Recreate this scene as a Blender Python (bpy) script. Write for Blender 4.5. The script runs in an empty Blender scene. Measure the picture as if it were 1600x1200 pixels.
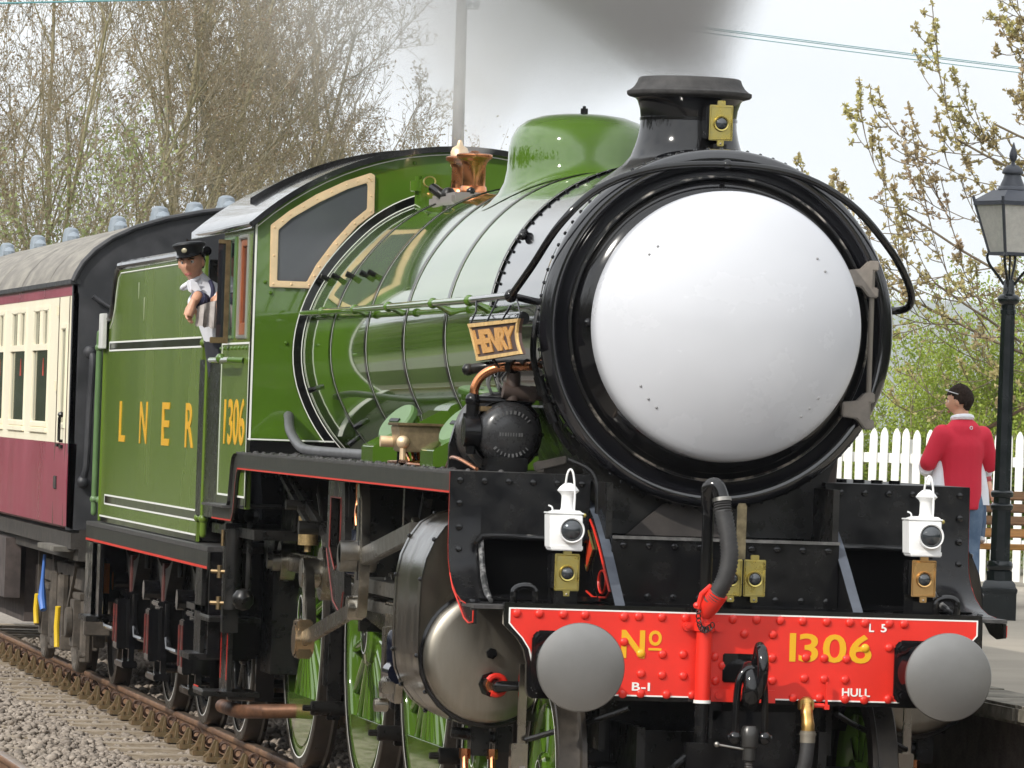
import bpy, bmesh, math, random
import numpy as np
from mathutils import Vector, Matrix

S = bpy.context.scene
PI = math.pi
R = math.radians
V = Vector
rnd = random.Random(7)

# ------------------------------------------------------------------ camera, sky, sun, exposure
cam_d = bpy.data.cameras.new("camera")
cam = bpy.data.objects.new("camera", cam_d)
S.collection.objects.link(cam)
S.camera = cam
cam_d.sensor_width = 36.0
cam_d.lens = 225.67
cam_d.clip_start = 0.5
cam_d.clip_end = 14000
yaw, pitch, roll = R(9.516), R(0.292), R(1.934)
fw = V((math.sin(yaw) * math.cos(pitch), math.cos(yaw) * math.cos(pitch), math.sin(pitch)))
rt = V((math.cos(yaw), -math.sin(yaw), 0))
up = rt.cross(fw)
rt, up = math.cos(roll) * rt + math.sin(roll) * up, -math.sin(roll) * rt + math.cos(roll) * up
M = Matrix((rt, up, -fw)).transposed().to_4x4()
M.translation = V((-6.1207, -29.6551, 2.1999))
cam.matrix_world = M

SUN = V((-0.66, -0.48, 0.58)).normalized()
SUN_EL = math.asin(SUN.z)
world = bpy.data.worlds.new("World")
S.world = world
world.use_nodes = True
wn, wl = world.node_tree.nodes, world.node_tree.links
wn.clear()
wo = wn.new("ShaderNodeOutputWorld")
wb = wn.new("ShaderNodeBackground")
wb.inputs["Strength"].default_value = 0.1
sky = wn.new("ShaderNodeTexSky")
sky.sky_type = "NISHITA"
sky.sun_disc = False
sky.sun_elevation = SUN_EL
sky.sun_rotation = math.atan2(SUN.x, SUN.y)
tc = wn.new("ShaderNodeTexCoord")
mp = wn.new("ShaderNodeMapping")
mp.inputs["Scale"].default_value = (1.0, 1.0, 2.6)
mp.inputs["Location"].default_value = (0.35, 0.2, 0.1)
n1 = wn.new("ShaderNodeTexNoise")
n1.inputs["Scale"].default_value = 3.2
n1.inputs["Detail"].default_value = 7
n1.inputs["Roughness"].default_value = 0.55
r1 = wn.new("ShaderNodeValToRGB")
r1.color_ramp.elements[0].position = 0.24
r1.color_ramp.elements[0].color = (0.62, 0.62, 0.62, 1)
r1.color_ramp.elements[1].position = 0.48
r1.color_ramp.elements[1].color = (1, 1, 1, 1)
n2 = wn.new("ShaderNodeTexNoise")
n2.inputs["Scale"].default_value = 9.0
n2.inputs["Detail"].default_value = 6
r2 = wn.new("ShaderNodeValToRGB")
r2.color_ramp.elements[0].position = 0.3
r2.color_ramp.elements[0].color = (9.0, 9.4, 9.85, 1)
r2.color_ramp.elements[1].position = 0.65
r2.color_ramp.elements[1].color = (10.4, 10.6, 10.8, 1)
mx = wn.new("ShaderNodeMix")
mx.data_type = "RGBA"
wl.new(tc.outputs["Generated"], mp.inputs["Vector"])
wl.new(mp.outputs[0], n1.inputs["Vector"])
wl.new(mp.outputs[0], n2.inputs["Vector"])
wl.new(n1.outputs["Fac"], r1.inputs[0])
wl.new(n2.outputs["Fac"], r2.inputs[0])
wl.new(r1.outputs[0], mx.inputs["Factor"])
wl.new(sky.outputs[0], mx.inputs["A"])
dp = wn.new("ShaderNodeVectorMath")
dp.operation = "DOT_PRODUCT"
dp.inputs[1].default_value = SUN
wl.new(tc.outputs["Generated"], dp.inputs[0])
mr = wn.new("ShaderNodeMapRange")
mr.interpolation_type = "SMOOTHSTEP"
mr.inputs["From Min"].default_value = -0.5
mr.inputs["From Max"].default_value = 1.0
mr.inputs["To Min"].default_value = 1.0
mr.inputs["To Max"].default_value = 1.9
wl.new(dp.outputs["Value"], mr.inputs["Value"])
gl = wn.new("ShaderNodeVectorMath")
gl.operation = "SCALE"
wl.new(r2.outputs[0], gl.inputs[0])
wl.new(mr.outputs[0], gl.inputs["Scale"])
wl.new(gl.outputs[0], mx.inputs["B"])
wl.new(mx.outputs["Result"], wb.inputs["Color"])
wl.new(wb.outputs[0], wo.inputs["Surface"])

sd = bpy.data.lights.new("sun", "SUN")
sd.energy = 3.3
sd.angle = R(0.53)
sd.color = (1.0, 0.955, 0.88)
so = bpy.data.objects.new("sun", sd)
S.collection.objects.link(so)
so.rotation_euler = SUN.to_track_quat("Z", "Y").to_euler()
so.location = (-20, -20, 30)

S.view_settings.view_transform = "Standard"
S.view_settings.look = "None"
S.view_settings.exposure = 0.0
S.view_settings.gamma = 1.0
S.view_settings.use_curve_mapping = False
S.render.engine = "CYCLES"
S.cycles.use_denoising = True
S.cycles.max_bounces = 8
S.cycles.volume_bounces = 1
S.cycles.transparent_max_bounces = 12
S.cycles.volume_step_rate = 1.5


# ------------------------------------------------------------------ materials
def mat(name, col, rough=0.5, metal=0.0, var=0.0, scale=6.0, bump=0.0, bscale=60.0, spec=0.5,
        col2=None, lo=0.4, hi=0.65, stretch=(1, 1, 1), rvar=0.0, detail=6, trans=0.0, sss=0.0, coat=0.0):
    m = bpy.data.materials.new(name)
    m.use_nodes = True
    nt = m.node_tree
    b = nt.nodes["Principled BSDF"]
    b.inputs["Base Color"].default_value = (*col, 1)
    b.inputs["Roughness"].default_value = rough
    b.inputs["Metallic"].default_value = metal
    b.inputs["Specular IOR Level"].default_value = spec
    b.inputs["Coat Weight"].default_value = coat
    if trans:
        b.inputs["Transmission Weight"].default_value = trans
    if sss:
        b.inputs["Subsurface Weight"].default_value = sss
        b.inputs["Subsurface Radius"].default_value = (0.01, 0.004, 0.002)
    if var or col2 or bump or rvar:
        t = nt.nodes.new("ShaderNodeTexCoord")
        mp = nt.nodes.new("ShaderNodeMapping")
        mp.inputs["Scale"].default_value = stretch
        nt.links.new(t.outputs["Object"], mp.inputs["Vector"])
        if var or col2 or rvar:
            n = nt.nodes.new("ShaderNodeTexNoise")
            n.inputs["Scale"].default_value = scale
            n.inputs["Detail"].default_value = detail
            n.inputs["Roughness"].default_value = 0.62
            nt.links.new(mp.outputs[0], n.inputs["Vector"])
            if var or col2:
                r = nt.nodes.new("ShaderNodeValToRGB")
                c2 = col2 if col2 else tuple(min(1, c * (1 + var)) for c in col)
                c1 = col if col2 else tuple(c * (1 - var) for c in col)
                r.color_ramp.elements[0].position = lo
                r.color_ramp.elements[0].color = (*c1, 1)
                r.color_ramp.elements[1].position = hi
                r.color_ramp.elements[1].color = (*c2, 1)
                nt.links.new(n.outputs["Fac"], r.inputs[0])
                nt.links.new(r.outputs[0], b.inputs["Base Color"])
            if rvar:
                mr = nt.nodes.new("ShaderNodeMapRange")
                mr.inputs["From Min"].default_value = 0.35
                mr.inputs["From Max"].default_value = 0.7
                mr.inputs["To Min"].default_value = max(0.02, rough - rvar * 0.5)
                mr.inputs["To Max"].default_value = rough + rvar
                nt.links.new(n.outputs["Fac"], mr.inputs["Value"])
                nt.links.new(mr.outputs[0], b.inputs["Roughness"])
        if bump:
            n = nt.nodes.new("ShaderNodeTexNoise")
            n.inputs["Scale"].default_value = bscale
            n.inputs["Detail"].default_value = 5
            nt.links.new(mp.outputs[0], n.inputs["Vector"])
            bp = nt.nodes.new("ShaderNodeBump")
            bp.inputs["Strength"].default_value = bump
            bp.inputs["Distance"].default_value = 0.01
            nt.links.new(n.outputs["Fac"], bp.inputs["Height"])
            nt.links.new(bp.outputs[0], b.inputs["Normal"])
    return m


GREEN = mat("apple_green_paint", (0.070, 0.142, 0.014), 0.045, var=0.10, scale=1.2, spec=0.6, rvar=0.02, coat=0.6, bump=0.02, bscale=2.0)
GREEN_T = mat("tender_green_paint", (0.094, 0.155, 0.017), 0.22, col2=(0.115, 0.168, 0.032), scale=1.1, stretch=(1, 1, 0.35), lo=0.35, hi=0.75, rvar=0.08, spec=0.28, detail=2, bump=0.02, bscale=1.5)
GREEN_L = mat("pale_green_paint", (0.105, 0.185, 0.07), 0.35, var=0.1)
BLACK = mat("gloss_black_paint", (0.004, 0.004, 0.005), 0.09, spec=0.5, rvar=0.07, scale=4, col2=(0.009, 0.0085, 0.008))
SMOKE = mat("smokebox_black_paint", (0.008, 0.008, 0.010), 0.10, spec=0.65, rvar=0.04, scale=3, coat=0.6)
BLACKM = mat("matt_black_paint", (0.004, 0.004, 0.005), 0.2, rvar=0.14, scale=8, col2=(0.009, 0.0085, 0.008), spec=0.3)
SOOT = mat("sooty_iron", (0.035, 0.033, 0.032), 0.75, var=0.3, scale=14, bump=0.3)
FRAME = mat("oily_black_frame", (0.005, 0.005, 0.0048), 0.3, rvar=0.2, scale=9, col2=(0.012, 0.0105, 0.009), spec=0.4)
DIRTY = mat("dusty_running_gear", (0.038, 0.032, 0.026), 0.7, var=0.35, scale=9, bump=0.3)
PLATE = mat("worn_running_plate", (0.035, 0.033, 0.032), 0.5, col2=(0.085, 0.08, 0.075), scale=26, lo=0.45, hi=0.72)
VALANCE = mat("dirty_valance", (0.010, 0.011, 0.009), 0.4, col2=(0.038, 0.036, 0.027), scale=7, stretch=(1, 2.5, 1), lo=0.4, hi=0.7)
RED = mat("buffer_beam_red", (0.70, 0.026, 0.014), 0.38, var=0.07, scale=3)
REDL = mat("lining_red", (0.62, 0.03, 0.015), 0.4)
WHITEL = mat("lining_white", (0.78, 0.78, 0.74), 0.4)
YEL = mat("lettering_yellow", (0.72, 0.38, 0.012), 0.35)
WHITE = mat("white_enamel", (0.82, 0.82, 0.81), 0.3, var=0.03, scale=9)
DISC = mat("white_disc_paint", (0.54, 0.55, 0.58), 0.24, var=0.02, scale=2, rvar=0.08)
STEEL = mat("bright_steel", (0.36, 0.35, 0.33), 0.33, metal=1.0, rvar=0.15, scale=7, col2=(0.24, 0.22, 0.19))
STEELO = mat("oily_steel_rod", (0.47, 0.44, 0.385), 0.2, metal=1.0, rvar=0.15, scale=5, col2=(0.27, 0.24, 0.19))
BUFST = mat("buffer_steel", (0.27, 0.265, 0.255), 0.42, metal=0.85, rvar=0.08, scale=3.5, col2=(0.22, 0.215, 0.205), lo=0.3, hi=0.8)
CYLST = mat("cylinder_cover_steel", (0.36, 0.33, 0.28), 0.36, metal=1.0, rvar=0.16, scale=5, col2=(0.26, 0.235, 0.19), stretch=(2.2, 1, 0.5), lo=0.35, hi=0.75)
CLAD = mat("polished_dark_cladding", (0.016, 0.014, 0.011), 0.17, rvar=0.12, scale=5, col2=(0.034, 0.028, 0.02), stretch=(1, 1, 0.4))
TYRE = mat("worn_tyre_steel", (0.028, 0.024, 0.02), 0.36, metal=0.3, rvar=0.2, scale=8, col2=(0.055, 0.045, 0.035))
BRASS = mat("lamp_brass", (0.52, 0.42, 0.12), 0.3, metal=0.9, rvar=0.12, scale=20, col2=(0.42, 0.36, 0.14))
BRASSD = mat("brown_brass", (0.22, 0.155, 0.08), 0.45, metal=0.8, var=0.2, scale=25)
GOLD = mat("window_surround_brass", (0.88, 0.66, 0.42), 0.38, metal=0.55, var=0.05, scale=14, rvar=0.1)
COPPER = mat("copper", (0.72, 0.30, 0.14), 0.22, metal=1.0, rvar=0.12, scale=12, col2=(0.60, 0.24, 0.11))
FGLASS = mat("grey_window_glass", (0.075, 0.08, 0.092), 0.08, spec=0.6, var=0.06, scale=1.5)
DGLASS = mat("dark_window_glass", (0.016, 0.019, 0.024), 0.06, spec=0.9)
LENS = mat("lamp_lens", (0.03, 0.035, 0.04), 0.04, spec=0.9)
RUBBER = mat("rubber_hose", (0.028, 0.027, 0.027), 0.6, var=0.2, scale=30)
TIMBER = mat("varnished_timber", (0.30, 0.085, 0.028), 0.35, var=0.2, scale=10, stretch=(8, 8, 1))
CREAM = mat("coach_cream", (0.86, 0.80, 0.62), 0.45, col2=(0.80, 0.72, 0.54), scale=1.5, stretch=(1, 1, 0.5), lo=0.45, hi=0.8, spec=0.3)
MAROON = mat("coach_crimson", (0.27, 0.038, 0.07), 0.34, col2=(0.30, 0.065, 0.09), scale=0.8, stretch=(1, 1, 0.4), lo=0.35, hi=0.7, rvar=0.15, detail=2)
ROOF = mat("coach_roof_grey", (0.17, 0.155, 0.135), 0.75, col2=(0.27, 0.25, 0.21), scale=3.5, stretch=(3, 0.6, 1), bump=0.3, bscale=30)
VENT = mat("vent_grey", (0.22, 0.255, 0.29), 0.6, var=0.12, scale=8)
CEND = mat("coach_end_black", (0.022, 0.023, 0.026), 0.5, rvar=0.2, scale=4, col2=(0.045, 0.045, 0.05))
CGLASS = mat("coach_window_glass", (0.02, 0.03, 0.018), 0.07, spec=0.22, col2=(0.04, 0.055, 0.03), scale=2.5)
BLUE = mat("blue_hose_paint", (0.06, 0.17, 0.52), 0.5)
YELM = mat("yellow_paint", (0.75, 0.50, 0.02), 0.5)
ORANGE = mat("orange_paint", (0.75, 0.22, 0.02), 0.5)
WOODP = mat("painted_wood_board", (0.52, 0.27, 0.075), 0.6, col2=(0.42, 0.205, 0.05), scale=7, stretch=(3, 3, 20))
BROWN = mat("dark_brown_paint", (0.055, 0.028, 0.022), 0.6)
DULLRED = mat("dirty_red_lining", (0.19, 0.024, 0.017), 0.5, col2=(0.07, 0.022, 0.018), scale=12)
TAN = mat("tan_moulding", (0.55, 0.36, 0.14), 0.55, var=0.15, scale=20)


# ------------------------------------------------------------------ mesh builder
class MB:
    def __init__(s):
        s.v, s.f, s.m = [], [], []

    def add(s, vs, fs, mi=0):
        o = len(s.v)
        s.v += [tuple(p) for p in vs]
        s.f += [tuple(i + o for i in f) for f in fs]
        s.m += [mi] * len(fs)
        return s

    def box(s, a, b, mi=0):
        x0, y0, z0 = a
        x1, y1, z1 = b
        vs = [(x0, y0, z0), (x1, y0, z0), (x1, y1, z0), (x0, y1, z0), (x0, y0, z1), (x1, y0, z1), (x1, y1, z1), (x0, y1, z1)]
        return s.add(vs, [(3, 2, 1, 0), (4, 5, 6, 7), (0, 1, 5, 4), (1, 2, 6, 5), (2, 3, 7, 6), (3, 0, 4, 7)], mi)

    def obox(s, c, ax, ay, az, mi=0):
        """box with centre c and half-axis vectors"""
        c, ax, ay, az = V(c), V(ax), V(ay), V(az)
        vs = [c + i * ax + j * ay + k * az for k in (-1, 1) for i, j in ((-1, -1), (1, -1), (1, 1), (-1, 1))]
        return s.add(vs, [(3, 2, 1, 0), (4, 5, 6, 7), (0, 1, 5, 4), (1, 2, 6, 5), (2, 3, 7, 6), (3, 0, 4, 7)], mi)

    def bar(s, p, q, w, h, mi=0, side=(1, 0, 0)):
        """rectangular bar p->q, w along side, h across"""
        p, q = V(p), V(q)
        d = (q - p)
        sd = V(side)
        hh = d.cross(sd).normalized()
        sd = hh.cross(d).normalized()
        return s.obox((p + q) / 2, sd * w / 2, hh * h / 2, d / 2, mi)

    def lathe(s, prof, o=(0, 0, 0), axis="z", n=40, mi=0, a0=0.0, a1=2 * PI, sx=1.0, cap=False):
        full = abs(a1 - a0 - 2 * PI) < 1e-6
        k = n if full else n + 1
        vs, fs = [], []
        for r, h in prof:
            for i in range(k):
                a = a0 + (a1 - a0) * i / n
                c, t = r * math.cos(a) * sx, r * math.sin(a)
                p = (c, t, h) if axis == "z" else ((c, h, t) if axis == "y" else (h, c, t))
                vs.append((o[0] + p[0], o[1] + p[1], o[2] + p[2]))
        for j in range(len(prof) - 1):
            for i in range(n):
                i2 = (i + 1) % k
                a, b, c, d = j * k + i, j * k + i2, (j + 1) * k + i2, (j + 1) * k + i
                fs.append((a, b, c, d) if axis != "y" else (d, c, b, a))
        if cap:
            fs.append(tuple(range(k)))
            fs.append(tuple((len(prof) - 1) * k + i for i in range(k)))
        return s.add(vs, fs, mi)

    def cyl(s, p, q, r, n=14, mi=0, r2=None):
        return s.tube([p, q], [r, r if r2 is None else r2], n, mi)

    def tube(s, path, r, n=10, mi=0, caps=True, closed=False):
        path = [V(p) for p in path]
        rs = r if isinstance(r, (list, tuple)) else [r] * len(path)
        N = len(path)
        vs, fs = [], []
        t0 = (path[1] - path[0]).normalized()
        u = t0.orthogonal().normalized()
        for i, p in enumerate(path):
            if closed:
                t = (path[(i + 1) % N] - path[i - 1]).normalized()
            else:
                t = (path[min(i + 1, N - 1)] - path[max(i - 1, 0)]).normalized()
            u = (u - t * u.dot(t)).normalized()
            w = t.cross(u)
            for k in range(n):
                a = 2 * PI * k / n
                vs.append(p + rs[i] * (math.cos(a) * u + math.sin(a) * w))
        for i in range(N if closed else N - 1):
            for k in range(n):
                a, b = i * n + k, i * n + (k + 1) % n
                c, d = ((i + 1) % N) * n + (k + 1) % n, ((i + 1) % N) * n + k
                fs.append((a, b, c, d))
        if caps and not closed:
            fs.append(tuple(range(n - 1, -1, -1)))
            fs.append(tuple((N - 1) * n + k for k in range(n)))
        return s.add(vs, fs, mi)

    def prism(s, poly, axis, a, b, mi=0):
        def P(p, h):
            return {"x": (h, p[0], p[1]), "y": (p[0], h, p[1]), "z": (p[0], p[1], h)}[axis]
        n = len(poly)
        vs = [P(p, a) for p in poly] + [P(p, b) for p in poly]
        fs = [tuple(range(n - 1, -1, -1)), tuple(range(n, 2 * n))]
        fs += [(i, (i + 1) % n, n + (i + 1) % n, n + i) for i in range(n)]
        return s.add(vs, fs, mi)

    def grid(s, rows, mi=0, closed=False, thick=None):
        n = len(rows[0])
        vs = [p for r in rows for p in r]
        fs = []
        for j in range(len(rows) - 1):
            for i in range(n if closed else n - 1):
                i2 = (i + 1) % n
                fs.append((j * n + i, j * n + i2, (j + 1) * n + i2, (j + 1) * n + i))
        return s.add(vs, fs, mi)

    def frame(s, outer, inner, axis, a, b, mi=0):
        """ring between two outlines with the same number of points, extruded along axis"""
        def P(p, h):
            return {"x": (h, p[0], p[1]), "y": (p[0], h, p[1]), "z": (p[0], p[1], h)}[axis]
        n = len(outer)
        vs = [P(p, a) for p in outer] + [P(p, a) for p in inner] + [P(p, b) for p in outer] + [P(p, b) for p in inner]
        fs = []
        for i in range(n):
            j = (i + 1) % n
            fs += [(i, j, n + j, n + i), (2 * n + j, 2 * n + i, 3 * n + i, 3 * n + j), (i, 2 * n + i, 2 * n + j, j), (n + j, 3 * n + j, 3 * n + i, n + i)]
        return s.add(vs, fs, mi)

    def ball(s, c, r, n=10, mi=0, sc=(1, 1, 1), half=None):
        vs, fs = [], []
        m = max(4, n // 2)
        for j in range(m + 1):
            a = PI * j / m
            for i in range(n):
                b = 2 * PI * i / n
                vs.append((c[0] + r * sc[0] * math.sin(a) * math.cos(b), c[1] + r * sc[1] * math.sin(a) * math.sin(b), c[2] + r * sc[2] * math.cos(a)))
        for j in range(m):
            for i in range(n):
                i2 = (i + 1) % n
                fs.append((j * n + i, (j + 1) * n + i, (j + 1) * n + i2, j * n + i2))
        return s.add(vs, fs, mi)

    def mirror(s):
        o = MB()
        o.add([(-x, y, z) for x, y, z in s.v], [tuple(reversed(f)) for f in s.f])
        o.m = list(s.m)
        return o

    def mesh(s, name, mats, bev=0.0, ang=35, smooth=True, fix=True):
        me = bpy.data.meshes.new(name)
        me.from_pydata(s.v, [], s.f)
        me.polygons.foreach_set("material_index", s.m)
        if fix or bev:
            bm = bmesh.new()
            bm.from_mesh(me)
            if fix:
                bmesh.ops.remove_doubles(bm, verts=bm.verts, dist=1e-5)
                bmesh.ops.recalc_face_normals(bm, faces=bm.faces)
            if bev:
                es = [e for e in bm.edges if len(e.link_faces) == 2 and e.calc_face_angle(0) > R(40)]
                bmesh.ops.bevel(bm, geom=es, offset=bev, segments=2, affect="EDGES", clamp_overlap=True)
            bm.to_mesh(me)
            bm.free()
        for m in mats if isinstance(mats, (list, tuple)) else [mats]:
            me.materials.append(m)
        if smooth:
            me.polygons.foreach_set("use_smooth", [True] * len(me.polygons))
            me.set_sharp_from_angle(angle=R(ang))
        me.update()
        return me


ROOTLOC = {}


def link(o):
    S.collection.objects.link(o)
    return o


def thing(name, label, cat, loc=(0, 0, 0), group=None):
    o = link(bpy.data.objects.new(name, None))
    o.location = loc
    o.empty_display_size = 0.2
    o["label"] = label
    o["category"] = cat
    if group:
        o["group"] = group
    ROOTLOC[o] = V(loc)
    return o


def attach(o, parent):
    o.parent = parent
    if parent in ROOTLOC:
        o.matrix_parent_inverse = Matrix.Translation(-ROOTLOC[parent])


def part(name, mb, mats, parent, loc=None, label=None, bev=0.0, ang=35, smooth=True, rot=None, kind=None, fix=True):
    me = mb if isinstance(mb, bpy.types.Mesh) else mb.mesh(name, mats, bev, ang, smooth, fix)
    o = link(bpy.data.objects.new(name, me))
    if loc is not None:
        o.location = loc
    if rot is not None:
        o.rotation_euler = rot
    if parent is not None:
        attach(o, parent)
    if label:
        o["label"] = label
    if kind:
        o["kind"] = kind
    return o


def tag(o, label=None, cat=None, group=None, kind=None):
    for k, v in (("label", label), ("category", cat), ("group", group), ("kind", kind)):
        if v:
            o[k] = v
    return o


def kids(o):
    return [c for c in list(S.objects) if c.parent == o]


def copy_tree(o, parent=None, ch=None):
    if ch is None:
        ch = {}
        for c in S.objects:
            if c.parent:
                ch.setdefault(c.parent, []).append(c)
    c = link(o.copy())
    if parent is not None:
        c.parent = parent
    for k in ch.get(o, []):
        copy_tree(k, c, ch)
    return c


def text_mesh(name, body, w, h, place, depth=0.003, bold=0.0, spacing=1.0):
    """flat lettering scaled to w x h; place maps (x, y, d) to 3-D"""
    cu = bpy.data.curves.new(name, "FONT")
    cu.body = body
    cu.offset = bold
    cu.space_character = spacing
    cu.resolution_u = 4
    cu.extrude = 0.5
    to = bpy.data.objects.new(name, cu)
    me = bpy.data.meshes.new_from_object(to)
    co = np.array([v.co[:] for v in me.vertices])
    lo, hi = co.min(0), co.max(0)
    for v in me.vertices:
        x = (v.co.x - lo[0]) / (hi[0] - lo[0]) * w
        y = (v.co.y - lo[1]) / (hi[1] - lo[1]) * h
        d = depth if v.co.z > 0 else 0.0
        v.co = place(x, y, d)
    me.update()
    bm = bmesh.new()
    bm.from_mesh(me)
    bmesh.ops.recalc_face_normals(bm, faces=bm.faces)
    bm.to_mesh(me)
    bm.free()
    bpy.data.objects.remove(to)
    return me


def lettering(name, body, w, h, place, m, parent, depth=0.003, bold=0.0, spacing=1.0):
    me = text_mesh(name, body, w, h, place, depth, bold, spacing)
    me.materials.clear()
    me.materials.append(m)
    return part(name, me, None, parent)


def arc(cx, cy, r, a0, a1, n):
    return [(cx + r * math.cos(R(a0 + (a1 - a0) * i / n)), cy + r * math.sin(R(a0 + (a1 - a0) * i / n))) for i in range(n + 1)]


def smooth_path(pts, k=6):
    """Catmull-Rom through the points"""
    P = [V(p) for p in pts]
    P = [2 * P[0] - P[1]] + P + [2 * P[-1] - P[-2]]
    out = []
    for i in range(1, len(P) - 2):
        for j in range(k):
            t = j / k
            a, b, c, d = P[i - 1], P[i], P[i + 1], P[i + 2]
            out.append(0.5 * (2 * b + (c - a) * t + (2 * a - 5 * b + 4 * c - d) * t * t + (3 * b - a - 3 * c + d) * t ** 3))
    out.append(P[-2])
    return out

# ------------------------------------------------------------------ the setting
GRASS = mat("rough_grass", (0.06, 0.085, 0.025), 0.9, col2=(0.13, 0.12, 0.05), scale=0.8, bump=0.5, bscale=8)
BALL = mat("ballast_bed", (0.17, 0.145, 0.12), 0.95, col2=(0.30, 0.265, 0.225), scale=22, lo=0.35, hi=0.65, bump=0.9, bscale=26)
STONE = mat("ballast_stone", (0.13, 0.105, 0.085), 0.9, col2=(0.38, 0.325, 0.27), scale=14, lo=0.3, hi=0.7, bump=0.4, bscale=60)
RAILM = mat("rusty_rail", (0.13, 0.065, 0.035), 0.6, col2=(0.22, 0.12, 0.06), scale=14, stretch=(1, 0.3, 1), bump=0.2)
RAILT = mat("worn_rail_top", (0.24, 0.20, 0.17), 0.35, metal=0.7, rvar=0.2, scale=6, col2=(0.30, 0.20, 0.13))
CHAIRM = mat("mossy_cast_chair", (0.105, 0.075, 0.032), 0.85, col2=(0.17, 0.105, 0.05), scale=12, bump=0.3)
KEYM = mat("rusty_key", (0.07, 0.035, 0.02), 0.7, var=0.3, scale=30)
SLEEP = mat("weathered_sleeper", (0.24, 0.19, 0.135), 0.9, col2=(0.40, 0.335, 0.255), scale=9, stretch=(0.5, 3, 3), bump=0.4)
TARMAC = mat("platform_asphalt", (0.27, 0.24, 0.195), 0.95, col2=(0.34, 0.30, 0.245), scale=0.7, bump=0.4, bscale=70)
COPE = mat("coping_stone", (0.11, 0.10, 0.075), 0.9, col2=(0.24, 0.215, 0.175), scale=7, bump=0.5, bscale=30)
DWALL = mat("platform_brick_wall", (0.06, 0.045, 0.038), 0.9, col2=(0.11, 0.085, 0.07), scale=9, bump=0.5)


def struct(name, mb, mats, **k):
    o = part(name, mb, mats, None, **k)
    o["kind"] = "structure"
    return o


# ground out to the horizon, gently rolling far away
rows = []
ys = [-300, -60, -20, 20, 60, 110, 170, 300, 500, 800, 2400, 6600]
xs = [-6200, -900, -500, -250, -120, -60, -30, 0, 30, 60, 120, 250, 500, 900, 6200]
for y in ys:
    rows.append([(x, y, -0.42 - (0.0 if abs(x) + abs(y) < 200 else 1.5 * math.sin(x * 0.004) ** 2)) for x in xs])
struct("ground", MB().grid(rows), GRASS)

# ballast shoulder under both tracks
prof = [(-7.6, -0.40), (-5.2, -0.30), (-4.7, -0.225), (-2.2, -0.225), (-1.75, -0.235), (-1.5, -0.24), (-1.38, -0.245), (-0.8, -0.245), (-0.6, -0.215), (1.0, -0.205), (1.44, -0.22)]
b = MB().grid([[(x, y, z) for x, z in prof] for y in (-60, 0, 40, 200)])
struct("ballast_bed", b, BALL)

# loose stones lying on it where the lens can tell them apart
base = bmesh.new()
bmesh.ops.create_icosphere(base, subdivisions=1, radius=1)
iv = np.array([v.co[:] for v in base.verts])
ifc = np.array([[v.index for v in f.verts] for f in base.faces])
base.free()
rng = np.random.default_rng(3)


def bedz(x):
    return np.interp(x, [p[0] for p in prof], [p[1] for p in prof])


def stones(name, n, x0, x1, y0, y1, smin, smax, dens=None, heap=0.03):
    x = rng.uniform(x0, x1, n)
    y = y0 + (y1 - y0) * rng.random(n) ** 1.25
    s = rng.uniform(smin, smax, n) * (1 + 0.7 * (rng.random(n) > 0.93))
    z = bedz(x) + rng.uniform(-0.012, heap, n)
    var = [iv * rng.uniform(0.62, 1.25, (len(iv), 1)) for _ in range(16)]
    vs = np.empty((n, len(iv), 3))
    for i in range(n):
        a, c = rng.uniform(0, 2 * PI), rng.uniform(-1, 1)
        ca, sa = math.cos(a), math.sin(a)
        cb, sb = math.cos(c), math.sin(c)
        rot = np.array([[ca, -sa, 0], [sa, ca, 0], [0, 0, 1]]) @ np.array([[1, 0, 0], [0, cb, -sb], [0, sb, cb]])
        vs[i] = (var[i % 16] * s[i] * np.array([1.15, 0.9, 0.7])) @ rot.T + (x[i], y[i], z[i])
    fs = (ifc[None] + (np.arange(n) * len(iv))[:, None, None]).reshape(-1, 3)
    me = bpy.data.meshes.new(name)
    me.vertices.add(n * len(iv))
    me.vertices.foreach_set("co", vs.reshape(-1))
    me.loops.add(fs.size)
    me.loops.foreach_set("vertex_index", fs.reshape(-1).astype(np.int32))
    me.polygons.add(len(fs))
    me.polygons.foreach_set("loop_start", np.arange(0, fs.size, 3, dtype=np.int32))
    me.update(calc_edges=True)
    me.materials.append(STONE)
    o = link(bpy.data.objects.new(name, me))
    o["kind"] = "stuff"
    return o


stones("ballast_stones", 15000, -2.5, -1.37, 7.0, 36.0, 0.016, 0.033, heap=0.04)
stones("ballast_stones", 9000, -0.66, 0.66, 6.0, 34.0, 0.02, 0.038, heap=0.04)
stones("ballast_stones", 5000, -3.4, -2.58, 5.0, 26.0, 0.018, 0.036, heap=0.03)
stones("ballast_stones", 9500, -1.5, -0.62, 7.0, 36.0, 0.016, 0.030, heap=0.040)


# running rails, chairs, keys and sleepers
def rail_mb(y0, y1):
    half = [(0.0, -0.150), (0.035, -0.150), (0.035, -0.118), (0.012, -0.105), (0.011, -0.055), (0.030, -0.043), (0.035, -0.036), (0.035, -0.010), (0.030, -0.002), (0.022, 0.0)]
    poly = half + [(-x, z) for x, z in reversed(half[1:])]
    m = MB().prism(poly, "y", y0, y1)
    for i, f in enumerate(m.f):
        zs = [m.v[k][2] for k in f]
        if len(f) == 4 and min(zs) > -0.009:
            m.m[i] = 1
    return m


def jaw_mb(side):
    m = MB()
    m.prism([(side * 0.040, -0.045), (side * 0.055, -0.045), (side * 0.15, -0.15), (side * 0.15, -0.175), (side * 0.036, -0.175)], "y", -0.045, 0.045)
    return m


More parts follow.
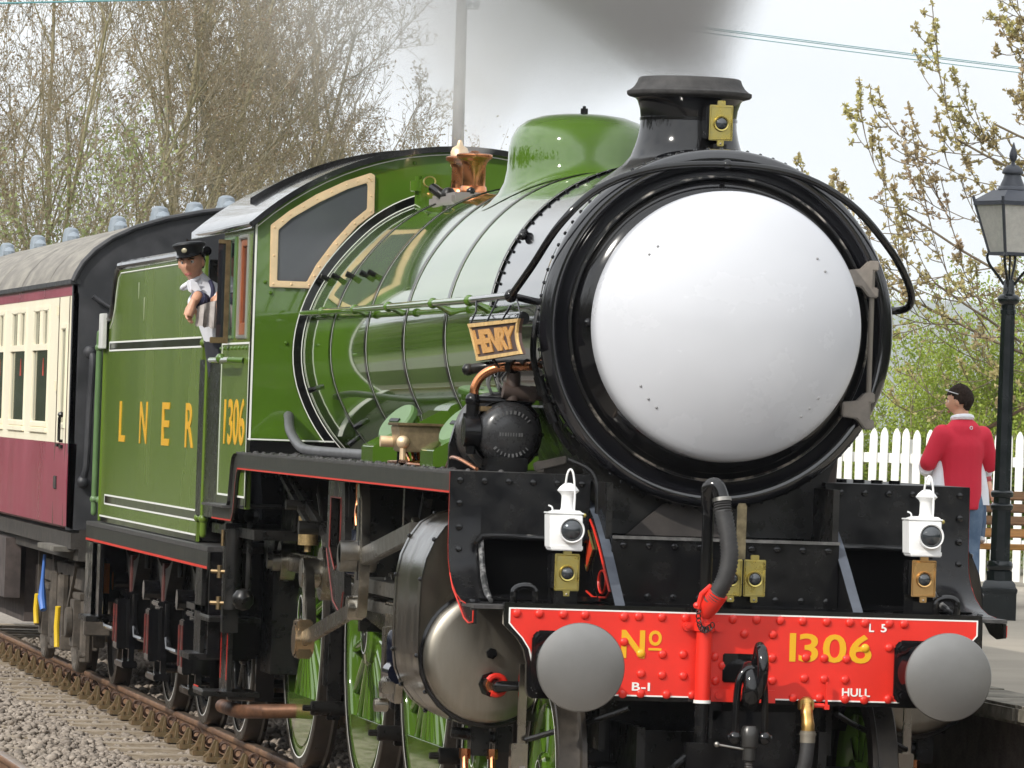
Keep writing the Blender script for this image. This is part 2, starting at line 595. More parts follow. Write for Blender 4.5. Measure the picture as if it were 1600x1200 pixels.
def chair_mb():
    m = MB()
    m.box((-0.19, -0.10, -0.185), (0.19, 0.10, -0.150))
    m.prism([(-0.103, -0.155), (-0.106, -0.040), (-0.124, -0.036), (-0.145, -0.085), (-0.165, -0.12), (-0.20, -0.152)], "y", 0.0, 0.05)
    m.prism([(-0.100, -0.155), (-0.104, -0.048), (-0.116, -0.044), (-0.130, -0.155)], "y", -0.055, 0.0)
    m.prism([(0.038, -0.040), (0.06, -0.045), (0.10, -0.105), (0.19, -0.150), (0.036, -0.16)], "y", -0.04, 0.04)
    m.cyl((-0.165, -0.055, -0.15), (-0.165, -0.055, -0.122), 0.018, 8)
    m.box((0.0365, -0.06, -0.15), (0.075, 0.06, -0.055))
    return m


def key_mb():
    pts = []
    for a in np.linspace(0, 4.4 * PI, 30):
        pts.append((-0.063 + 0.030 * math.cos(a + 0.5), -0.075 + 0.03 * a / PI, -0.083 + 0.033 * math.sin(a + 0.5)))
    pts = [(-0.063, -0.080, -0.145), (-0.058, -0.079, -0.112), (-0.050, -0.078, -0.085)] + pts
    return MB().tube(pts, 0.009, 6)


sl_me = MB().box((-1.40, -0.125, -0.32), (1.40, 0.125, -0.186)).mesh("sleeper", SLEEP, bev=0.012)
ch_me = chair_mb().mesh("rail_chair", CHAIRM, bev=0.003)
ky_me = key_mb().mesh("key", KEYM)
rail_me = rail_mb(-40, 120).mesh("rail", [RAILM, RAILT], ang=50)


def track(cx, y0, n, near_only=False, label=None):
    e = link(bpy.data.objects.new("railway_track", None))
    e["kind"] = "structure"
    e.location = (cx, 0, 0)
    for s_ in (-1, 1):
        o = link(bpy.data.objects.new("rail", rail_me))
        o.location.x = s_ * 0.7525
        o.parent = e
    for i in range(n):
        y = y0 + i * 0.781
        s_ = link(bpy.data.objects.new("sleeper", sl_me))
        s_.location = (rnd.uniform(-0.05, 0.05), y, rnd.uniform(-0.014, 0.004))
        s_.rotation_euler.z = rnd.uniform(-0.008, 0.008)
        s_.parent = e
        for sd_ in (-1, 1):
            c = link(bpy.data.objects.new("rail_chair", ch_me))
            c.location = (sd_ * 0.7525, y, 0)
            c.parent = e
            if sd_ < 0:
                k = link(bpy.data.objects.new("key", ky_me))
                k.location = (0, rnd.uniform(-0.012, 0.012), 0)
                k.rotation_euler.x = rnd.uniform(-0.25, 0.25)
                k.parent = c
    return e


track(0.0, 3.83, 46)
track(-3.31, 3.4, 26)

# platforms: this side with coping stones, and the one across the line where the photograph was taken
PH = 0.90
m = MB()
m.prism([(1.50, -0.42), (1.50, PH - 0.09), (1.82, PH - 0.09), (1.82, PH - 0.008), (9.0, PH + 0.0), (9.0, -0.42)], "y", -12, 70)
pl = struct("platform", m, [TARMAC])
w = MB().box((1.485, -12, -0.42), (1.4985, 70, PH - 0.092))
part("platform_wall", w, DWALL, pl)
cop = MB().box((1.40, 0.0, PH - 0.09), (1.818, 0.895, PH)).mesh("coping_stone", COPE, bev=0.015)
for i in range(34):
    o = link(bpy.data.objects.new("coping_stone", cop))
    o.location = (rnd.uniform(-0.006, 0.006), -6 + i * 0.905, rnd.uniform(-0.004, 0.004))
    o.parent = pl
m = MB().prism([(-4.90, -0.42), (-4.90, PH), (-13, PH), (-13, -0.42)], "y", -60, 45)
struct("far_platform", m, mat("dark_asphalt", (0.09, 0.085, 0.075), 0.95, col2=(0.13, 0.12, 0.10), scale=1.0))

# wooded hill far behind
HILL = mat("distant_wooded_hill", (0.045, 0.06, 0.035), 0.95, col2=(0.085, 0.085, 0.055), scale=0.02, bump=0.0)
rows = []
nx = 300
for j, (y, hh) in enumerate([(4600, 0), (5000, 0.55), (5400, 0.85), (5800, 1.0), (6200, 0.85), (6500, 0.3)]):
    r_ = []
    for i in range(nx):
        x = -3000 + 9000 * i / (nx - 1)
        z = 126 + 10 * math.sin(x * 0.0016 + 1) + 4 * math.sin(x * 0.007) + 2 * math.sin(x * 0.03 + j)
        r_.append((x, y, -2 + hh * z + (rnd.uniform(-1.8, 1.8) if 0 < j < 5 else 0)))
    rows.append(r_)
struct("hill", MB().grid(rows), HILL)

# ------------------------------------------------------------------ the engine
ENG = thing("steam_locomotive", "apple green steam engine with a big plain white disc on its black smokebox", "steam engine", (0, 4.5, 0))
ZC = 2.66


def eng(name, mb, mats, **k):
    return part(name, mb, mats, ENG, **k)


# smokebox and door
prof_sb = [(0.843, 2.60), (0.843, 0.99), (0.868, 0.985), (0.872, 0.975), (0.872, 0.90), (0.868, 0.878), (0.855, 0.858), (0.832, 0.848), (0.808, 0.853),
           (0.790, 0.868), (0.778, 0.884), (0.742, 0.888)]
sb = eng("smokebox", MB().lathe(prof_sb, (0, 0, ZC), "y", 128), SMOKE, ang=50)
me = MB()
for i in range(84):
    a = 2 * PI * i / 84
    me.ball((0.872 * math.cos(a), 0.94, ZC + 0.872 * math.sin(a)), 0.0105, 6)
part("rim_rivets", me, BLACK, sb, kind="stuff")
me = MB()
for s_ in (-1, 1):
    for (yy, aa) in ((2.35, 162), (2.35, 20)):
        pass
door = eng("smokebox_door", MB().lathe([(0.742, 0.886), (0.742, 0.842), (0.737, 0.832), (0.728, 0.829), (0.720, 0.838), (0.716, 0.846), (0.705, 0.818), (0.675, 0.782), (0.60, 0.752), (0.4, 0.735), (0.0, 0.73)], (0, 0, ZC), "y", 128), BLACK, ang=50)
part("door_edge", MB().lathe([(0.744, 0.840), (0.740, 0.828), (0.733, 0.8265), (0.730, 0.829)], (0, 0, ZC), "y", 128), mat("worn_door_edge", (0.02, 0.02, 0.02), 0.3, col2=(0.42, 0.38, 0.33), scale=9, lo=0.52, hi=0.66, metal=0.6), door)
for zz in (2.93, 2.29):
    st = MB()
    st.prism([(0.60, zz - 0.035), (0.675, zz - 0.045), (0.715, zz - 0.095), (0.762, zz - 0.095), (0.762, zz - 0.045), (0.735, zz - 0.045), (0.735, zz + 0.035), (0.762, zz + 0.035), (0.762, zz + 0.085), (0.715, zz + 0.085), (0.675, zz + 0.045), (0.60, zz + 0.035)], "y", 0.745, 0.80)
    part("hinge_strap", st, mat("hinge_grey", (0.20, 0.175, 0.15), 0.45, var=0.2), door, bev=0.006)
part("hinge_rod", MB().cyl((0.735, 0.775, 2.22), (0.735, 0.775, 2.98), 0.013, 10), mat("hinge_rod_grey", (0.17, 0.15, 0.125), 0.45), door)
part("door_bolt", MB().ball((-0.66, 0.765, 2.665), 0.022, 12), BLACK, door)

# plain white disc over the door
disc = [(0.63, 0.745), (0.652, 0.735), (0.655, 0.70), (0.653, 0.62), (0.645, 0.592), (0.628, 0.572), (0.60, 0.550), (0.52, 0.502), (0.42, 0.450), (0.30, 0.405), (0.18, 0.378), (0.0, 0.366)]
cov = part("door_cover", MB().lathe(disc, (0.0, 0, 2.668), "y", 128), DISC, ENG, ang=60, label="plain white domed disc covering the smokebox door")
bo = MB()
for (ax, az) in ((-0.44, -0.30), (-0.40, -0.36), (-0.36, -0.40), (0.43, -0.33), (0.39, -0.38), (0.35, -0.42), (0.40, 0.34), (0.44, 0.28), (-0.42, 0.33), (-0.38, 0.37)):
    rr = math.hypot(ax, az)
    yy = np.interp(rr, [0.0, 0.18, 0.30, 0.42, 0.52, 0.60], [0.366, 0.378, 0.405, 0.450, 0.502, 0.550])
    bo.ball((ax, yy, 2.668 + az), 0.007, 8)
part("cover_screws", bo, mat("dull_screw", (0.25, 0.25, 0.25), 0.5), cov, kind="stuff")

# handrail over the smokebox front and along the boiler
hp = smooth_path([(-0.955, 1.28, 2.79), (-0.905, 1.0, 2.93), (-0.80, 0.82, 3.14), (-0.62, 0.80, 3.315), (-0.35, 0.79, 3.42), (0, 0.785, 3.452), (0.35, 0.79, 3.415), (0.62, 0.80, 3.285), (0.83, 0.86, 3.085), (0.955, 0.98, 2.93), (1.005, 1.09, 2.835), (0.985, 1.19, 2.79), (0.86, 1.22, 2.78)], 6)
hr = eng("front_handrail", MB().tube(hp, 0.019, 12), BLACK)
part("handrail_knob", MB().ball((0, 0.787, 3.452), 0.028, 12).cyl((0, 0.787, 3.452), (0, 0.90, 3.46), 0.016), BLACK, hr)
part("handrail_knob", MB().ball((-0.955, 1.28, 2.79), 0.034, 12).cyl((-0.955, 1.28, 2.79), (-0.80, 1.28, 2.76), 0.018), BLACK, hr)
bl = eng("boiler_handrail", MB().tube([(-0.955, 1.28, 2.79), (-0.955, 2.4, 2.785)], 0.019, 12, 1).tube([(-0.955, 2.4, 2.785), (-0.965, 9.6, 2.78)], 0.019, 12, 0).ball((-0.965, 9.62, 2.78), 0.022, 10), [GREEN, SMOKE])
kn = MB().ball((0, 0, 0), 0.030, 12).tube([(0, 0, 0), (0.05, 0, -0.02), (0.13, 0, -0.055)], [0.012, 0.015, 0.028], 10)
kn_me = kn.mesh("handrail_knob", GREEN)
for y in (2.55, 3.75, 5.35, 6.65, 8.0):
    part("handrail_knob", kn_me, None, bl, loc=(-0.958, y, 2.783))
part("boiler_handrail", MB().tube([(0.955, 1.28, 2.79), (0.965, 8.9, 2.78)], 0.019, 10), GREEN, ENG)


# boiler barrel and firebox clothing
def brad(t, y, off=0.0):
    """radius at angle t from the top (deg) and station y"""
    k_ = min(1, max(0, (y - 2.57) / 6.35))
    bulge = min(1, max(0, (abs(t) - 45) / 65.0))
    bulge = bulge * bulge * (3 - 2 * bulge)
    return 0.85 + 0.125 * k_ * bulge + off


def bring(y, off=0.0, n=96, a0=-180, a1=180):
    return [(brad(t, y, off) * math.sin(R(t)), y, ZC + brad(t, y, off) * math.cos(R(t))) for t in np.linspace(a0, a1, n)]


BY = [2.57, 3.88, 5.2, 6.5, 7.8, 8.92]
eng("boiler", MB().grid([bring(y) for y in np.linspace(2.565, 9.0, 14)]), GREEN, ang=60)
for i, y in enumerate(BY[:-1]):
    wd = 0.034 if i else 0.016
    m = MB()
    m.grid([bring(yy, 0.006) for yy in (y - wd, y + wd)], 0)
    m.grid([bring(y - wd, 0.006), bring(y - wd, 0.0)], 0).grid([bring(y + wd, 0.006), bring(y + wd, 0.0)], 0)
    for a in (y - wd - 0.012, y + wd):
        m.grid([bring(yy, 0.003) for yy in (a, a + 0.012)], 1)
    eng("boiler_band", m, [BLACK, WHITEL], ang=60)
m = MB()
for i in range(60):
    t = -120 + 240 * i / 59
    m.ball((brad(t, 2.6, 0.004) * math.sin(R(t)), 2.50, ZC + brad(t, 2.6, 0.0) * math.cos(R(t))), 0.009, 6, sc=(1, 1.8, 1))
eng("seam_rivets", m, BLACK, kind="stuff")
m = MB().grid([bring(8.86, 0.058), bring(8.905, 0.06)], 0).grid([bring(8.86, 0.058), bring(8.86, 0.012)], 0).grid([bring(8.86, 0.012), bring(8.9, 0.0)], 0)
m.grid([bring(8.857, 0.064), bring(8.857, 0.058)], 1).grid([bring(8.857, 0.012), bring(8.857, 0.006)], 1).grid([bring(8.80, 0.003), bring(8.812, 0.003)], 1)
eng("firebox_ring", m, [BLACK, WHITEL])
# washout plugs and studs on the firebox shoulder
wp = MB().cyl((0, 0, -0.02), (0, 0, 0.025), 0.016, 10).cyl((0, 0, 0.02), (0, 0, 0.05), 0.018, 6)
wp_me = wp.mesh("washout_plug", [BLACK])
for y in (6.9, 7.2, 7.75, 8.35, 8.8):
    t = -68
    o = part("washout_plug", wp_me, None, ENG, loc=(brad(t, y) * math.sin(R(t)), y, ZC + brad(t, y) * math.cos(R(t))), rot=(0, R(t), 0))
for (y, t) in ((7.45, -124), (8.1, -131), (8.55, -110)):
    part("washout_plug", wp_me, None, ENG, loc=(brad(t, y) * math.sin(R(t)), y, ZC + brad(t, y) * math.cos(R(t))), rot=(0, R(t), 0))


# dome and chimney, each with a skirt that follows the curve below it
def saddle(cx_y, prof, rad, n=64):
    """prof: list of (r, s, zt): s=0 on the boiler surface, s=1 at height zt"""
    rows_ = []
    for r, s_, zt in prof:
        row = []
        for i in range(n):
            a = 2 * PI * i / n
            x, y = r * math.cos(a), cx_y + r * math.sin(a)
            zs = ZC + math.sqrt(max(0.0, rad * rad - x * x)) + 0.004
            row.append((x, y, zs + (zt - zs) * s_))
        rows_.append(row)
    return MB().grid(rows_, closed=True)


dm = saddle(4.78, [(0.545, 0, 0), (0.50, 0.03, 3.55), (0.455, 0.14, 3.58), (0.425, 0.36, 3.60), (0.412, 0.7, 3.60), (0.408, 1, 3.60), (0.405, 1, 3.66), (0.392, 1, 3.72), (0.362, 1, 3.775), (0.31, 1, 3.815), (0.23, 1, 3.843), (0.13, 1, 3.857), (0.0, 1, 3.862)], 0.85)
dome = eng("dome", dm, GREEN, ang=70)
part("dome_nut", MB().cyl((0, 4.78, 3.86), (0, 4.78, 3.892), 0.020, 6).cyl((0, 4.78, 3.89), (0, 4.78, 3.905), 0.009, 8), BLACKM, dome)
cm = saddle(1.80, [(0.475, 0, 0), (0.44, 0.02, 3.52), (0.38, 0.10, 3.54), (0.325, 0.25, 3.56), (0.285, 0.5, 3.58), (0.262, 0.85, 3.60), (0.252, 1, 3.615), (0.243, 1, 3.66), (0.240, 1, 3.70), (0.244, 1, 3.702), (0.244, 1, 3.715), (0.240, 1, 3.718), (0.245, 1, 3.76), (0.258, 1, 3.80), (0.272, 1, 3.815)], 0.843)
chim = eng("chimney", cm, BLACK, ang=50)
part("chimney_rim", MB().lathe([(0.268, 3.812), (0.303, 3.822), (0.312, 3.83), (0.312, 3.846), (0.298, 3.852), (0.278, 3.868), (0.263, 3.892), (0.256, 3.912), (0.245, 3.918), (0.20, 3.916), (0.19, 3.85)], (0, 1.80, 0), "z", 64), SOOT, chim, ang=50)

# whistle and safety valves with the green manifold in front of the cab
def pop(x, y, name="safety_valve"):
    return part(name, MB().lathe([(0.0, 3.42), (0.075, 3.42), (0.078, 3.50), (0.075, 3.53), (0.068, 3.535), (0.068, 3.655), (0.072, 3.66), (0.075, 3.672), (0.085, 3.685), (0.100, 3.695), (0.106, 3.705), (0.104, 3.718), (0.088, 3.724), (0.04, 3.726), (0.02, 3.74), (0.0, 3.742)], (x, y, 0), "z", 32), COPPER, ENG, ang=50)
pop(-0.20, 7.25)
pop(-0.19, 7.72)
eng("whistle", MB().lathe([(0.0, 3.42), (0.04, 3.42), (0.04, 3.66), (0.05, 3.67), (0.055, 3.68), (0.055, 3.76), (0.045, 3.785), (0.02, 3.80), (0.012, 3.83), (0.0, 3.835)], (-0.17, 8.0, 0), "z", 20), GOLD, ang=50)
eng("steam_manifold", MB().box((-0.36, 8.2, 3.40), (-0.16, 8.5, 3.63)).cyl((-0.36, 8.35, 3.5), (-0.36, 8.35, 3.62), 0.05), GREEN, bev=0.03)
vl = eng("valve_handle", MB().lathe([(0.036, 0.0), (0.04, 0.006), (0.036, 0.012), (0.03, 0.006), (0.036, 0.0)], (0, 0, 0), "z", 20), BRASS, loc=(-0.36, 7.9, 3.57), rot=(R(60), R(-25), 0))
m = MB().tube([(-0.30, 7.6, 3.47), (-0.34, 7.62, 3.50), (-0.37, 7.7, 3.53)], 0.03, 10).ball((-0.30, 7.55, 3.49), 0.045, 10).ball((-0.22, 7.2, 3.50), 0.035, 10)
eng("clack_valve", m, FRAME)
eng("valve_seat", MB().box((-0.34, 7.15, 3.40), (0.0, 8.05, 3.495)), mat("seat_grey", (0.22, 0.2, 0.19), 0.5), bev=0.02)

# ------------------------------------------------------------------ cab
CX = 1.262
RC = 1.897
ZR = 3.82 - RC


def roofz(x, off=0.0):
    return ZR + math.sqrt((RC + off) ** 2 - x * x)


arch = [(x, roofz(x, -0.02)) for x in np.linspace(-CX, CX, 25)]
CF = 8.915
front = eng("cab_front", MB().prism([(-CX, 1.955)] + arch + [(CX, 1.955)], "y", CF, CF + 0.03), GREEN)
wl_out = [(-1.165, 2.935), (-1.170, 3.31), (-1.06, 3.40), (-0.90, 3.505), (-0.72, 3.595), (-0.57, 3.650), (-0.543, 3.635), (-0.540, 3.405), (-0.640, 3.325), (-0.745, 3.20), (-0.845, 3.06), (-0.910, 2.935)]
cxm, czm = -0.86, 3.28
wl_in = [(-1.12, 2.975), (-1.122, 3.283), (-1.045, 3.355), (-0.885, 3.455), (-0.71, 3.545), (-0.592, 3.588), (-0.586, 3.57), (-0.585, 3.43), (-0.675, 3.352), (-0.785, 3.222), (-0.885, 3.08), (-0.938, 2.975)]
for s_ in (1, -1):
    po = [(s_ * x, z) for x, z in wl_out]
    pi_ = [(s_ * x, z) for x, z in wl_in]
    fr = part("window_frame", MB().frame(po, pi_, "y", CF - 0.022, CF + 0.002), GOLD, ENG, bev=0.004)
    part("pane", MB().prism(pi_, "y", CF - 0.008, CF + 0.001), FGLASS, fr)
    if s_ == 1:
        sc = MB()
        for i in range(len(po)):
            for t in (0.0, 0.5):
                j = (i + 1) % len(po)
                x = ((po[i][0] + pi_[i][0]) * (1 - t) + (po[j][0] + pi_[j][0]) * t) / 2
                z = ((po[i][1] + pi_[i][1]) * (1 - t) + (po[j][1] + pi_[j][1]) * t) / 2
                sc.ball((x, CF - 0.022, z), 0.007, 6)
        part("frame_screws", sc, GOLD, fr, kind="stuff")
m = MB()
for (x, z) in ((-1.19, 2.965), (-1.155, 2.90), (-1.05, 2.60), (-1.0, 2.48), (-1.02, 2.14), (-0.62, 3.71), (-0.3, 3.72), (-0.42, 3.76)):
    m.ball((x, CF - 0.002, z), 0.013, 6)
eng("cab_bolts", m, GREEN, kind="stuff")
# white and black corner lining
m = MB().box((-CX + 0.002, CF - 0.004, 1.96), (-CX + 0.014, CF - 0.001, 3.32), 0)
eng("corner_lining", m, [WHITEL])
m = MB().box((-CX - 0.006, CF - 0.004, 1.60), (-CX - 0.001, CF + 0.035, 3.32), 0)
eng("corner_angle", m, [BLACK])
lin = [(x, roofz(x, -0.035)) for x in np.linspace(-CX + 0.01, CX - 0.01, 25)]
lin2 = [(x, roofz(x, -0.041)) for x in np.linspace(-CX + 0.01, CX - 0.01, 25)]
m = MB().grid([[(x, CF - 0.003, z) for x, z in lin], [(x, CF - 0.003, z) for x, z in lin2]])
eng("arch_lining", m, [WHITEL])


# cab side sheets with window openings
def cab_side(sg):
    x0, x1 = sg * (CX - 0.028), sg * CX
    m_ = MB()
    a, b_ = min(x0, x1), max(x0, x1)
    m_.box((a, CF + 0.03, 1.585), (b_, 10.42, 2.62))
    m_.box((a, CF + 0.03, 3.26), (b_, 10.42, roofz(CX) - 0.01))
    for y0, y1 in ((CF + 0.03, 9.16), (9.62, 9.80), (10.36, 10.42)):
        m_.box((a, y0, 2.62), (b_, y1, 3.26))
    return m_


cs = eng("cab_side", cab_side(-1), GREEN_T)
eng("cab_side", cab_side(1), GREEN)
m = MB()
wr = [(9.16, 2.62), (9.16, 3.26), (9.62, 3.26), (9.62, 2.62)]
wi = [(9.185, 2.645), (9.185, 3.235), (9.595, 3.235), (9.595, 2.645)]
part("window_frame", MB().frame(wr, wi, "x", -CX - 0.012, -CX + 0.03), mat("bright_frame", (0.5, 0.5, 0.46), 0.35, metal=0.8), cs, bev=0.006)
wj = [(9.25, 2.72), (9.25, 3.19), (9.53, 3.19), (9.53, 2.72)]
tf = part("timber_frame", MB().frame(wi, wj, "x", -CX + 0.004, -CX + 0.035), TIMBER, cs, bev=0.004)
part("pane", MB().prism(wj, "x", -CX + 0.018, -CX + 0.024), DGLASS, cs)
wr = [(9.80, 2.62), (9.80, 3.26), (10.36, 3.26), (10.36, 2.62)]
wi = [(9.825, 2.645), (9.825, 3.235), (10.335, 3.235), (10.335, 2.645)]
part("window_frame", MB().frame(wr, wi, "x", -CX - 0.012, -CX + 0.03), mat("bright_green_edge", (0.12, 0.2, 0.1), 0.25), cs, bev=0.006)
part("pane", MB().prism(wi, "x", -CX + 0.012, -CX + 0.018), DGLASS, cs)
# hinged wind deflector glass
ds = eng("wind_deflector", MB().box((-1.305, 9.99, 2.60), (-CX - 0.012, 10.02, 3.24)).box((-1.385, 9.985, 2.595), (-CX - 0.012, 10.025, 2.632)).box((-1.35, 9.99, 3.215), (-1.30, 10.02, 3.24)), BRASSD, bev=0.003)
part("pane", MB().box((-1.35, 10.0, 2.632), (-1.305, 10.008, 3.215)), DGLASS, ds)
# number, lining and handrail on the side
lettering("number", "1306", 1.02, 0.285, lambda x, y, d: (-CX - d, 10.14 - x, 1.968 + y), YEL, cs, bold=0.012)
m = MB()
for (y0, y1, z0, z1) in ((9.0, 10.36, 2.588, 2.60), (8.99, 9.003, 1.66, 2.60), (10.35, 10.363, 1.66, 2.60), (9.0, 10.36, 1.65, 1.662)):
    m.box((-CX - 0.003, y0, z0), (-CX - 0.0005, y1, z1))
part("lining", m, WHITEL, cs)
part("bottom_strip", MB().box((-CX - 0.003, 9.0, 1.587), (-CX - 0.0008, 10.41, 1.648)), BLACK, cs)
part("handrail", MB().tube([(-CX - 0.005, 10.3, 2.487), (-1.345, 10.27, 2.49), (-1.345, 9.3, 2.49), (-CX - 0.005, 9.25, 2.487)], 0.018, 10).ball((-1.345, 9.75, 2.50), 0.032, 10), GREEN, cs)
m = MB()
for y in np.linspace(9.1, 10.4, 8):
    m.ball((-CX, y, 2.565), 0.014, 6)
part("rivets", m, GREEN, cs, kind="stuff")
eng("cab_door", MB().box((-CX + 0.004, 10.425, 1.50), (-CX + 0.022, 11.56, 2.50)), BLACKM)
# roof
rf = [[(x, y, roofz(x, 0.012)) for x in np.linspace(-1.29, 1.29, 33)] for y in (CF - 0.05, 10.3, 12.0)]
rf2 = [[(x, y, roofz(x, -0.022)) for x in np.linspace(-1.29, 1.29, 33)] for y in (CF - 0.05, 10.3, 12.0)]
m = MB().grid(rf).grid(rf2)
m.grid([rf[0], rf2[0]]).grid([rf[2], rf2[2]])
m.grid([[r_[0] for r_ in rf], [r_[0] for r_ in rf2]]).grid([[r_[-1] for r_ in rf], [r_[-1] for r_ in rf2]])
roof = eng("cab_roof", m, SMOKE, ang=50)
part("rain_strip", MB().grid([[(x, y, roofz(x, o_)) for x in np.linspace(-1.1, 1.1, 25)] for y, o_ in ((10.45, 0.012), (10.45, 0.045), (10.50, 0.045), (10.50, 0.012))]), BLACK, roof)
part("roof_lip", MB().tube([(-1.29, CF - 0.05, roofz(1.29)), (-1.30, 9.6, roofz(1.29) - 0.004), (-1.30, 10.6, roofz(1.29) - 0.01), (-1.27, 12.0, roofz(1.29))], 0.016, 8), BLACK, roof)
# backhead and floor inside
eng("backhead", MB().box((-0.95, CF + 0.04, 1.45), (0.95, 9.6, 3.30)), FRAME)
eng("cab_floor", MB().box((-1.2, CF + 0.04, 1.40), (1.2, 11.1, 1.46)), FRAME)

# ------------------------------------------------------------------ running plate
FX = 1.285
ZF = 1.93


def sweep_curve():
    """front sheet in (y, z): down from the plate edge and out on to the platform"""
    p = [(0.90, ZF), (0.895, 1.72), (0.885, 1.58)]
    p += [(0.885 - 0.60 * (1 - math.cos(R(a))), 1.58 - 0.265 * math.sin(R(a))) for a in (15, 30, 45, 60, 75, 90)]
    return p


SW = sweep_curve()
m = MB()
m.box((-FX, 0.90, ZF - 0.014), (-0.58, 9.30, ZF), 0)
m.box((0.58, 0.90, ZF - 0.014), (FX, 9.30, ZF), 0)
rp = eng("running_plate", m, [PLATE])


def scurve(sg):
    """valance: edge strip below the plate, with the S down under the cab"""
    top = [(0.90, ZF - 0.0145), (9.24, ZF - 0.0145)] + [(9.30 + 0.10 * (1 - math.cos(R(a))), ZF - 0.0145 - 0.10 * math.sin(R(a))) for a in (30, 60, 90)]
    top = [(0.90, ZF - 0.0145), (9.26, ZF - 0.0145), (9.36, ZF - 0.04), (9.42, ZF - 0.11), (9.50, 1.62), (9.56, 1.585), (10.42, 1.583)]
    bot = [(0.90, 1.822), (9.20, 1.822), (9.25, 1.80), (9.29, 1.74), (9.36, 1.56), (9.45, 1.50), (10.42, 1.498)]
    xa, xb = sorted((sg * (FX - 0.015), sg * FX))
    m_ = MB()
    n = len(top)
    for x in (xa, xb):
        m_.grid([[(x, y, z) for y, z in top], [(x, y, z) for y, z in bot]], 0)
    m_.grid([[(x, y, z) for y, z in top] for x in (xa, xb)], 0)
    m_.grid([[(x, y, z) for y, z in bot] for x in (xa, xb)], 0)
    return m_, top, bot


m, top, bot = scurve(-1)
va = part("valance", m, VALANCE, rp)
b2 = [(y - (0.012 if 9.2 < y < 9.4 else 0), z + 0.013) for y, z in bot]
lr = MB().grid([[(-FX - 0.002, y, z + 0.002) for y, z in bot], [(-FX - 0.002, y - (0.010 if 9.22 < y < 9.40 else 0), z + 0.011) for y, z in bot]])
part("red_lining", lr, REDL, va)
m, _, _ = scurve(1)
part("valance", m, VALANCE, rp)
m = MB().box((-FX - 0.06, 9.45, 1.583), (-0.6, 10.5, 1.597)).grid([[(x, y, z + 0.004) for y, z in top[1:6]] for x in (-FX - 0.02, -FX + 0.12)])
part("footstep_plate", m, PLATE, rp)
m = MB()
for i in range(150):
    y = rnd.uniform(1.0, 9.2)
    m.cyl((rnd.choice((-1.24, -1.18, -1.02)) + rnd.uniform(-0.01, 0.01), y, ZF), (-1.2 + rnd.uniform(-0.06, 0.04), y, ZF + 0.001), 0.001, 5) if False else m.ball((rnd.choice((-1.245, -1.15, -1.0)) + rnd.uniform(-0.012, 0.012), y, ZF), rnd.choice((0.011, 0.015)), 6, sc=(1, 1, 0.8))
part("plate_rivets", m, PLATE, rp, kind="stuff")


# front sheets that curve down to the platform, each with its big opening
def front_sheet(sg):
    xo, x1, x2, xi = 1.285, 1.13, 0.60, 0.597
    if sg > 0:
        xo, x1, x2, xi = 1.285, 1.06, 0.64, 0.565
    m_ = MB()

    def strip(xa, xb, pts):
        m_.grid([[(sg * x, y, z) for y, z in pts] for x in (xa, xb)])
        m_.grid([[(sg * x, y + 0.012, z - 0.004) for y, z in pts] for x in (xa, xb)])
        for x in (xa, xb):
            m_.grid([[(sg * x, y, z) for y, z in pts], [(sg * x, y + 0.012, z - 0.004) for y, z in pts]])
    strip(xo, x1, SW)
    strip(x2, xi, SW)
    strip(x1, x2, [(0.90, ZF), (0.893, 1.70), (0.890, 1.62)])
    strip(x1, x2, SW[-3:])
    return m_


sheetL = eng("front_sheet", front_sheet(-1), BLACKM)
sheetR = eng("front_sheet", front_sheet(1), BLACKM)
for sg, sh, x1, x2 in ((-1, sheetL, 1.13, 0.60), (1, sheetR, 1.06, 0.64)):
    part("opening_lip", MB().tube([(sg * (x1 + 0.03), 0.83, 1.585), (sg * x1, 0.875, 1.612), (sg * (x1 - 0.05), 0.88, 1.618), (sg * x2, 0.88, 1.62)], [0.012, 0.02, 0.018, 0.018], 10), BLACK, sh)
    part("opening_edge", MB().tube(smooth_path([(sg * x1, 0.87, 1.60), (sg * (x1 + 0.002), 0.78, 1.47), (sg * (x1 + 0.012), 0.62, 1.385), (sg * (x1 + 0.022), 0.46, 1.345), (sg * (x1 + 0.03), 0.33, 1.325)], 4), [0.014] * 6 + [0.016] * 7 + [0.010] * 4, 8), mat("worn_black_edge", (0.03, 0.03, 0.03), 0.3, col2=(0.35, 0.34, 0.33), scale=18, lo=0.5, hi=0.7), sh)
    rv = MB().lathe([(0.017, 0), (0.0165, 0.006), (0.012, 0.011), (0.0, 0.013)], (0, 0, 0), "z", 10).mesh("rivet", BLACK)
    for x in np.linspace(1.235, 0.64, 6):
        part("rivet", rv, None, sh, loc=(sg * x, 0.897, 1.885), rot=(R(90), 0, 0))
    for (y, z, t) in ((0.893, 1.775, 90), (0.889, 1.66, 90), (0.882, 1.555, 84), (0.84, 1.455, 66), (0.74, 1.375, 45), (0.58, 1.330, 25), (0.40, 1.318, 8)):
        part("rivet", rv, None, sh, loc=(sg * 1.235, y - 0.003, z), rot=(R(t), 0, 0))
    part("edge_lining", MB().grid([[(sg * (1.287), y, z) for y, z in SW], [(sg * 1.287, y + 0.008, z - 0.006) for y, z in SW]]), REDL, sh)
DARK = mat("recess_shade", (0.0025, 0.0025, 0.0025), 0.9, spec=0.05)  # near-black sheets stand in for the deep shade inside the openings
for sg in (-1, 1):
    eng("recess_shade_panel", MB().box((min(sg * 1.20, sg * 0.59), 0.935, 1.335), (max(sg * 1.20, sg * 0.59), 0.945, 1.64)).box((min(sg * 1.20, sg * 0.59), 0.42, 1.325), (max(sg * 1.20, sg * 0.59), 0.935, 1.333)), DARK)
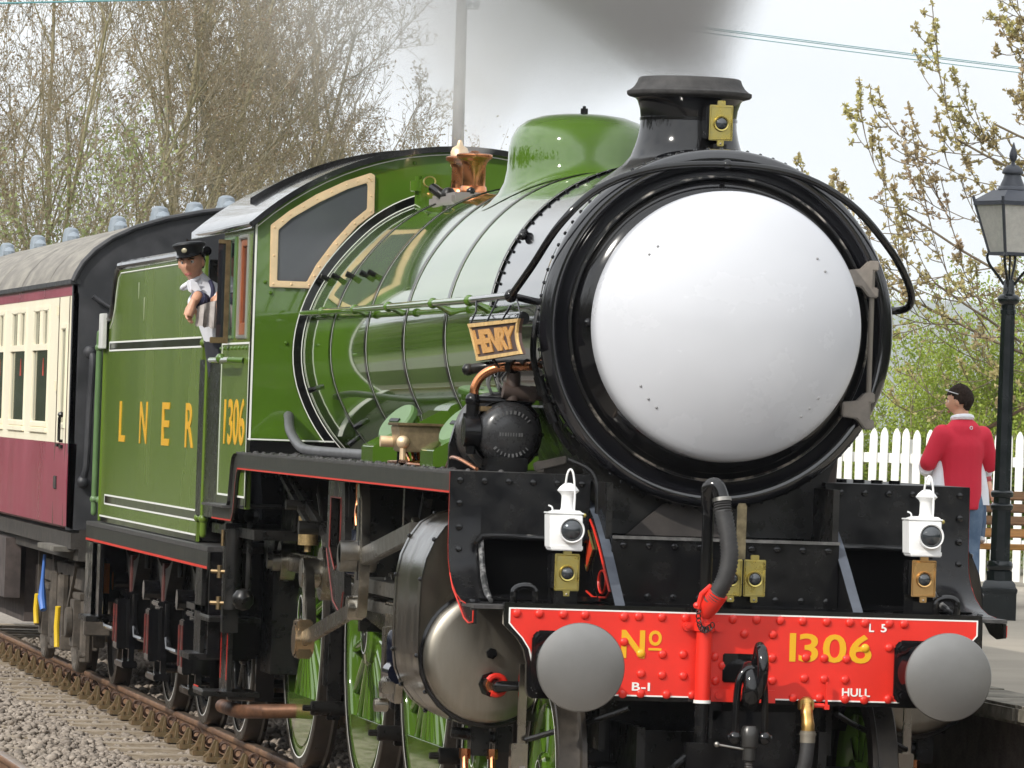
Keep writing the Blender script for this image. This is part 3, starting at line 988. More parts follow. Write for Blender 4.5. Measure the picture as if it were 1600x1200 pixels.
# sill below the sheet at the left with its red line, and the flat front platform
m = MB().box((-1.285, 0.055, 1.296), (1.285, 0.30, 1.313)).box((-1.285, 0.30, 1.296), (-0.6, 0.42, 1.3125)).box((0.6, 0.30, 1.296), (1.285, 0.42, 1.3125))
fp = eng("front_platform", m, PLATE)
for sg in (-1, 1):
    m = MB().prism([(0.06, 1.294), (0.06, 1.225), (0.20, 1.215), (0.34, 1.235), (0.50, 1.30), (0.50, 1.312), (0.30, 1.2945)], "x", sg * 1.27, sg * 1.283)
    v_ = part("side_valance", m, BLACKM, fp)
    part("red_lining", MB().tube([(sg * 1.286, 0.07, 1.285), (sg * 1.286, 0.07, 1.232), (sg * 1.286, 0.20, 1.222), (sg * 1.286, 0.34, 1.242), (sg * 1.286, 0.52, 1.31), (sg * 1.286, 0.70, 1.37), (sg * 1.286, 0.80, 1.44)], 0.004, 6), REDL, v_)
    part("hoop", MB().tube(smooth_path([(sg * 1.02 - 0.055, 0.18, 1.31), (sg * 1.02 - 0.055, 0.18, 1.385), (sg * 1.02, 0.18, 1.405), (sg * 1.02 + 0.045, 0.18, 1.385), (sg * 1.02 + 0.045, 0.18, 1.31)], 4), 0.017, 10), BLACK, fp)

# main frame ends with curved top edge, lining and the red diamond plate
FRP = [(1.25, 1.30), (1.25, 1.815), (1.10, 1.815), (0.95, 1.785), (0.78, 1.72), (0.60, 1.625), (0.42, 1.51), (0.27, 1.41), (0.12, 1.315), (0.12, 1.30)]
for sg in (-1, 1):
    xa = sg * 0.575
    fm = part("frame_plate", MB().prism(FRP, "x", xa - 0.018, xa + 0.018), BLACK, ENG, label=None)
    part("edge_strip", MB().grid([[(xa + d_, y - 0.004, z + 0.003) for y, z in FRP[2:9]] for d_ in (-0.024, 0.024)]), mat("worn_frame_edge", (0.07, 0.08, 0.10), 0.45, var=0.2), fm)
    if sg < 0:
        red = [(1.20, 1.77), (1.08, 1.765), (0.95, 1.735), (0.79, 1.672), (0.61, 1.575), (0.43, 1.46), (0.32, 1.385), (0.40, 1.355), (0.75, 1.345), (0.95, 1.37), (1.15, 1.55)]
        part("red_lining", MB().tube([(xa - 0.019, y, z) for y, z in red], 0.0055, 6, closed=True), REDL, fm)
        part("works_plate", MB().prism([(0.90, 1.655), (0.76, 1.575), (0.90, 1.48), (1.04, 1.575)], "x", xa - 0.026, xa - 0.018), mat("red_plate", (0.62, 0.06, 0.02), 0.4), fm)
        part("plate_rim", MB().tube([(xa - 0.025, 0.90, 1.665), (xa - 0.025, 0.745, 1.575), (xa - 0.025, 0.90, 1.47), (xa - 0.025, 1.055, 1.575)], 0.006, 6, closed=True), BRASS, fm)
        part("slot_lining", MB().tube([(xa - 0.02, 0.52 + 0.10 * math.cos(a), 1.425 + 0.055 * math.sin(a)) for a in np.linspace(0, 2 * PI, 16)[:-1]], 0.005, 6, closed=True), REDL, fm)
# cross plate and saddle between the frames
xp = eng("cross_plate", MB().box((-0.555, 0.50, 1.315), (0.555, 0.515, 1.645)).box((-0.555, 0.515, 1.63), (0.555, 1.2, 1.645)).box((-0.56, 0.435, 1.313), (0.56, 0.50, 1.33)), BLACKM, bev=0.004)
xr = MB().lathe([(0.018, 0), (0.017, 0.008), (0.012, 0.013), (0.0, 0.015)], (0, 0, 0), "z", 10).mesh("rivet", BLACK)
for x in np.linspace(-0.50, 0.50, 9):
    part("rivet", xr, None, xp, loc=(x, 0.50, 1.605), rot=(R(90), 0, 0))
    part("rivet", xr, None, xp, loc=(x, 0.50, 1.36), rot=(R(90), 0, 0))
part("top_strip", MB().box((-0.555, 0.485, 1.635), (0.555, 0.5, 1.65)), mat("scuffed_edge", (0.06, 0.058, 0.055), 0.5, col2=(0.14, 0.135, 0.13), scale=20), xp)
eng("smokebox_saddle", MB().prism([(-0.53, 1.65), (-0.62, 1.98), (-0.75, 2.25), (0.75, 2.25), (0.62, 1.98), (0.53, 1.65)], "y", 1.05, 2.5), FRAME)
# patched dusty panels under the smokebox
eng("dusty_panel", MB().prism([(-0.40, 1.647), (-0.22, 1.80), (-0.12, 1.83), (0.03, 1.72), (0.12, 1.647)], "y", 0.985, 1.0), mat("dusty_sheet", (0.045, 0.038, 0.034), 0.7, var=0.25))

# frames, firebox and ashpan inside, with an added box that blocks light
eng("frame_and_light_block", MB().box((-0.57, 0.6, 0.62), (-0.54, 10.4, 1.90)).box((0.54, 0.6, 0.62), (0.57, 10.4, 1.90)).box((-0.54, 2.3, 0.9), (0.54, 10.4, 2.1)).box((-0.60, 6.9, 1.62), (0.60, 8.9, 1.97)), FRAME)
m = MB().box((-0.6, 0.9, 0.45), (0.6, 0.95, 1.2)).box((-0.6, 2.3, 0.3), (0.6, 2.36, 1.2)).box((-0.46, 0.2, 0.30), (-0.42, 3.2, 0.75)).box((0.42, 0.2, 0.30), (0.46, 3.2, 0.75)).box((-0.45, 0.55, 0.32), (0.45, 0.58, 0.72))
eng("bogie_frame", m, FRAME)

# ------------------------------------------------------------------ buffer beam
def beam_outline(g=0.0, top=1.330):
    half = [(1.150 - g, top - g), (1.150 - g, 1.225 + g * 0.4), (1.128 - g, 1.205 + g * 0.2), (1.085 - g, 1.165), (1.052 - g, 1.115), (1.035 - g, 1.05), (1.032 - g, 0.93), (1.025 - g, 0.898 + g), (1.005 - g, 0.884 + g)]
    return [(-x, z) for x, z in reversed(half)][::-1][::-1] and ([(x, z) for x, z in half] + [(-x, z) for x, z in reversed(half)])


beam = eng("buffer_beam", MB().prism(beam_outline(), "y", 0.0, 0.05), BLACK, bev=0.003)
part("red_panel", MB().prism(beam_outline(0.028), "y", -0.004, 0.001), RED, beam)
part("white_lining", MB().frame(beam_outline(0.022), beam_outline(0.029), "y", -0.0055, -0.0005), WHITEL, beam)
RIV = [(-1.09, 1.283), (-0.984, 1.287), (-0.869, 1.285), (-0.766, 1.288), (-0.579, 1.278), (-0.51, 1.282), (-0.398, 1.282), (-0.284, 1.29), (-0.058, 1.289), (0.056, 1.285), (-0.575, 1.16), (-0.493, 1.108), (-0.389, 1.107), (-0.29, 1.109), (-0.001, 1.214), (-0.14, 1.102), (-0.1, 1.062), (0.104, 1.064), (-0.489, 1.012), (-0.388, 1.009), (-0.286, 1.008), (-0.132, 0.989), (-0.574, 0.917), (-0.488, 0.92), (-0.364, 0.919), (-0.241, 0.919), (0.17, 1.288), (0.278, 1.285), (0.394, 1.288), (0.506, 1.286), (0.579, 1.284), (0.696, 1.284), (0.769, 1.293), (0.137, 1.214), (0.295, 1.012), (0.391, 1.011), (0.492, 1.01), (0.141, 0.997), (0.584, 1.162), (0.7, 1.167), (0.299, 1.11), (0.388, 1.109), (0.496, 1.108), (0.137, 1.104), (0.244, 0.92), (0.371, 0.922), (0.495, 0.919), (0.588, 0.918), (0.704, 0.924)]
br = MB().lathe([(0.0215, 0), (0.021, 0.004), (0.017, 0.009), (0.010, 0.0125), (0.0, 0.0135)], (0, 0, 0), "z", 14)
br_red = br.mesh("rivet", RED)
br_yel = br.mesh("rivet", YEL)
for i, (x, z) in enumerate(RIV):
    z = min(z, 1.281)
    yel = (x, z) in ((-0.493, 1.108), (0.584, 1.162))
    part("rivet", br_yel if yel else br_red, None, beam, loc=(x, -0.004, z), rot=(R(90), 0, 0))


def on_beam(x0, z0):
    return lambda x, y, d: (x0 + x, -0.0042 - d, z0 + y)


lettering("number_lettering", "N", 0.112, 0.132, on_beam(-0.588, 1.085), YEL, beam, bold=0.03)
lettering("number_lettering", "o", 0.062, 0.072, on_beam(-0.458, 1.146), YEL, beam, bold=0.012)
part("underline", MB().box((-0.458, -0.0075, 1.124), (-0.396, -0.0042, 1.135)), YEL, beam)
lettering("number_lettering", "I", 0.030, 0.134, on_beam(0.219, 1.090), YEL, beam, bold=0.012)
lettering("number_lettering", "306", 0.352, 0.136, on_beam(0.264, 1.089), YEL, beam, bold=0.016, spacing=1.04)
lettering("class_lettering", "B-I", 0.086, 0.039, on_beam(-0.531, 0.933), WHITEL, beam, bold=0.02, spacing=1.1)
lettering("class_lettering", "L", 0.024, 0.039, on_beam(0.600, 1.240), WHITEL, beam, bold=0.02)
lettering("class_lettering", "5", 0.028, 0.039, on_beam(0.657, 1.240), WHITEL, beam, bold=0.02)
lettering("shed_lettering", "HULL", 0.136, 0.039, on_beam(0.479, 0.932), WHITEL, beam, bold=0.02)


# buffers
def buffer(x):
    bp = part("buffer", MB().prism([(x - 0.147 + a * 0.89, z) for a, z in ((0.03, 0.905), (0.30, 0.905), (0.33, 0.935), (0.33, 1.175), (0.30, 1.205), (0.03, 1.205), (0.0, 1.175), (0.0, 0.935))], "y", -0.035, -0.005), BLACK, ENG, bev=0.008)
    m_ = MB().lathe([(0.135, -0.034), (0.13, -0.06), (0.115, -0.09), (0.108, -0.30), (0.102, -0.305), (0.085, -0.306)], (x, 0, 1.055), "y", 40)
    part("socket", m_, BLACK, bp)
    part("red_band", MB().lathe([(0.1095, -0.20), (0.1105, -0.205), (0.1105, -0.275), (0.1095, -0.28)], (x, 0, 1.055), "y", 40), RED, bp)
    part("ram", MB().cyl((x, -0.29, 1.055), (x, -0.49, 1.055), 0.08, 24), STEEL, bp)
    part("head", MB().lathe([(0.0, -0.485), (0.10, -0.488), (0.198, -0.500), (0.2055, -0.506), (0.2065, -0.514), (0.202, -0.522), (0.17, -0.532), (0.12, -0.541), (0.06, -0.546), (0.0, -0.548)], (x, 0, 1.055), "y", 72), BUFST, bp, ang=40)
    nut = MB().cyl((0, 0, 0), (0, 0, 0.022), 0.026, 6).cyl((0, 0, 0.02), (0, 0, 0.04), 0.013, 8).mesh("bolt", BLACK)
    for dx, dz in ((-0.110, -0.11), (0.110, -0.11), (-0.110, 0.11), (0.110, 0.11)):
        part("bolt", nut, None, bp, loc=(x + dx, -0.035, 1.055 + dz), rot=(R(90), 0, 0))
    return bp


buffer(-0.87)
buffer(0.87)

# drawhook and screw coupling
cp = eng("coupling", MB().tube(smooth_path([(0, -0.0, 1.06), (0, -0.12, 1.06), (0, -0.20, 1.02), (0, -0.215, 0.95), (0, -0.165, 0.90), (0, -0.11, 0.92)], 5), [0.03] * 6 + [0.04] * 8 + [0.045] * 8 + [0.032] * 4, 12), BLACK)
part("hook_tip", MB().tube(smooth_path([(0.035, -0.06, 1.00), (0.035, -0.15, 1.12), (0.04, -0.18, 1.165), (0.045, -0.235, 1.10), (0.04, -0.24, 1.00), (0.02, -0.21, 0.93)], 5), [0.022] * 12 + [0.028] * 10 + [0.03] * 4, 12), BLACK, cp)
part("hook_plate", MB().box((-0.10, -0.016, 0.985), (0.09, -0.002, 1.12)), BLACK, cp, bev=0.005)
sh = MB().tube(smooth_path([(-0.068, -0.20, 0.715), (-0.070, -0.20, 0.80), (-0.062, -0.20, 0.98), (-0.035, -0.20, 1.045), (0.0, -0.20, 1.06), (0.035, -0.20, 1.045), (0.062, -0.20, 0.98), (0.070, -0.20, 0.80), (0.068, -0.20, 0.715)], 5), 0.0175, 12)
sh.cyl((-0.105, -0.20, 0.735), (0.105, -0.20, 0.735), 0.016, 12)
for s_ in (-1, 1):
    sh.ball((s_ * 0.07, -0.20, 0.735), 0.034, 14)
part("shackle", sh, BLACK, cp)
part("trunnion", MB().lathe([(0.0, 0.79), (0.030, 0.79), (0.040, 0.775), (0.044, 0.74), (0.040, 0.695), (0.03, 0.685), (0.03, 0.63), (0, 0.63)], (0, -0.20, 0), "z", 20), mat("greasy_steel", (0.06, 0.058, 0.055), 0.3, metal=0.6, rvar=0.2), cp)
th = [(0.0, 0.64)] + [((0.021 if i % 2 else 0.0165), 0.64 - i * 0.006) for i in range(46)] + [(0.0, 0.364)]
part("screw", MB().lathe(th, (0, -0.20, 0), "z", 14), mat("screw_steel", (0.12, 0.115, 0.11), 0.35, metal=0.8), cp)
part("tommy_bar", MB().cyl((-0.155, -0.20, 0.70), (-0.02, -0.2, 0.68), 0.006, 8).ball((-0.155, -0.2, 0.70), 0.014, 10), STEEL, cp)
gd = eng("guard_bracket", MB().box((-0.17, -0.075, 0.30), (-0.155, 0.0, 0.875)).prism([(-0.17, 0.885), (-0.10, 0.885), (-0.10, 0.84), (-0.13, 0.80), (-0.17, 0.80)], "y", -0.02, -0.005).box((-0.155, -0.02, 0.30), (0.26, -0.005, 0.85)), BLACKM)
part("lower_strip", MB().box((-0.155, -0.022, 0.892), (0.155, -0.006, 0.952)), RED, gd)
bm_ = MB().cyl((0, 0, 0), (0, 0, 0.018), 0.017, 8).mesh("bolt", RED)
for x in (-0.12, -0.01, 0.115):
    part("bolt", bm_, None, gd, loc=(x, -0.022, 0.922), rot=(R(90), 0, 0))

# vacuum standpipe: red below, black above, bend, ribbed hose down to its red dummy plug
VX = -0.205
vac = eng("vacuum_pipe", MB().cyl((VX, -0.065, 0.895), (VX, -0.065, 1.31), 0.037, 24, 0).cyl((VX, -0.065, 0.885), (VX, -0.065, 0.90), 0.041, 24, 1), [RED, WHITEL])
part("lower_pipe", MB().cyl((VX, -0.065, 0.35), (VX, -0.065, 0.886), 0.034, 20).box((VX - 0.075, -0.11, 0.575), (VX + 0.045, -0.02, 0.70)), BLACKM, vac, bev=0.003)
part("drain_hose", MB().tube(smooth_path([(VX - 0.07, -0.07, 0.63), (VX - 0.13, -0.08, 0.58), (VX - 0.20, -0.06, 0.48), (VX - 0.24, -0.05, 0.38)], 5), 0.02, 10), BLACKM, vac)
part("upper_pipe", MB().tube(smooth_path([(VX, -0.065, 1.30), (VX - 0.001, -0.065, 1.55), (VX, -0.065, 1.80), (VX - 0.004, -0.068, 1.855), (VX + 0.0, -0.08, 1.900), (VX + 0.03, -0.10, 1.905), (VX + 0.052, -0.115, 1.845)], 5), [0.028] * 11 + [0.034] * 6 + [0.038] * 14, 20), BLACK, vac)
br_ = MB().box((VX - 0.062, -0.03, 1.225), (VX + 0.062, -0.006, 1.262)).lathe([(0.041, 1.222), (0.047, 1.224), (0.047, 1.262), (0.041, 1.264)], (VX, -0.065, 0), "z", 20)
br_.cyl((VX - 0.075, -0.035, 1.243), (VX - 0.075, -0.005, 1.243), 0.022, 16).cyl((VX + 0.075, -0.035, 1.243), (VX + 0.075, -0.005, 1.243), 0.022, 16).cyl((VX - 0.075, -0.045, 1.243), (VX - 0.075, -0.03, 1.243), 0.012, 6)
part("pipe_bracket", br_, RED, vac)
hose = smooth_path([(VX + 0.051, -0.115, 1.852), (VX + 0.060, -0.13, 1.78), (VX + 0.078, -0.15, 1.68), (VX + 0.088, -0.165, 1.58), (VX + 0.072, -0.165, 1.48), (VX + 0.036, -0.145, 1.40), (VX + 0.014, -0.12, 1.365)], 12)
rr = [0.041 + (0.0035 if i % 2 else -0.0025) for i in range(len(hose))]
part("ribbed_hose", MB().tube(hose, rr, 20), RUBBER, vac, ang=80)
part("hose_clip", MB().tube([hose[0], hose[3]], 0.0455, 20).tube([hose[-5], hose[-2]], 0.045, 20), STEEL, vac)
du = MB().tube([(VX + 0.045, -0.14, 1.41), (VX + 0.01, -0.11, 1.345), (VX - 0.005, -0.08, 1.30)], [0.052, 0.050, 0.032], 20).tube([(VX - 0.045, -0.12, 1.33), (VX - 0.03, -0.13, 1.40), (VX + 0.01, -0.15, 1.44)], 0.014, 8)
du.ball((VX - 0.052, -0.12, 1.345), 0.017, 8)
part("dummy_plug", du, RED, vac)
for i in range(11):
    a = i / 10
    p = V((VX - 0.045 + 0.07 * a - 0.02 * math.sin(a * PI), -0.125, 1.345 - 0.10 * math.sin(a * PI * 0.75) - 0.02 * a))
    ln = MB().tube([p + V((0.010 * math.cos(t), 0.004 * (i % 2) * math.sin(t), 0.014 * math.sin(t))) for t in np.linspace(0, 2 * PI, 9)[:-1]], 0.0032, 5, closed=True)
    part("chain_link", ln, FRAME, vac)
part("ring_clip", MB().lathe([(0.036, 1.318), (0.043, 1.322), (0.043, 1.34), (0.036, 1.344)], (VX, -0.07, 0), "z", 16), STEEL, vac)

# steam heating pipe on the right
sh_ = eng("steam_heat_pipe", MB().ball((0.297, -0.06, 0.895), 0.036, 14).tube(smooth_path([(0.297, -0.06, 0.905), (0.293, -0.09, 0.86), (0.297, -0.11, 0.80), (0.297, -0.115, 0.765)], 4), [0.026] * 4 + [0.03] * 4 + [0.032] * 5, 14).box((0.262, -0.085, 0.865), (0.33, -0.03, 0.915)), mat("tarnished_brass", (0.50, 0.31, 0.10), 0.35, metal=0.9, var=0.25, scale=18), bev=0.004)
part("hose", MB().tube(smooth_path([(0.297, -0.115, 0.72), (0.293, -0.12, 0.66), (0.28, -0.115, 0.58), (0.25, -0.10, 0.48), (0.21, -0.08, 0.40)], 5), 0.034, 14), RUBBER, sh_)
part("hose_collar", MB().cyl((0.297, -0.115, 0.77), (0.297, -0.115, 0.715), 0.037, 16).cyl((0.297, -0.115, 0.76), (0.297, -0.115, 0.75), 0.041, 16), mat("galvanised_collar", (0.28, 0.25, 0.20), 0.5, metal=0.7), sh_)
part("tap_lever", MB().box((0.392, -0.05, 0.88), (0.402, -0.035, 1.0)).box((0.385, -0.06, 0.87), (0.409, -0.02, 0.892)).cyl((0.33, -0.05, 0.888), (0.385, -0.045, 0.888), 0.011, 8), RED, sh_)


# brass faced electric lamps and lamp irons
def elamp(x, y, z, w=0.118, h=0.175, m1=BRASS):
    lp = part("electric_lamp", MB().box((x - w / 2 - 0.012, y, z - h / 2 + 0.008), (x + w / 2 + 0.004, y + 0.13, z + h / 2 - 0.004)), BLACKM, ENG, bev=0.006)
    part("face", MB().box((x - w / 2, y - 0.014, z - h / 2), (x + w / 2, y - 0.001, z + h / 2)).box((x - 0.02, y - 0.013, z + h / 2 - 0.002), (x + 0.02, y + 0.004, z + h / 2 + 0.022)).box((x - 0.017, y - 0.013, z - h / 2 - 0.028), (x + 0.017, y, z - h / 2 + 0.002)), m1, lp, bev=0.003)
    part("rim", MB().tube([(x + sx * (w / 2 - 0.007), y - 0.014, z + sz * (h / 2 - 0.007)) for sx, sz in ((-1, -1), (1, -1), (1, 1), (-1, 1))], 0.0045, 6, closed=True), m1, lp)
    part("lens_ring", MB().lathe([(0.028, -0.012), (0.030, -0.028), (0.036, -0.030), (0.039, -0.024), (0.040, -0.013)], (x, y, z - 0.004), "y", 28), m1, lp)
    part("lens", MB().lathe([(0.030, -0.022), (0.024, -0.031), (0.013, -0.037), (0.0, -0.039)], (x, y, z - 0.004), "y", 24), LENS, lp)
    part("screw", MB().ball((x, y - 0.014, z - h / 2 - 0.016), 0.006, 8), STEEL, lp)
    return lp


elamp(0.092, 1.44, 3.685)
elamp(-0.828, 0.18, 1.475)
elamp(0.898, 0.18, 1.495, m1=mat("copper_toned_brass", (0.55, 0.34, 0.14), 0.3, metal=0.9, rvar=0.1))
elamp(-0.050, 0.12, 1.475, w=0.105)
elamp(0.063, 0.12, 1.475, w=0.105)
for x in (-0.828, 0.898, 0.02):
    eng("lamp_bracket", MB().box((x - 0.05, 0.17, 1.31), (x + 0.05, 0.30, 1.385)).box((x - 0.07, 0.26, 1.31), (x + 0.07, 0.285, 1.55)), BLACKM, bev=0.004)
eng("lamp_bracket", MB().box((0.06, 1.44, 3.50), (0.125, 1.56, 3.58)), BLACK)
m = MB().prism([(-0.012, 1.56), (0.034, 1.56), (0.034, 1.81), (0.027, 1.826), (-0.005, 1.826), (-0.012, 1.81)], "y", 0.20, 0.208)
eng("lamp_iron", m, mat("dull_brass_iron", (0.20, 0.165, 0.10), 0.45, metal=0.8, var=0.3, scale=20))

# ------------------------------------------------------------------ cylinders
YC0, YC1 = 0.98, 1.85
for sg in (-1, 1):
    cx = 1.05 * sg
    cxs = -1.05
    prof = [(cxs + 0.30, 0.72)] + [(cxs + 0.345 * math.cos(R(a)), 1.03 + 0.345 * math.sin(R(a))) for a in range(-60, -181, -15)]
    prof += [(-1.395, 1.25), (-1.39, 1.40), (-1.37, 1.50), (-1.33, 1.59), (-1.28, 1.66), (-1.21, 1.705), (-1.12, 1.73), (-0.62, 1.73), (-0.62, 0.72)]
    pr = [((x if sg < 0 else -x), z) for x, z in prof]
    cy = part("cylinder", MB().prism(pr, "y", YC0 + 0.03, YC1), CLAD, ENG, bev=0.006)
    out = [(cxs + 0.349 * math.cos(R(a)), 1.03 + 0.349 * math.sin(R(a))) for a in range(-90, -181, -15)] + [(-1.399, 1.25), (-1.394, 1.40), (-1.374, 1.502), (-1.333, 1.594), (-1.282, 1.664), (-1.21, 1.709), (-1.12, 1.734)]
    for y0, y1 in ((YC0 + 0.027, YC0 + 0.075), (YC1 - 0.05, YC1 + 0.003)):
        m = MB().grid([[((x if sg < 0 else -x), y, z) for x, z in out] for y in (y0, y1)])
        part("edge_band", m, CLAD, cy)
    m = MB()
    for y in (YC0 + 0.05, YC1 - 0.025):
        for i in range(0, len(out), 2):
            m.ball((out[i][0] * -sg if sg > 0 else out[i][0], y, out[i][1]), 0.012, 6)
    part("band_bolts", m, BLACK, cy, kind="stuff")
    cv = part("cylinder_cover", MB().lathe([(0.315, YC0 + 0.03), (0.315, YC0 - 0.01), (0.308, YC0 - 0.035), (0.292, YC0 - 0.052), (0.25, YC0 - 0.060), (0.0, YC0 - 0.062)], (cx + sg * 0.01, 0, 1.03), "y", 72), CYLST, cy, ang=40)
    part("cover_rim", MB().lathe([(0.318, YC0 + 0.03), (0.332, YC0 + 0.028), (0.332, YC0 + 0.015), (0.318, YC0 + 0.012)], (cx + sg * 0.01, 0, 1.03), "y", 64), BLACK, cy)
    part("valve_chest_cover", MB().lathe([(0.17, YC0 + 0.03), (0.17, YC0), (0.13, YC0 - 0.015), (0.0, YC0 - 0.02)], (sg * 0.93, 0, 1.50), "y", 36), FRAME, cy)
    part("drain_cocks", MB().cyl((cx - 0.15, 1.15, 0.66), (cx + 0.12, 1.15, 0.63), 0.03, 10).box((cx - 0.06, 1.08, 0.55), (cx + 0.03, 1.2, 0.70)).box((cx + 0.06, 1.08, 0.57), (cx + 0.14, 1.18, 0.70)), FRAME, cy, bev=0.005)
    for dx in (-0.09, 0.045):
        part("drain_pipe", MB().tube([(cx + dx, 1.08, 0.58), (cx + dx, 1.06, 0.50), (cx + dx + 0.01, 0.98, 0.30), (cx + dx + 0.01, 0.95, 0.16)], 0.017, 10).cyl((cx + dx, 1.08, 0.585), (cx + dx, 1.08, 0.535), 0.028, 6), COPPER, cy)
    if sg < 0:
        part("cover_plug", MB().cyl((-1.055, YC0 - 0.06, 1.055), (-1.055, YC0 - 0.095, 1.055), 0.028, 6).cyl((-1.055, YC0 - 0.095, 1.055), (-1.055, YC0 - 0.11, 1.055), 0.015, 8), BLACK, cy)
        rv_ = MB().cyl((-1.05, YC0 - 0.05, 0.905), (-1.05, YC0 - 0.075, 0.905), 0.062, 8)
        part("relief_valve_seat", rv_, BLACK, cy)
        part("relief_valve", MB().cyl((-1.05, YC0 - 0.07, 0.905), (-1.045, YC0 - 0.12, 0.905), 0.042, 8), COPPER, cy, bev=0.004)
        part("relief_valve_ring", MB().tube([(-1.035 + 0.045 * math.cos(a), YC0 - 0.135, 0.905 + 0.045 * math.sin(a)) for a in np.linspace(R(-120), R(150), 12)], 0.016, 8), RED, cy)
        part("relief_pipe", MB().tube([(-1.04, YC0 - 0.11, 0.905), (-1.03, YC0 - 0.18, 0.90), (-0.98, YC0 - 0.20, 0.905), (-0.75, YC0 - 0.20, 0.91)], [0.03, 0.03, 0.024, 0.022], 10), BLACK, cy)
        part("oil_fitting", MB().cyl((-1.33, 2.12, 1.12), (-1.33, 2.12, 1.20), 0.02, 10).cyl((-1.33, 2.12, 1.20), (-1.33, 2.12, 1.26), 0.018, 6), mat("pale_fitting", (0.5, 0.44, 0.33), 0.4, metal=0.6), cy)
        part("oil_pot", MB().lathe([(0.0, 0.94), (0.05, 0.95), (0.055, 1.0), (0.055, 1.08), (0.04, 1.11), (0.02, 1.12), (0.0, 1.12)], (-1.33, 2.13, 0), "z", 18).cyl((-1.33, 2.05, 0.90), (-1.33, 2.25, 0.90), 0.055, 14), mat("dark_oil_pot", (0.006, 0.007, 0.014), 0.12), cy)
        part("cock_lever", MB().box((-1.42, 1.98, 0.80), (-1.36, 2.12, 0.86)).cyl((-1.45, 2.05, 0.74), (-1.38, 2.05, 0.74), 0.035, 12).cyl((-1.38, 2.12, 0.84), (-1.38, 2.2, 0.86), 0.02, 8), STEELO, cy, bev=0.005)
for sg in (-1, 1):
    g = part("guard_iron", MB().box((sg * 0.945 - 0.02, 0.60, 0.62), (sg * 0.945 + 0.02, 0.63, 1.02)).bar((sg * 0.945, 0.615, 0.62), (sg * 0.93, 0.50, 0.12), 0.04, 0.03).box((sg * 0.945 - 0.05, 0.58, 0.50), (sg * 0.945 + 0.03, 0.66, 0.64)), STEELO, ENG, bev=0.004)
    part("brake_rod", MB().tube([(sg * 0.93, 0.56, 0.66), (sg * 0.60, 0.3, 0.79), (sg * 0.5, 0.2, 0.84)], 0.014, 8), FRAME, g)


# ------------------------------------------------------------------ wheels: local axes, outer face towards -X
def wheel(R0, nsp, hub, green, bal=None, crank=None, name="driving_wheel", spoke_w=0.055, grp_loc=(0, 0, 0)):
    ty = 0.068
    rim_in = R0 - ty - 0.075
    wm = MB().lathe([(R0 - ty, 0.05), (R0 - ty, -0.055), (R0 - ty - 0.012, -0.058), (rim_in + 0.008, -0.050), (rim_in, -0.035), (rim_in, 0.045)], (0, 0, 0), "x", 80)
    o = part(name, wm, green, None)
    part("tyre", MB().lathe([(R0 - ty + 0.0005, 0.07), (R0 + 0.028, 0.068), (R0 + 0.028, 0.045), (R0 + 0.004, 0.035), (R0, 0.02), (R0 - 0.006, -0.06), (R0 - 0.014, -0.066), (R0 - ty + 0.004, -0.066), (R0 - ty + 0.0005, -0.06)], (0, 0, 0), "x", 80), TYRE, o)
    part("white_line", MB().lathe([(R0 - ty + 0.004, -0.0675), (R0 - ty - 0.006, -0.0675)], (0, 0, 0), "x", 80), WHITEL, o)
    part("hub", MB().lathe([(hub, 0.06), (hub, -0.06), (hub - 0.012, -0.075), (hub * 0.60, -0.082), (hub * 0.58, -0.07), (0, -0.07)], (0, 0, 0), "x", 40), green, o)
    part("axle_end", MB().lathe([(hub * 0.56, -0.05), (hub * 0.56, -0.078), (0.03, -0.08), (0.025, -0.07), (0, -0.07)], (0, 0, 0), "x", 30), FRAME, o)
    part("hub_line", MB().lathe([(hub * 0.60, -0.0835), (hub * 0.66, -0.0835)], (0, 0, 0), "x", 40), WHITEL, o)
    sp = MB()
    h0, h1 = hub - 0.01, rim_in + 0.01
    sec0, sec1 = (spoke_w * 0.62, 0.034), (spoke_w * 0.42, 0.024)
    rows_ = []
    for (rr_, (a, bb)) in ((h0, sec0), (h1, sec1)):
        rows_.append([(-0.012 + bb * math.cos(t), a * math.sin(t), rr_) for t in np.linspace(0, 2 * PI, 9)[:-1]])
    sp.grid(rows_, closed=True)
    sm = sp.mesh("spoke", green, ang=60)
    for i in range(nsp):
        s_ = link(bpy.data.objects.new("spoke", sm))
        s_.rotation_euler = (2 * PI * (i + 0.5) / nsp, 0, 0)
        s_.parent = o
    if bal:
        a0 = bal
        pts = [(-(rim_in + 0.006) * math.sin(R(a)), -(rim_in + 0.006) * math.cos(R(a))) for a in np.linspace(-a0, a0, 20)]
        part("balance_weight", MB().prism(pts, "x", -0.056, 0.04), green, o, bev=0.004)
    if crank:
        pts = []
        for a in np.linspace(-70, 70, 9):
            pts.append((0.135 * math.sin(R(a)), crank + 0.135 * math.cos(R(a))))
        pts += [(hub * 0.98, 0.02), (hub * 0.8, -0.1), (-hub * 0.8, -0.1), (-hub * 0.98, 0.02)]
        part("crank_boss", MB().prism(pts, "x", -0.076, 0.02), green, o, bev=0.006)
    return o


def place_wheel(o, loc, first, right=False):
    c = o if first else copy_tree(o)
    c.location = loc
    if right:
        c.rotation_euler = (0, 0, PI)
    attach(c, ENG)
    return c


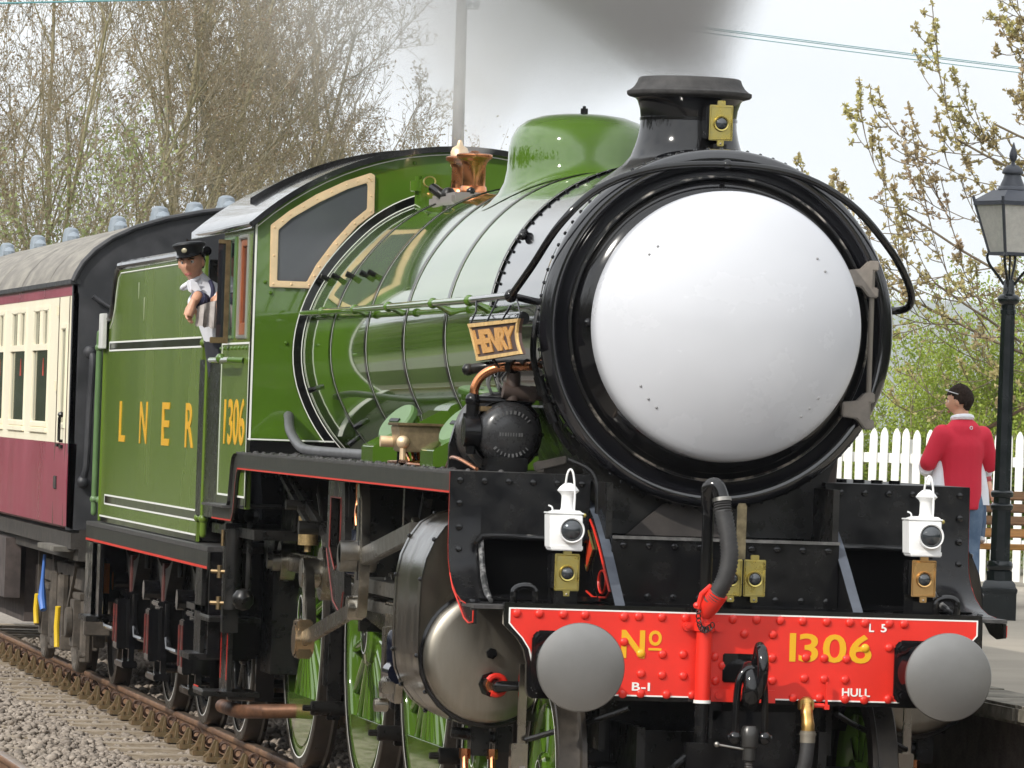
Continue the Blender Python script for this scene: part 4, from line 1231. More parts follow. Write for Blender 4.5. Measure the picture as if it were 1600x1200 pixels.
WY = (4.44, 6.65, 9.393)
dw = wheel(0.94, 20, 0.19, GREEN, bal=52, crank=0.33)
for i, y in enumerate(WY):
    place_wheel(dw, (-0.76, y, 0.94), i == 0)
for y in WY:
    place_wheel(dw, (0.76, y, 0.94), False, True)
bw = wheel(0.4825, 10, 0.115, GREEN, name="bogie_wheel", spoke_w=0.05)
for i, y in enumerate((0.71, 2.69)):
    place_wheel(bw, (-0.76, y, 0.4825), i == 0)
for y in (0.71, 2.69):
    place_wheel(bw, (0.76, y, 0.4825), False, True)
for y in (0.71, 2.69):
    eng("axle", MB().cyl((-0.75, y, 0.4825), (0.75, y, 0.4825), 0.08, 14), FRAME)
for y in WY:
    eng("axle", MB().cyl((-0.75, y, 0.94), (0.75, y, 0.94), 0.11, 14), FRAME)
    eng("brake_hanger", MB().box((-0.80, y - 1.02, 0.35), (-0.72, y - 0.97, 1.2)).box((-0.82, y - 0.97, 0.55), (-0.70, y - 0.90, 0.95)).cyl((-0.9, y - 1.03, 0.42), (-0.62, y - 1.03, 0.42), 0.045, 12).cyl((-0.95, y - 1.03, 0.42), (-0.62, y - 1.03, 0.42), 0.02, 8), FRAME, bev=0.005)

# splashers are hidden by the plate; the motion on the visible side and its mirror


def motion(sg):
    X = lambda x: sg * x
    pz = 0.94 + 0.33
    m_ = MB()
    for y0, y1 in ((WY[0], WY[1]), (WY[1], WY[2])):
        m_.bar((X(0.93), y0, pz), (X(0.93), y1, pz), 0.045, 0.115)
    cr = part("coupling_rod", m_, STEELO, ENG, bev=0.006)
    for y in WY:
        part("rod_end", MB().cyl((X(0.895), y, pz), (X(0.985), y, pz), 0.125, 28), STEELO, cr, bev=0.006)
        part("oil_cup", MB().box((X(0.93) - 0.04, y - 0.06, pz + 0.10), (X(0.93) + 0.04, y + 0.06, pz + 0.19)).cyl((X(0.93), y, pz + 0.18), (X(0.93), y, pz + 0.22), 0.022, 8), STEELO, cr, bev=0.004)
        part("crank_pin", MB().cyl((X(0.8), y, pz), (X(1.03), y, pz), 0.065, 20).cyl((X(1.03), y, pz), (X(1.06), y, pz), 0.05, 8), STEEL, cr)
    # connecting rod to the crosshead
    m_ = MB().bar((X(1.06), WY[1], pz), (X(1.06), 3.62, 1.04), 0.05, 0.13).cyl((X(1.02), WY[1], pz), (X(1.11), WY[1], pz), 0.155, 28).cyl((X(1.02), 3.62, 1.04), (X(1.10), 3.62, 1.04), 0.10, 24)
    co = part("connecting_rod", m_, STEELO, ENG, bev=0.006)
    ch = part("crosshead", MB().box((X(1.06) - 0.08, 3.42, 0.93), (X(1.06) + 0.08, 3.85, 1.15)).box((X(1.06) - 0.07, 3.36, 1.15), (X(1.06) + 0.07, 3.95, 1.20)).cyl((X(1.06), 2.05, 1.04), (X(1.06), 3.45, 1.04), 0.045, 16).box((X(1.16) - 0.02, 3.55, 0.72), (X(1.16) + 0.02, 3.68, 1.08)), STEELO, ENG, bev=0.006)
    sb_ = MB().bar((X(1.06), 2.05, 1.265), (X(1.06), 4.95, 1.265), 0.16, 0.075).bar((X(1.06), 2.05, 1.16), (X(1.06), 2.25, 1.26), 0.12, 0.1).bar((X(1.00), 2.05, 1.16), (X(1.0), 4.95, 1.16), 0.03, 0.06).bar((X(1.12), 2.05, 1.16), (X(1.12), 4.95, 1.16), 0.03, 0.06)
    part("slide_bars", sb_, STEEL, ENG, bev=0.005)
    # return crank, eccentric rod, expansion link, radius rod, combination lever
    rc = part("return_crank", MB().bar((X(1.18), WY[1], pz + 0.03), (X(1.21), 6.22, 0.93), 0.06, 0.11).cyl((X(1.11), WY[1], pz), (X(1.22), WY[1], pz), 0.085, 24), STEELO, ENG, bev=0.006)
    part("big_end", MB().cyl((X(1.20), 6.20, 0.905), (X(1.31), 6.20, 0.905), 0.095, 24).box((X(1.255) - 0.045, 6.12, 0.80), (X(1.255) + 0.045, 6.30, 1.02)), mat("big_end_bronze", (0.45, 0.33, 0.20), 0.25, metal=1.0), rc, bev=0.01)  # big end in its own brassy metal colour
    er = part("eccentric_rod", MB().bar((X(1.255), 6.2, 0.905), (X(1.235), 4.35, 1.14), 0.035, 0.085).cyl((X(1.19), 4.33, 1.15), (X(1.28), 4.33, 1.15), 0.065, 20), STEELO, ENG, bev=0.005)
    pts = [(4.25, 1.10), (4.43, 1.10), (4.40, 1.25), (4.37, 1.45), (4.36, 1.62), (4.39, 1.80), (4.32, 1.83), (4.24, 1.72), (4.20, 1.50), (4.20, 1.28)]
    el = part("expansion_link", MB().prism(pts, "x", X(1.18), X(1.235)), STEELO, ENG, bev=0.006)
    part("link_slot", MB().prism([(4.27, 1.30), (4.32, 1.30), (4.30, 1.5), (4.31, 1.74), (4.27, 1.72), (4.25, 1.5)], "x", X(1.232), X(1.238)), BLACKM, el)
    part("trunnion", MB().cyl((X(1.12), 4.3, 1.45), (X(1.33), 4.3, 1.45), 0.06, 18), STEEL, el)
    part("radius_rod", MB().bar((X(1.20), 4.32, 1.42), (X(1.20), 2.55, 1.60), 0.05, 0.095).cyl((X(1.13), 4.34, 1.42), (X(1.33), 4.34, 1.42), 0.078, 24), STEEL, ENG, bev=0.005)
    cl = part("combination_lever", MB().bar((X(1.18), 2.62, 1.66), (X(1.20), 2.95, 0.72), 0.04, 0.08).bar((X(1.2), 2.95, 0.74), (X(1.18), 3.6, 0.74), 0.035, 0.06), STEELO, ENG, bev=0.004)
    part("valve_spindle", MB().cyl((X(0.95), 2.0, 1.5), (X(0.95), 2.65, 1.5), 0.035, 12).box((X(0.95) - 0.05, 2.55, 1.45), (X(0.95) + 0.2, 2.7, 1.58)), STEELO, cl)
    # bracket that carries the link, edged in red
    hb = [(5.25, 1.81), (5.90, 1.81), (5.92, 1.40), (5.60, 1.12), (5.22, 1.05), (5.14, 1.18), (5.18, 1.5)]
    hi = [(5.36, 1.72), (5.78, 1.72), (5.78, 1.44), (5.55, 1.32), (5.40, 1.36), (5.36, 1.45), (5.35, 1.6)]
    kb = part("motion_bracket", MB().frame(hb, hi, "x", X(1.14), X(1.18)).box((X(0.86) - 0.3, 5.2, 1.62), (X(0.86) + 0.3, 5.3, 1.81)).box((X(0.66) - 0.12, 5.05, 1.0), (X(0.66) + 0.45 * sg if sg > 0 else X(1.1), 5.12, 1.78)), FRAME, ENG)
    part("red_lining", MB().tube([(X(1.181), y, z) for y, z in hi], 0.0045, 6, closed=True), DULLRED, kb)
    part("red_lining", MB().tube([(X(1.181), y + (0.03 if y < 5.4 else -0.03), z + 0.03) for y, z in hb[2:6]], 0.0045, 6), DULLRED, kb)
    part("frame_stay", MB().box((X(1.0) - 0.14, 3.30, 1.28), (X(1.0) + 0.14, 3.36, 1.82)).bar((X(1.05), 3.1, 1.78), (X(1.05), 3.6, 1.3), 0.05, 0.05), FRAME, kb)
    part("oil_feed", MB().tube(smooth_path([(X(1.16), 4.9, 1.81), (X(1.16), 4.9, 1.70), (X(1.17), 4.86, 1.64), (X(1.17), 4.83, 1.58)], 4), 0.009, 8), COPPER, kb)
    part("oil_cup", MB().lathe([(0, 1.30), (0.045, 1.32), (0.055, 1.38), (0.04, 1.46), (0.025, 1.5), (0.025, 1.56), (0, 1.56)], (X(1.17), 4.83, 0), "z", 16), mat("dark_cup", (0.01, 0.012, 0.02), 0.15), kb)
    part("lubricator_can", MB().cyl((X(1.0), 8.0, 1.40), (X(1.0), 8.0, 1.57), 0.06, 18).cyl((X(1.0), 8.0, 1.36), (X(1.0), 8.0, 1.40), 0.02, 8), mat("pitted_brass_can", (0.42, 0.30, 0.14), 0.5, metal=0.7, var=0.3, scale=40), kb)
    part("reach_rod", MB().bar((X(1.05), 8.9, 1.86), (X(1.05), 5.9, 1.30), 0.03, 0.06).bar((X(1.1), 8.6, 1.82), (X(1.1), 7.2, 1.52), 0.03, 0.03).cyl((X(1.02), 7.1, 1.52), (X(1.18), 7.1, 1.52), 0.04, 10).cyl((X(1.02), 7.7, 1.64), (X(1.18), 7.7, 1.64), 0.03, 10), FRAME, kb)


motion(-1)
motion(1)

# cab steps and sanding gear below the cab
m = MB().box((-1.20, 10.05, 0.40), (-1.17, 10.45, 1.50)).box((-1.33, 10.02, 0.86), (-1.0, 10.48, 0.89)).box((-1.36, 9.98, 0.40), (-1.0, 10.48, 0.43)).box((-0.95, 9.9, 0.55), (-0.6, 10.4, 1.45))
st = eng("cab_steps", m, FRAME, bev=0.004)
part("tread_edge", MB().box((-1.362, 9.98, 0.425), (-1.355, 10.48, 0.445)).box((-1.332, 10.02, 0.885), (-1.326, 10.48, 0.9)), mat("bright_tread", (0.16, 0.165, 0.17), 0.35, metal=0.5), st)
part("red_lining", MB().box((-1.203, 10.09, 0.5), (-1.2005, 10.10, 1.2)).box((-1.203, 10.4, 0.5), (-1.2005, 10.41, 1.2)).box((-1.365, 10.2, 0.448), (-1.36, 10.42, 0.456)), REDL, st)
eng("injector_valve", MB().cyl((-1.28, 9.85, 1.44), (-1.28, 9.85, 1.34), 0.012, 8), BRASSD)
for z_ in (1.18, 0.985):
    eng("injector_valve", MB().cyl((-1.34, 9.9, z_), (-1.22, 9.85, z_), 0.013, 8).cyl((-1.29, 9.88, z_ - 0.04), (-1.29, 9.88, z_ + 0.04), 0.017, 8), BRASSD)
eng("injector", MB().cyl((-1.22, 9.75, 0.95), (-1.22, 9.75, 1.45), 0.055, 12).box((-1.26, 9.9, 0.80), (-1.16, 10.0, 1.48)).cyl((-1.15, 9.55, 1.0), (-1.15, 9.55, 1.5), 0.02, 8).ball((-1.18, 9.55, 1.02), 0.07, 10), FRAME, bev=0.004)
eng("copper_pipe", MB().tube([(-1.12, 10.9, 0.30), (-1.12, 10.0, 0.31), (-1.0, 9.7, 0.33), (-0.6, 9.6, 0.35)], 0.045, 12), mat("dull_copper_pipe", (0.16, 0.075, 0.04), 0.55, metal=0.5, var=0.35, scale=9))

# ------------------------------------------------------------------ fittings on the left running plate
def sand_filler(y, sg=-1):
    g = part("sandbox", MB().prism([(-0.62, ZF), (-1.165, ZF), (-1.165, 2.02), (-0.80, 2.22), (-0.62, 2.22)] if sg < 0 else [(0.62, ZF), (1.165, ZF), (1.165, 2.02), (0.80, 2.22), (0.62, 2.22)], "y", y - 0.22, y + 0.22), GREEN, ENG, bev=0.006)
    d = V((sg * 0.72, -0.25, 0.66)).normalized()
    c = V((sg * 0.93, y - 0.02, 2.07))
    part("filler_neck", MB().cyl(c - d * 0.12, c + d * 0.10, 0.105, 24), GREEN, g)
    part("filler_lid", MB().tube([c + d * 0.09, c + d * 0.10, c + d * 0.125, c + d * 0.135], [0.118, 0.128, 0.126, 0.115], 32), GREEN_L, g)
    sd_ = d.cross(V((0, 0, 1))).normalized()
    part("lid_slot", MB().bar(c + d * 0.137 - sd_ * 0.05, c + d * 0.137 + sd_ * 0.05, 0.012, 0.022, side=d), BLACKM, g)


sand_filler(4.55)
sand_filler(2.45)
m = MB().prism([(-1.20, 2.0), (-1.02, 2.0), (-1.0, 2.135), (-1.22, 2.135)], "y", 3.05, 3.35)
lub = eng("lubricator", m, mat("lubricator_brass", (0.36, 0.27, 0.16), 0.4, metal=0.8, var=0.2, scale=22), bev=0.006)
part("lid", MB().box((-1.23, 3.02, 2.135), (-0.99, 3.38, 2.15)), BRASSD, lub, bev=0.003)
part("stand", MB().cyl((-1.08, 3.2, ZF), (-1.08, 3.2, 2.0), 0.04, 10).cyl((-1.17, 3.3, ZF), (-1.17, 3.3, 2.0), 0.02, 10), BLACKM, lub)
part("drive_boss", MB().cyl((-1.27, 3.36, 2.05), (-1.15, 3.36, 2.05), 0.03, 12), GOLD, lub)
part("outlet_union", MB().ball((-1.20, 3.03, 2.05), 0.035, 12).cyl((-1.2, 3.03, 1.96), (-1.2, 3.03, 2.03), 0.016, 8), GOLD, lub)
for i in range(3):
    part("oil_pipe", MB().tube(smooth_path([(-1.17 + i * 0.03, 3.1, 2.0), (-1.17 + i * 0.03, 3.05, 1.955), (-1.18, 2.95 + (0.7 if i == 0 else 0), 1.942), (-1.1, 2.4 + (1.2 if i == 0 else 0), 1.938)], 5), 0.008, 8), COPPER, lub)
eng("ejector_pipe", MB().tube(smooth_path([(-1.02, 8.93, 2.16), (-1.06, 8.6, 2.15), (-1.10, 8.2, 2.07), (-1.12, 7.6, 1.985), (-1.12, 7.0, 1.965), (-1.12, 5.0, 1.965), (-1.1, 4.8, 1.965)], 6), 0.03, 12), mat("grey_pipe", (0.09, 0.09, 0.095), 0.45, var=0.2))
eng("cab_base_angle", MB().box((-1.27, 8.75, ZF), (-0.75, 8.9, ZF + 0.075)), BLACK, bev=0.006)
part("white_line", MB().box((-1.268, 8.745, ZF + 0.078), (-0.76, 8.9, ZF + 0.086)), WHITEL, ENG)
eng("plate_pipe", MB().tube(smooth_path([(-1.1, 1.25, 1.94), (-1.15, 1.5, 1.985), (-1.15, 1.75, 1.985), (-1.13, 2.0, 1.94)], 4), 0.01, 8), COPPER)

# steam driven dynamo with its pipes
DC = (-0.93, 1.40, 2.115)
dy = eng("dynamo", MB().lathe([(0.0, 0.42), (0.19, 0.42), (0.205, 0.38), (0.205, 0.22), (0.20, 0.20), (0.20, 0.15), (0.175, 0.13), (0.165, 0.12), (0.165, 0.06)], DC, "y", 44), mat("black_dynamo", (0.022, 0.021, 0.021), 0.33, rvar=0.25, scale=14, col2=(0.05, 0.044, 0.038)), ang=40)
part("end_cap", MB().lathe([(0.160, 0.125), (0.160, 0.08), (0.152, 0.04), (0.135, 0.012), (0.105, -0.005), (0.05, -0.012), (0.0, -0.013)], (DC[0] + 0.015, DC[1] - 0.03, DC[2]), "y", 44), mat("satin_black_cap", (0.022, 0.022, 0.023), 0.28, rvar=0.15, scale=20), dy, ang=50)
part("brass_band", MB().lathe([(0.178, 0.135), (0.188, 0.14), (0.188, 0.165), (0.178, 0.17)], DC, "y", 44), mat("worn_band", (0.10, 0.075, 0.045), 0.4, col2=(0.42, 0.30, 0.15), metal=0.6, scale=10, lo=0.45, hi=0.65), dy)


grey_l = mat("cast_lettering", (0.10, 0.10, 0.10), 0.35)
ct = MB()
for (a0, a1, n) in ((148, 38, 11), (222, 318, 10)):
    for i in range(n):
        a = R(a0 + (a1 - a0) * i / (n - 1))
        c_, s_ = math.cos(a), math.sin(a)
        o_ = V((DC[0] + 0.015 + 0.106 * c_, DC[1] - 0.038, DC[2] + 0.106 * s_))
        ct.obox(o_, V((c_, 0, s_)) * 0.009, V((-s_, 0, c_)) * rnd.uniform(0.002, 0.006), V((0, 0.004, 0)))
for i in range(9):
    ct.box((DC[0] - 0.045 + i * 0.0135, DC[1] - 0.046, DC[2] - 0.012), (DC[0] - 0.045 + i * 0.0135 + rnd.uniform(0.004, 0.009), DC[1] - 0.040, DC[2] + 0.006))
part("cast_marks", ct, grey_l, dy, kind="stuff")
bt = MB()
for a in range(0, 360, 30):
    bt.cyl((DC[0] + 0.19 * math.cos(R(a)), DC[1] + 0.12, DC[2] + 0.19 * math.sin(R(a))), (DC[0] + 0.19 * math.cos(R(a)), DC[1] + 0.10, DC[2] + 0.19 * math.sin(R(a))), 0.012, 6)
part("flange_bolts", bt, BLACK, dy, kind="stuff")
part("foot", MB().box((-1.03, 1.35, ZF), (-0.83, 1.75, 2.0)).prism([(-1.16, ZF), (-1.16, 2.05), (-1.13, 2.16), (-1.07, 2.24), (-1.03, 2.26), (-1.03, ZF)], "y", 1.75, 1.80), BLACKM, dy, bev=0.005)
part("governor", MB().cyl((-1.14, 1.46, 2.12), (-1.06, 1.46, 2.12), 0.075, 24).box((-1.1, 1.42, 2.085), (-1.03, 1.50, 2.15)).cyl((-1.1, 1.45, 2.01), (-1.1, 1.45, 2.05), 0.025, 10), BLACKM, dy, bev=0.004)
part("exhaust_union", MB().cyl((-0.95, 1.45, 2.33), (-0.80, 1.45, 2.31), 0.04, 14).cyl((-0.82, 1.45, 2.31), (-0.70, 1.45, 2.30), 0.024, 10).cyl((-0.82, 1.45, 2.312), (-0.79, 1.45, 2.31), 0.045, 6).cyl((-0.9, 1.45, 2.28), (-0.9, 1.45, 2.42), 0.035, 12), mat("rusty_union", (0.07, 0.045, 0.035), 0.6, var=0.3), dy)
sv = part("stop_valve", MB().cyl((-1.09, 1.50, 2.15), (-1.09, 1.50, 2.275), 0.032, 14).ball((-1.09, 1.5, 2.275), 0.040, 12).tube([(-1.09, 1.5, 2.28), (-0.95, 1.48, 2.278), (-0.80, 1.46, 2.275)], 0.018, 10).cyl((-1.09, 1.5, 2.17), (-1.09, 1.50, 2.21), 0.046, 8), BLACKM, dy)
part("valve_gland", MB().box((-1.06, 1.44, 2.222), (-0.99, 1.50, 2.247)), BRASSD, dy, bev=0.003)
eng("copper_feed_pipe", MB().tube(smooth_path([(-1.085, 1.5, 2.29), (-1.082, 1.5, 2.34), (-1.052, 1.49, 2.395), (-0.99, 1.46, 2.435), (-0.92, 1.42, 2.445), (-0.84, 1.25, 2.45)], 6), 0.023, 16), COPPER)
pp = MB().cyl((-0.925, 1.43, 2.445), (-0.905, 1.40, 2.446), 0.034, 14)
pp.tube([(-1.10, 1.62, 2.425), (-1.0, 1.60, 2.445), (-0.9, 1.5, 2.455), (-0.86, 1.3, 2.46)], 0.026, 10).ball((-1.10, 1.62, 2.425), 0.032, 10)
eng("pipe_flange", pp, FRAME)
m = MB()
for i in range(7):
    x0 = -0.98 + i * 0.022
    m.tube(smooth_path([(x0, 1.62, 2.44), (x0 - 0.02 + rnd.uniform(-0.02, 0.02), 1.6, 2.37), (x0 + rnd.uniform(-0.05, 0.04), 1.55, 2.31), (x0 + 0.02, 1.6, 2.25)], 4), rnd.choice((0.005, 0.007, 0.009)), 6)
eng("small_pipes", m, mat("small_pipe_grey", (0.16, 0.16, 0.155), 0.4, metal=0.5, var=0.3, scale=10))
eng("pipe_run", MB().tube(smooth_path([(-0.86, 1.0, 2.74), (-0.885, 0.98, 2.60), (-0.885, 0.97, 2.48), (-0.85, 0.97, 2.36), (-0.80, 0.97, 2.24), (-0.74, 0.98, 2.12), (-0.66, 1.0, 2.03)], 5), 0.016, 10).cyl((-0.86, 0.97, 2.40), (-0.83, 0.97, 2.31), 0.026, 10).cyl((-0.81, 0.97, 2.27), (-0.775, 0.97, 2.18), 0.026, 10).tube(smooth_path([(-0.70, 0.96, 2.0), (-0.6, 0.9, 1.95), (-0.57, 0.86, 1.86), (-0.57, 0.84, 1.7)], 4), 0.014, 8), BLACKM)
eng("saddle_clutter", MB().box((-0.80, 1.05, ZF), (-0.66, 1.3, 1.99)).prism([(-0.85, ZF + 0.01), (-0.70, ZF + 0.05), (-0.70, ZF + 0.09), (-0.86, ZF + 0.05)], "y", 1.0, 1.05), DIRTY, bev=0.005)
eng("ejector_exhaust", MB().cyl((-0.93, 2.5, 2.68), (-0.93, 1.05, 2.68), 0.032, 14), SMOKE)
tb = MB()
for (x, z) in ((-0.80, 3.03),):
    tb.ball((-0.72, 2.35, 3.13), 0.024, 10).ball((-0.735, 2.30, 3.115), 0.024, 10)
eng("smokebox_plug", tb, BLACK)
eng("right_standpipe", MB().cyl((0.62, 1.15, 1.9), (0.63, 1.15, 2.16), 0.05, 14), mat("brown_pipe", (0.05, 0.035, 0.03), 0.5))
eng("right_copper_pipe", MB().cyl((0.545, 1.1, 1.9), (0.545, 1.1, 2.1), 0.008, 8), COPPER)
m = MB()
for x in np.linspace(0.64, 1.0, 5):
    m.cyl((x, 1.3, ZF), (x, 1.3, ZF + 0.018), 0.03, 8)
eng("plate_nuts", m, BLACKM, kind="stuff")

# ------------------------------------------------------------------ things hung on or stood on the engine
nb = thing("name_board", "brown wooden name board hanging crooked on wires beside the smokebox", "name board", (-0.97, 1.15, 2.46))
P00, P10, P11, P01 = V((-1.02, 2.02, 2.656)), V((-0.985, 0.70, 2.672)), V((-0.985, 0.60, 2.502)), V((-1.02, 1.70, 2.470))


def onb(u_, v_, d=0.0):
    a = P01 + (P11 - P01) * u_
    b_ = P00 + (P10 - P00) * u_
    sag = V((0, 0.10 * math.sin(PI * v_) * u_, 0))
    return a + (b_ - a) * v_ + V((-d, 0, 0)) + sag


def bpatch(u0, u1, v0, v1, d0, d1):
    n, k_ = 5, 5
    g1 = [[onb(u0 + (u1 - u0) * i / n, v0 + (v1 - v0) * j / k_, d1) for i in range(n + 1)] for j in range(k_ + 1)]
    g0 = [[onb(u0 + (u1 - u0) * i / n, v0 + (v1 - v0) * j / k_, d0) for i in range(n + 1)] for j in range(k_ + 1)]
    m_ = MB().grid(g1).grid(g0).grid([g1[0], g0[0]]).grid([g1[-1], g0[-1]]).grid([[r_[0] for r_ in g1], [r_[0] for r_ in g0]]).grid([[r_[-1] for r_ in g1], [r_[-1] for r_ in g0]])
    return m_


part("board", bpatch(0, 1, 0, 1, 0.0, 0.016), BROWN, nb)
part("moulding", bpatch(0, 1, 0.90, 1.0, 0.014, 0.028), TAN, nb)
part("moulding", bpatch(0, 1, 0.0, 0.09, 0.014, 0.028), TAN, nb)
part("moulding", bpatch(0.965, 1.0, 0.0, 1.0, 0.014, 0.026), TAN, nb)
part("moulding", bpatch(0.0, 0.02, 0.0, 1.0, 0.014, 0.026), TAN, nb)
me = text_mesh("board_lettering", "HENRY", 0.88, 0.64, lambda x, y, d: onb(0.03 + x, 0.175 + y, 0.0165 + d), 0.006, bold=0.045, spacing=0.9)
me.materials.clear()
me.materials.append(WOODP)
part("board_lettering", me, None, nb)
for pts_ in ([(-0.96, 2.3, 2.79), (-1.0, 2.05, 2.72), onb(0.02, 0.98, 0.02)], [(-0.955, 1.1, 2.77), (-0.97, 0.9, 2.70), onb(0.97, 0.97, 0.02)], [onb(0.36, 1.0, 0.02), (-0.96, 1.6, 2.79)], [onb(0.7, 1.0, 0.03), (-0.96, 1.25, 2.74), (-0.98, 1.24, 2.70)], [onb(0.36, 0.0, 0.02), (-0.98, 1.42, 2.44)]):
    part("hanging_wire", MB().tube(pts_, 0.005, 6), BLACKM, nb)


def oil_lamp(x, y, z, label):
    t = thing("oil_lamp", label, "lamp", (x, y, z), "white oil lamps on the front of the engine")
    w, d, h = 0.148, 0.15, 0.172
    b_ = part("body", MB().prism([(x - w / 2 - 0.006, z + 0.01), (x - w / 2 - 0.012, z + h), (x + w / 2, z + h), (x + w / 2, z + 0.01)], "y", y - d / 2, y + d / 2).box((x - w / 2 + 0.0, y - d / 2 - 0.004, z), (x + w / 2 + 0.004, y + d / 2, z + 0.028)), WHITE, t, bev=0.005)
    part("cap", MB().box((x - w / 2 - 0.016, y - d / 2 - 0.004, z + h), (x + w / 2 + 0.006, y + d / 2 + 0.004, z + h + 0.008)).prism([(x - w / 2, z + h + 0.008), (x - w / 2 + 0.03, z + h + 0.018), (x + w / 2 - 0.015, z + h + 0.018), (x + w / 2, z + h + 0.008)], "y", y - d / 2 + 0.01, y + d / 2 - 0.01), WHITE, b_, bev=0.003)
    cxx = x + 0.012
    part("chimney", MB().lathe([(0.037, h + 0.015), (0.032, h + 0.03), (0.031, h + 0.085), (0.036, h + 0.095), (0.050, h + 0.108), (0.053, h + 0.112), (0.050, h + 0.114), (0.04, h + 0.128), (0.024, h + 0.142), (0.014, h + 0.147), (0.0, h + 0.148)], (cxx, y, z), "z", 28), WHITE, t, ang=45)
    hd = smooth_path([(cxx + 0.022, y - 0.05, z + h + 0.01), (cxx + 0.024, y - 0.045, z + h + 0.10), (cxx + 0.016, y - 0.04, z + h + 0.185), (cxx + 0.002, y - 0.035, z + h + 0.212), (cxx - 0.012, y - 0.03, z + h + 0.19), (cxx - 0.018, y - 0.02, z + h + 0.135)], 5)
    part("handle", MB().tube(hd, 0.005, 8), WHITE, t)
    part("lens_ring", MB().lathe([(0.050, 0.0), (0.052, -0.03), (0.058, -0.034), (0.062, -0.028), (0.063, 0.0)], (x + 0.018, y - d / 2, z + 0.098), "y", 36), WHITE, t)
    part("lens", MB().lathe([(0.052, -0.020), (0.045, -0.035), (0.03, -0.046), (0.015, -0.051), (0.0, -0.052)], (x + 0.018, y - d / 2, z + 0.098), "y", 32), LENS, t)
    part("latch", MB().tube(smooth_path([(x - w / 2 + 0.008, y - 0.03, z + h + 0.006), (x - w / 2 + 0.006, y - 0.03, z + h + 0.03), (x - w / 2 - 0.012, y - 0.03, z + h + 0.04)], 4), 0.004, 6), WHITE, t)
    part("brass_knob", MB().ball((x + w / 2 + 0.014, y - 0.03, z + h - 0.004), 0.011, 10), BRASS, t)
    return t


oil_lamp(-0.838, 0.22, 1.577, "white oil lamp with loop handle standing left of the red diamond plate")
oil_lamp(0.898, 0.22, 1.600, "white oil lamp with loop handle on the side nearest the lamp post")

# ------------------------------------------------------------------ tender
TX = 1.30
TEN = thing("tender", "green coal tender lettered in yellow, coupled behind the cab", "tender", (0, 14.2, 0))


def ten(name, mb, mats, **k):
    return part(name, mb, mats, TEN, **k)


side = [(11.16, 1.325), (17.3, 1.325), (17.3, 2.80), (17.0, 2.815), (16.84, 2.86), (16.74, 2.96), (16.66, 3.08), (16.55, 3.165), (16.40, 3.195), (11.16, 3.195)]
for sg in (-1, 1):
    xa, xb = sorted((sg * TX, sg * (TX - 0.02)))
    ts = part("tank_side", MB().prism(side, "x", xa, xb), GREEN_T, TEN)
    cop_ = [(sg * (TX - 0.006), y, z + 0.008) for y, z in [(11.16, 3.195), (16.40, 3.195), (16.55, 3.165), (16.66, 3.08), (16.74, 2.96), (16.84, 2.86), (17.0, 2.815), (17.3, 2.80)]]
    part("coping", MB().tube(cop_, 0.032, 10), BLACK, ts)
    f = sg
    for (y0, y1, z0, z1, mt, nm) in ((11.22, 16.95, 2.592, 2.640, BLACK, "black_band"), (11.22, 16.95, 1.468, 1.520, BLACK, "black_band"), (11.2, 17.28, 1.327, 1.362, BLACK, "black_band")):
        part(nm, MB().box((f * (TX + 0.002) - 0.001, y0, z0), (f * (TX + 0.002) + 0.001, y1, z1)), mt, ts)
    ln_ = MB()
    for (y0, y1, z) in ((11.22, 16.95, 2.646), (11.22, 16.95, 2.586), (11.22, 16.95, 1.526), (11.22, 16.95, 1.462), (11.2, 17.28, 1.368)):
        ln_.box((f * (TX + 0.0025) - 0.001, y0, z - 0.006), (f * (TX + 0.0025) + 0.001, y1, z + 0.006))
    for (y, z0, z1) in ((16.955, 1.46, 1.53), (16.955, 2.58, 2.65)):
        ln_.box((f * (TX + 0.0025) - 0.001, y - 0.012, z0), (f * (TX + 0.0025) + 0.001, y + 0.012, z1))
    ln_.tube([(f * (TX + 0.001), y - (0.03 if y > 16.3 else 0), z - 0.05) for y, z in [(11.2, 3.195), (16.36, 3.195), (16.50, 3.165), (16.62, 3.06), (16.70, 2.94), (16.84, 2.85), (17.0, 2.80)]], 0.005, 5)
    part("white_lining", ln_, WHITEL, ts)
    if sg < 0:
        for chh, ya, yb in (("L", 16.10, 15.70), ("N", 14.74, 14.27), ("E", 13.35, 12.90), ("R", 11.96, 11.50)):
            lettering("letter", chh, ya - yb, 0.292, (lambda ya: lambda x, y, d: (-TX - 0.001 - d, ya - x, 1.926 + y))(ya), YEL, ts, bold=0.012)
        for y, ye in ((10.76, 11.17), (17.66, 17.29)):
            gm = GREEN_L if y > 15 else GREEN_T
            h = part("handrail", MB().cyl((-1.305, y, 1.38), (-1.305, y, 2.72), 0.023, 14).ball((-1.305, y, 2.72), 0.023, 10).ball((-1.305, y, 1.38), 0.023, 10), gm, TEN)
            for z in (1.48, 2.61):
                part("stanchion", MB().cyl((-1.305, y, z), (-1.295, ye, z), 0.016, 10).ball((-1.305, y, z), 0.034, 12).ball((-1.297, y + (ye - y) * 0.85, z), 0.03, 12), gm, h)
        m = MB()
        for (y, z, h_) in ((15.1, 3.06, 0.12), (14.72, 2.95, 0.17)):
            m.prism([(y - 0.03, z), (y + 0.03, z), (y + 0.01, z - h_), (y - 0.012, z - h_ * 0.9)], "x", -TX - 0.0015, -TX - 0.0006)
        part("paint_streak", m, mat("pale_streak", (0.32, 0.36, 0.22), 0.5), ts)
for o in list(S.objects):
    if o.parent == TEN and o.location.x == 0 and o.location.y == 0 and o.name.split(".")[0] in ("tank_side", "handrail"):
        sx = 1 if (o.data.vertices[0].co.x < 0) else -1
        o.location = (0.058 * sx, 0.42, 0.0)
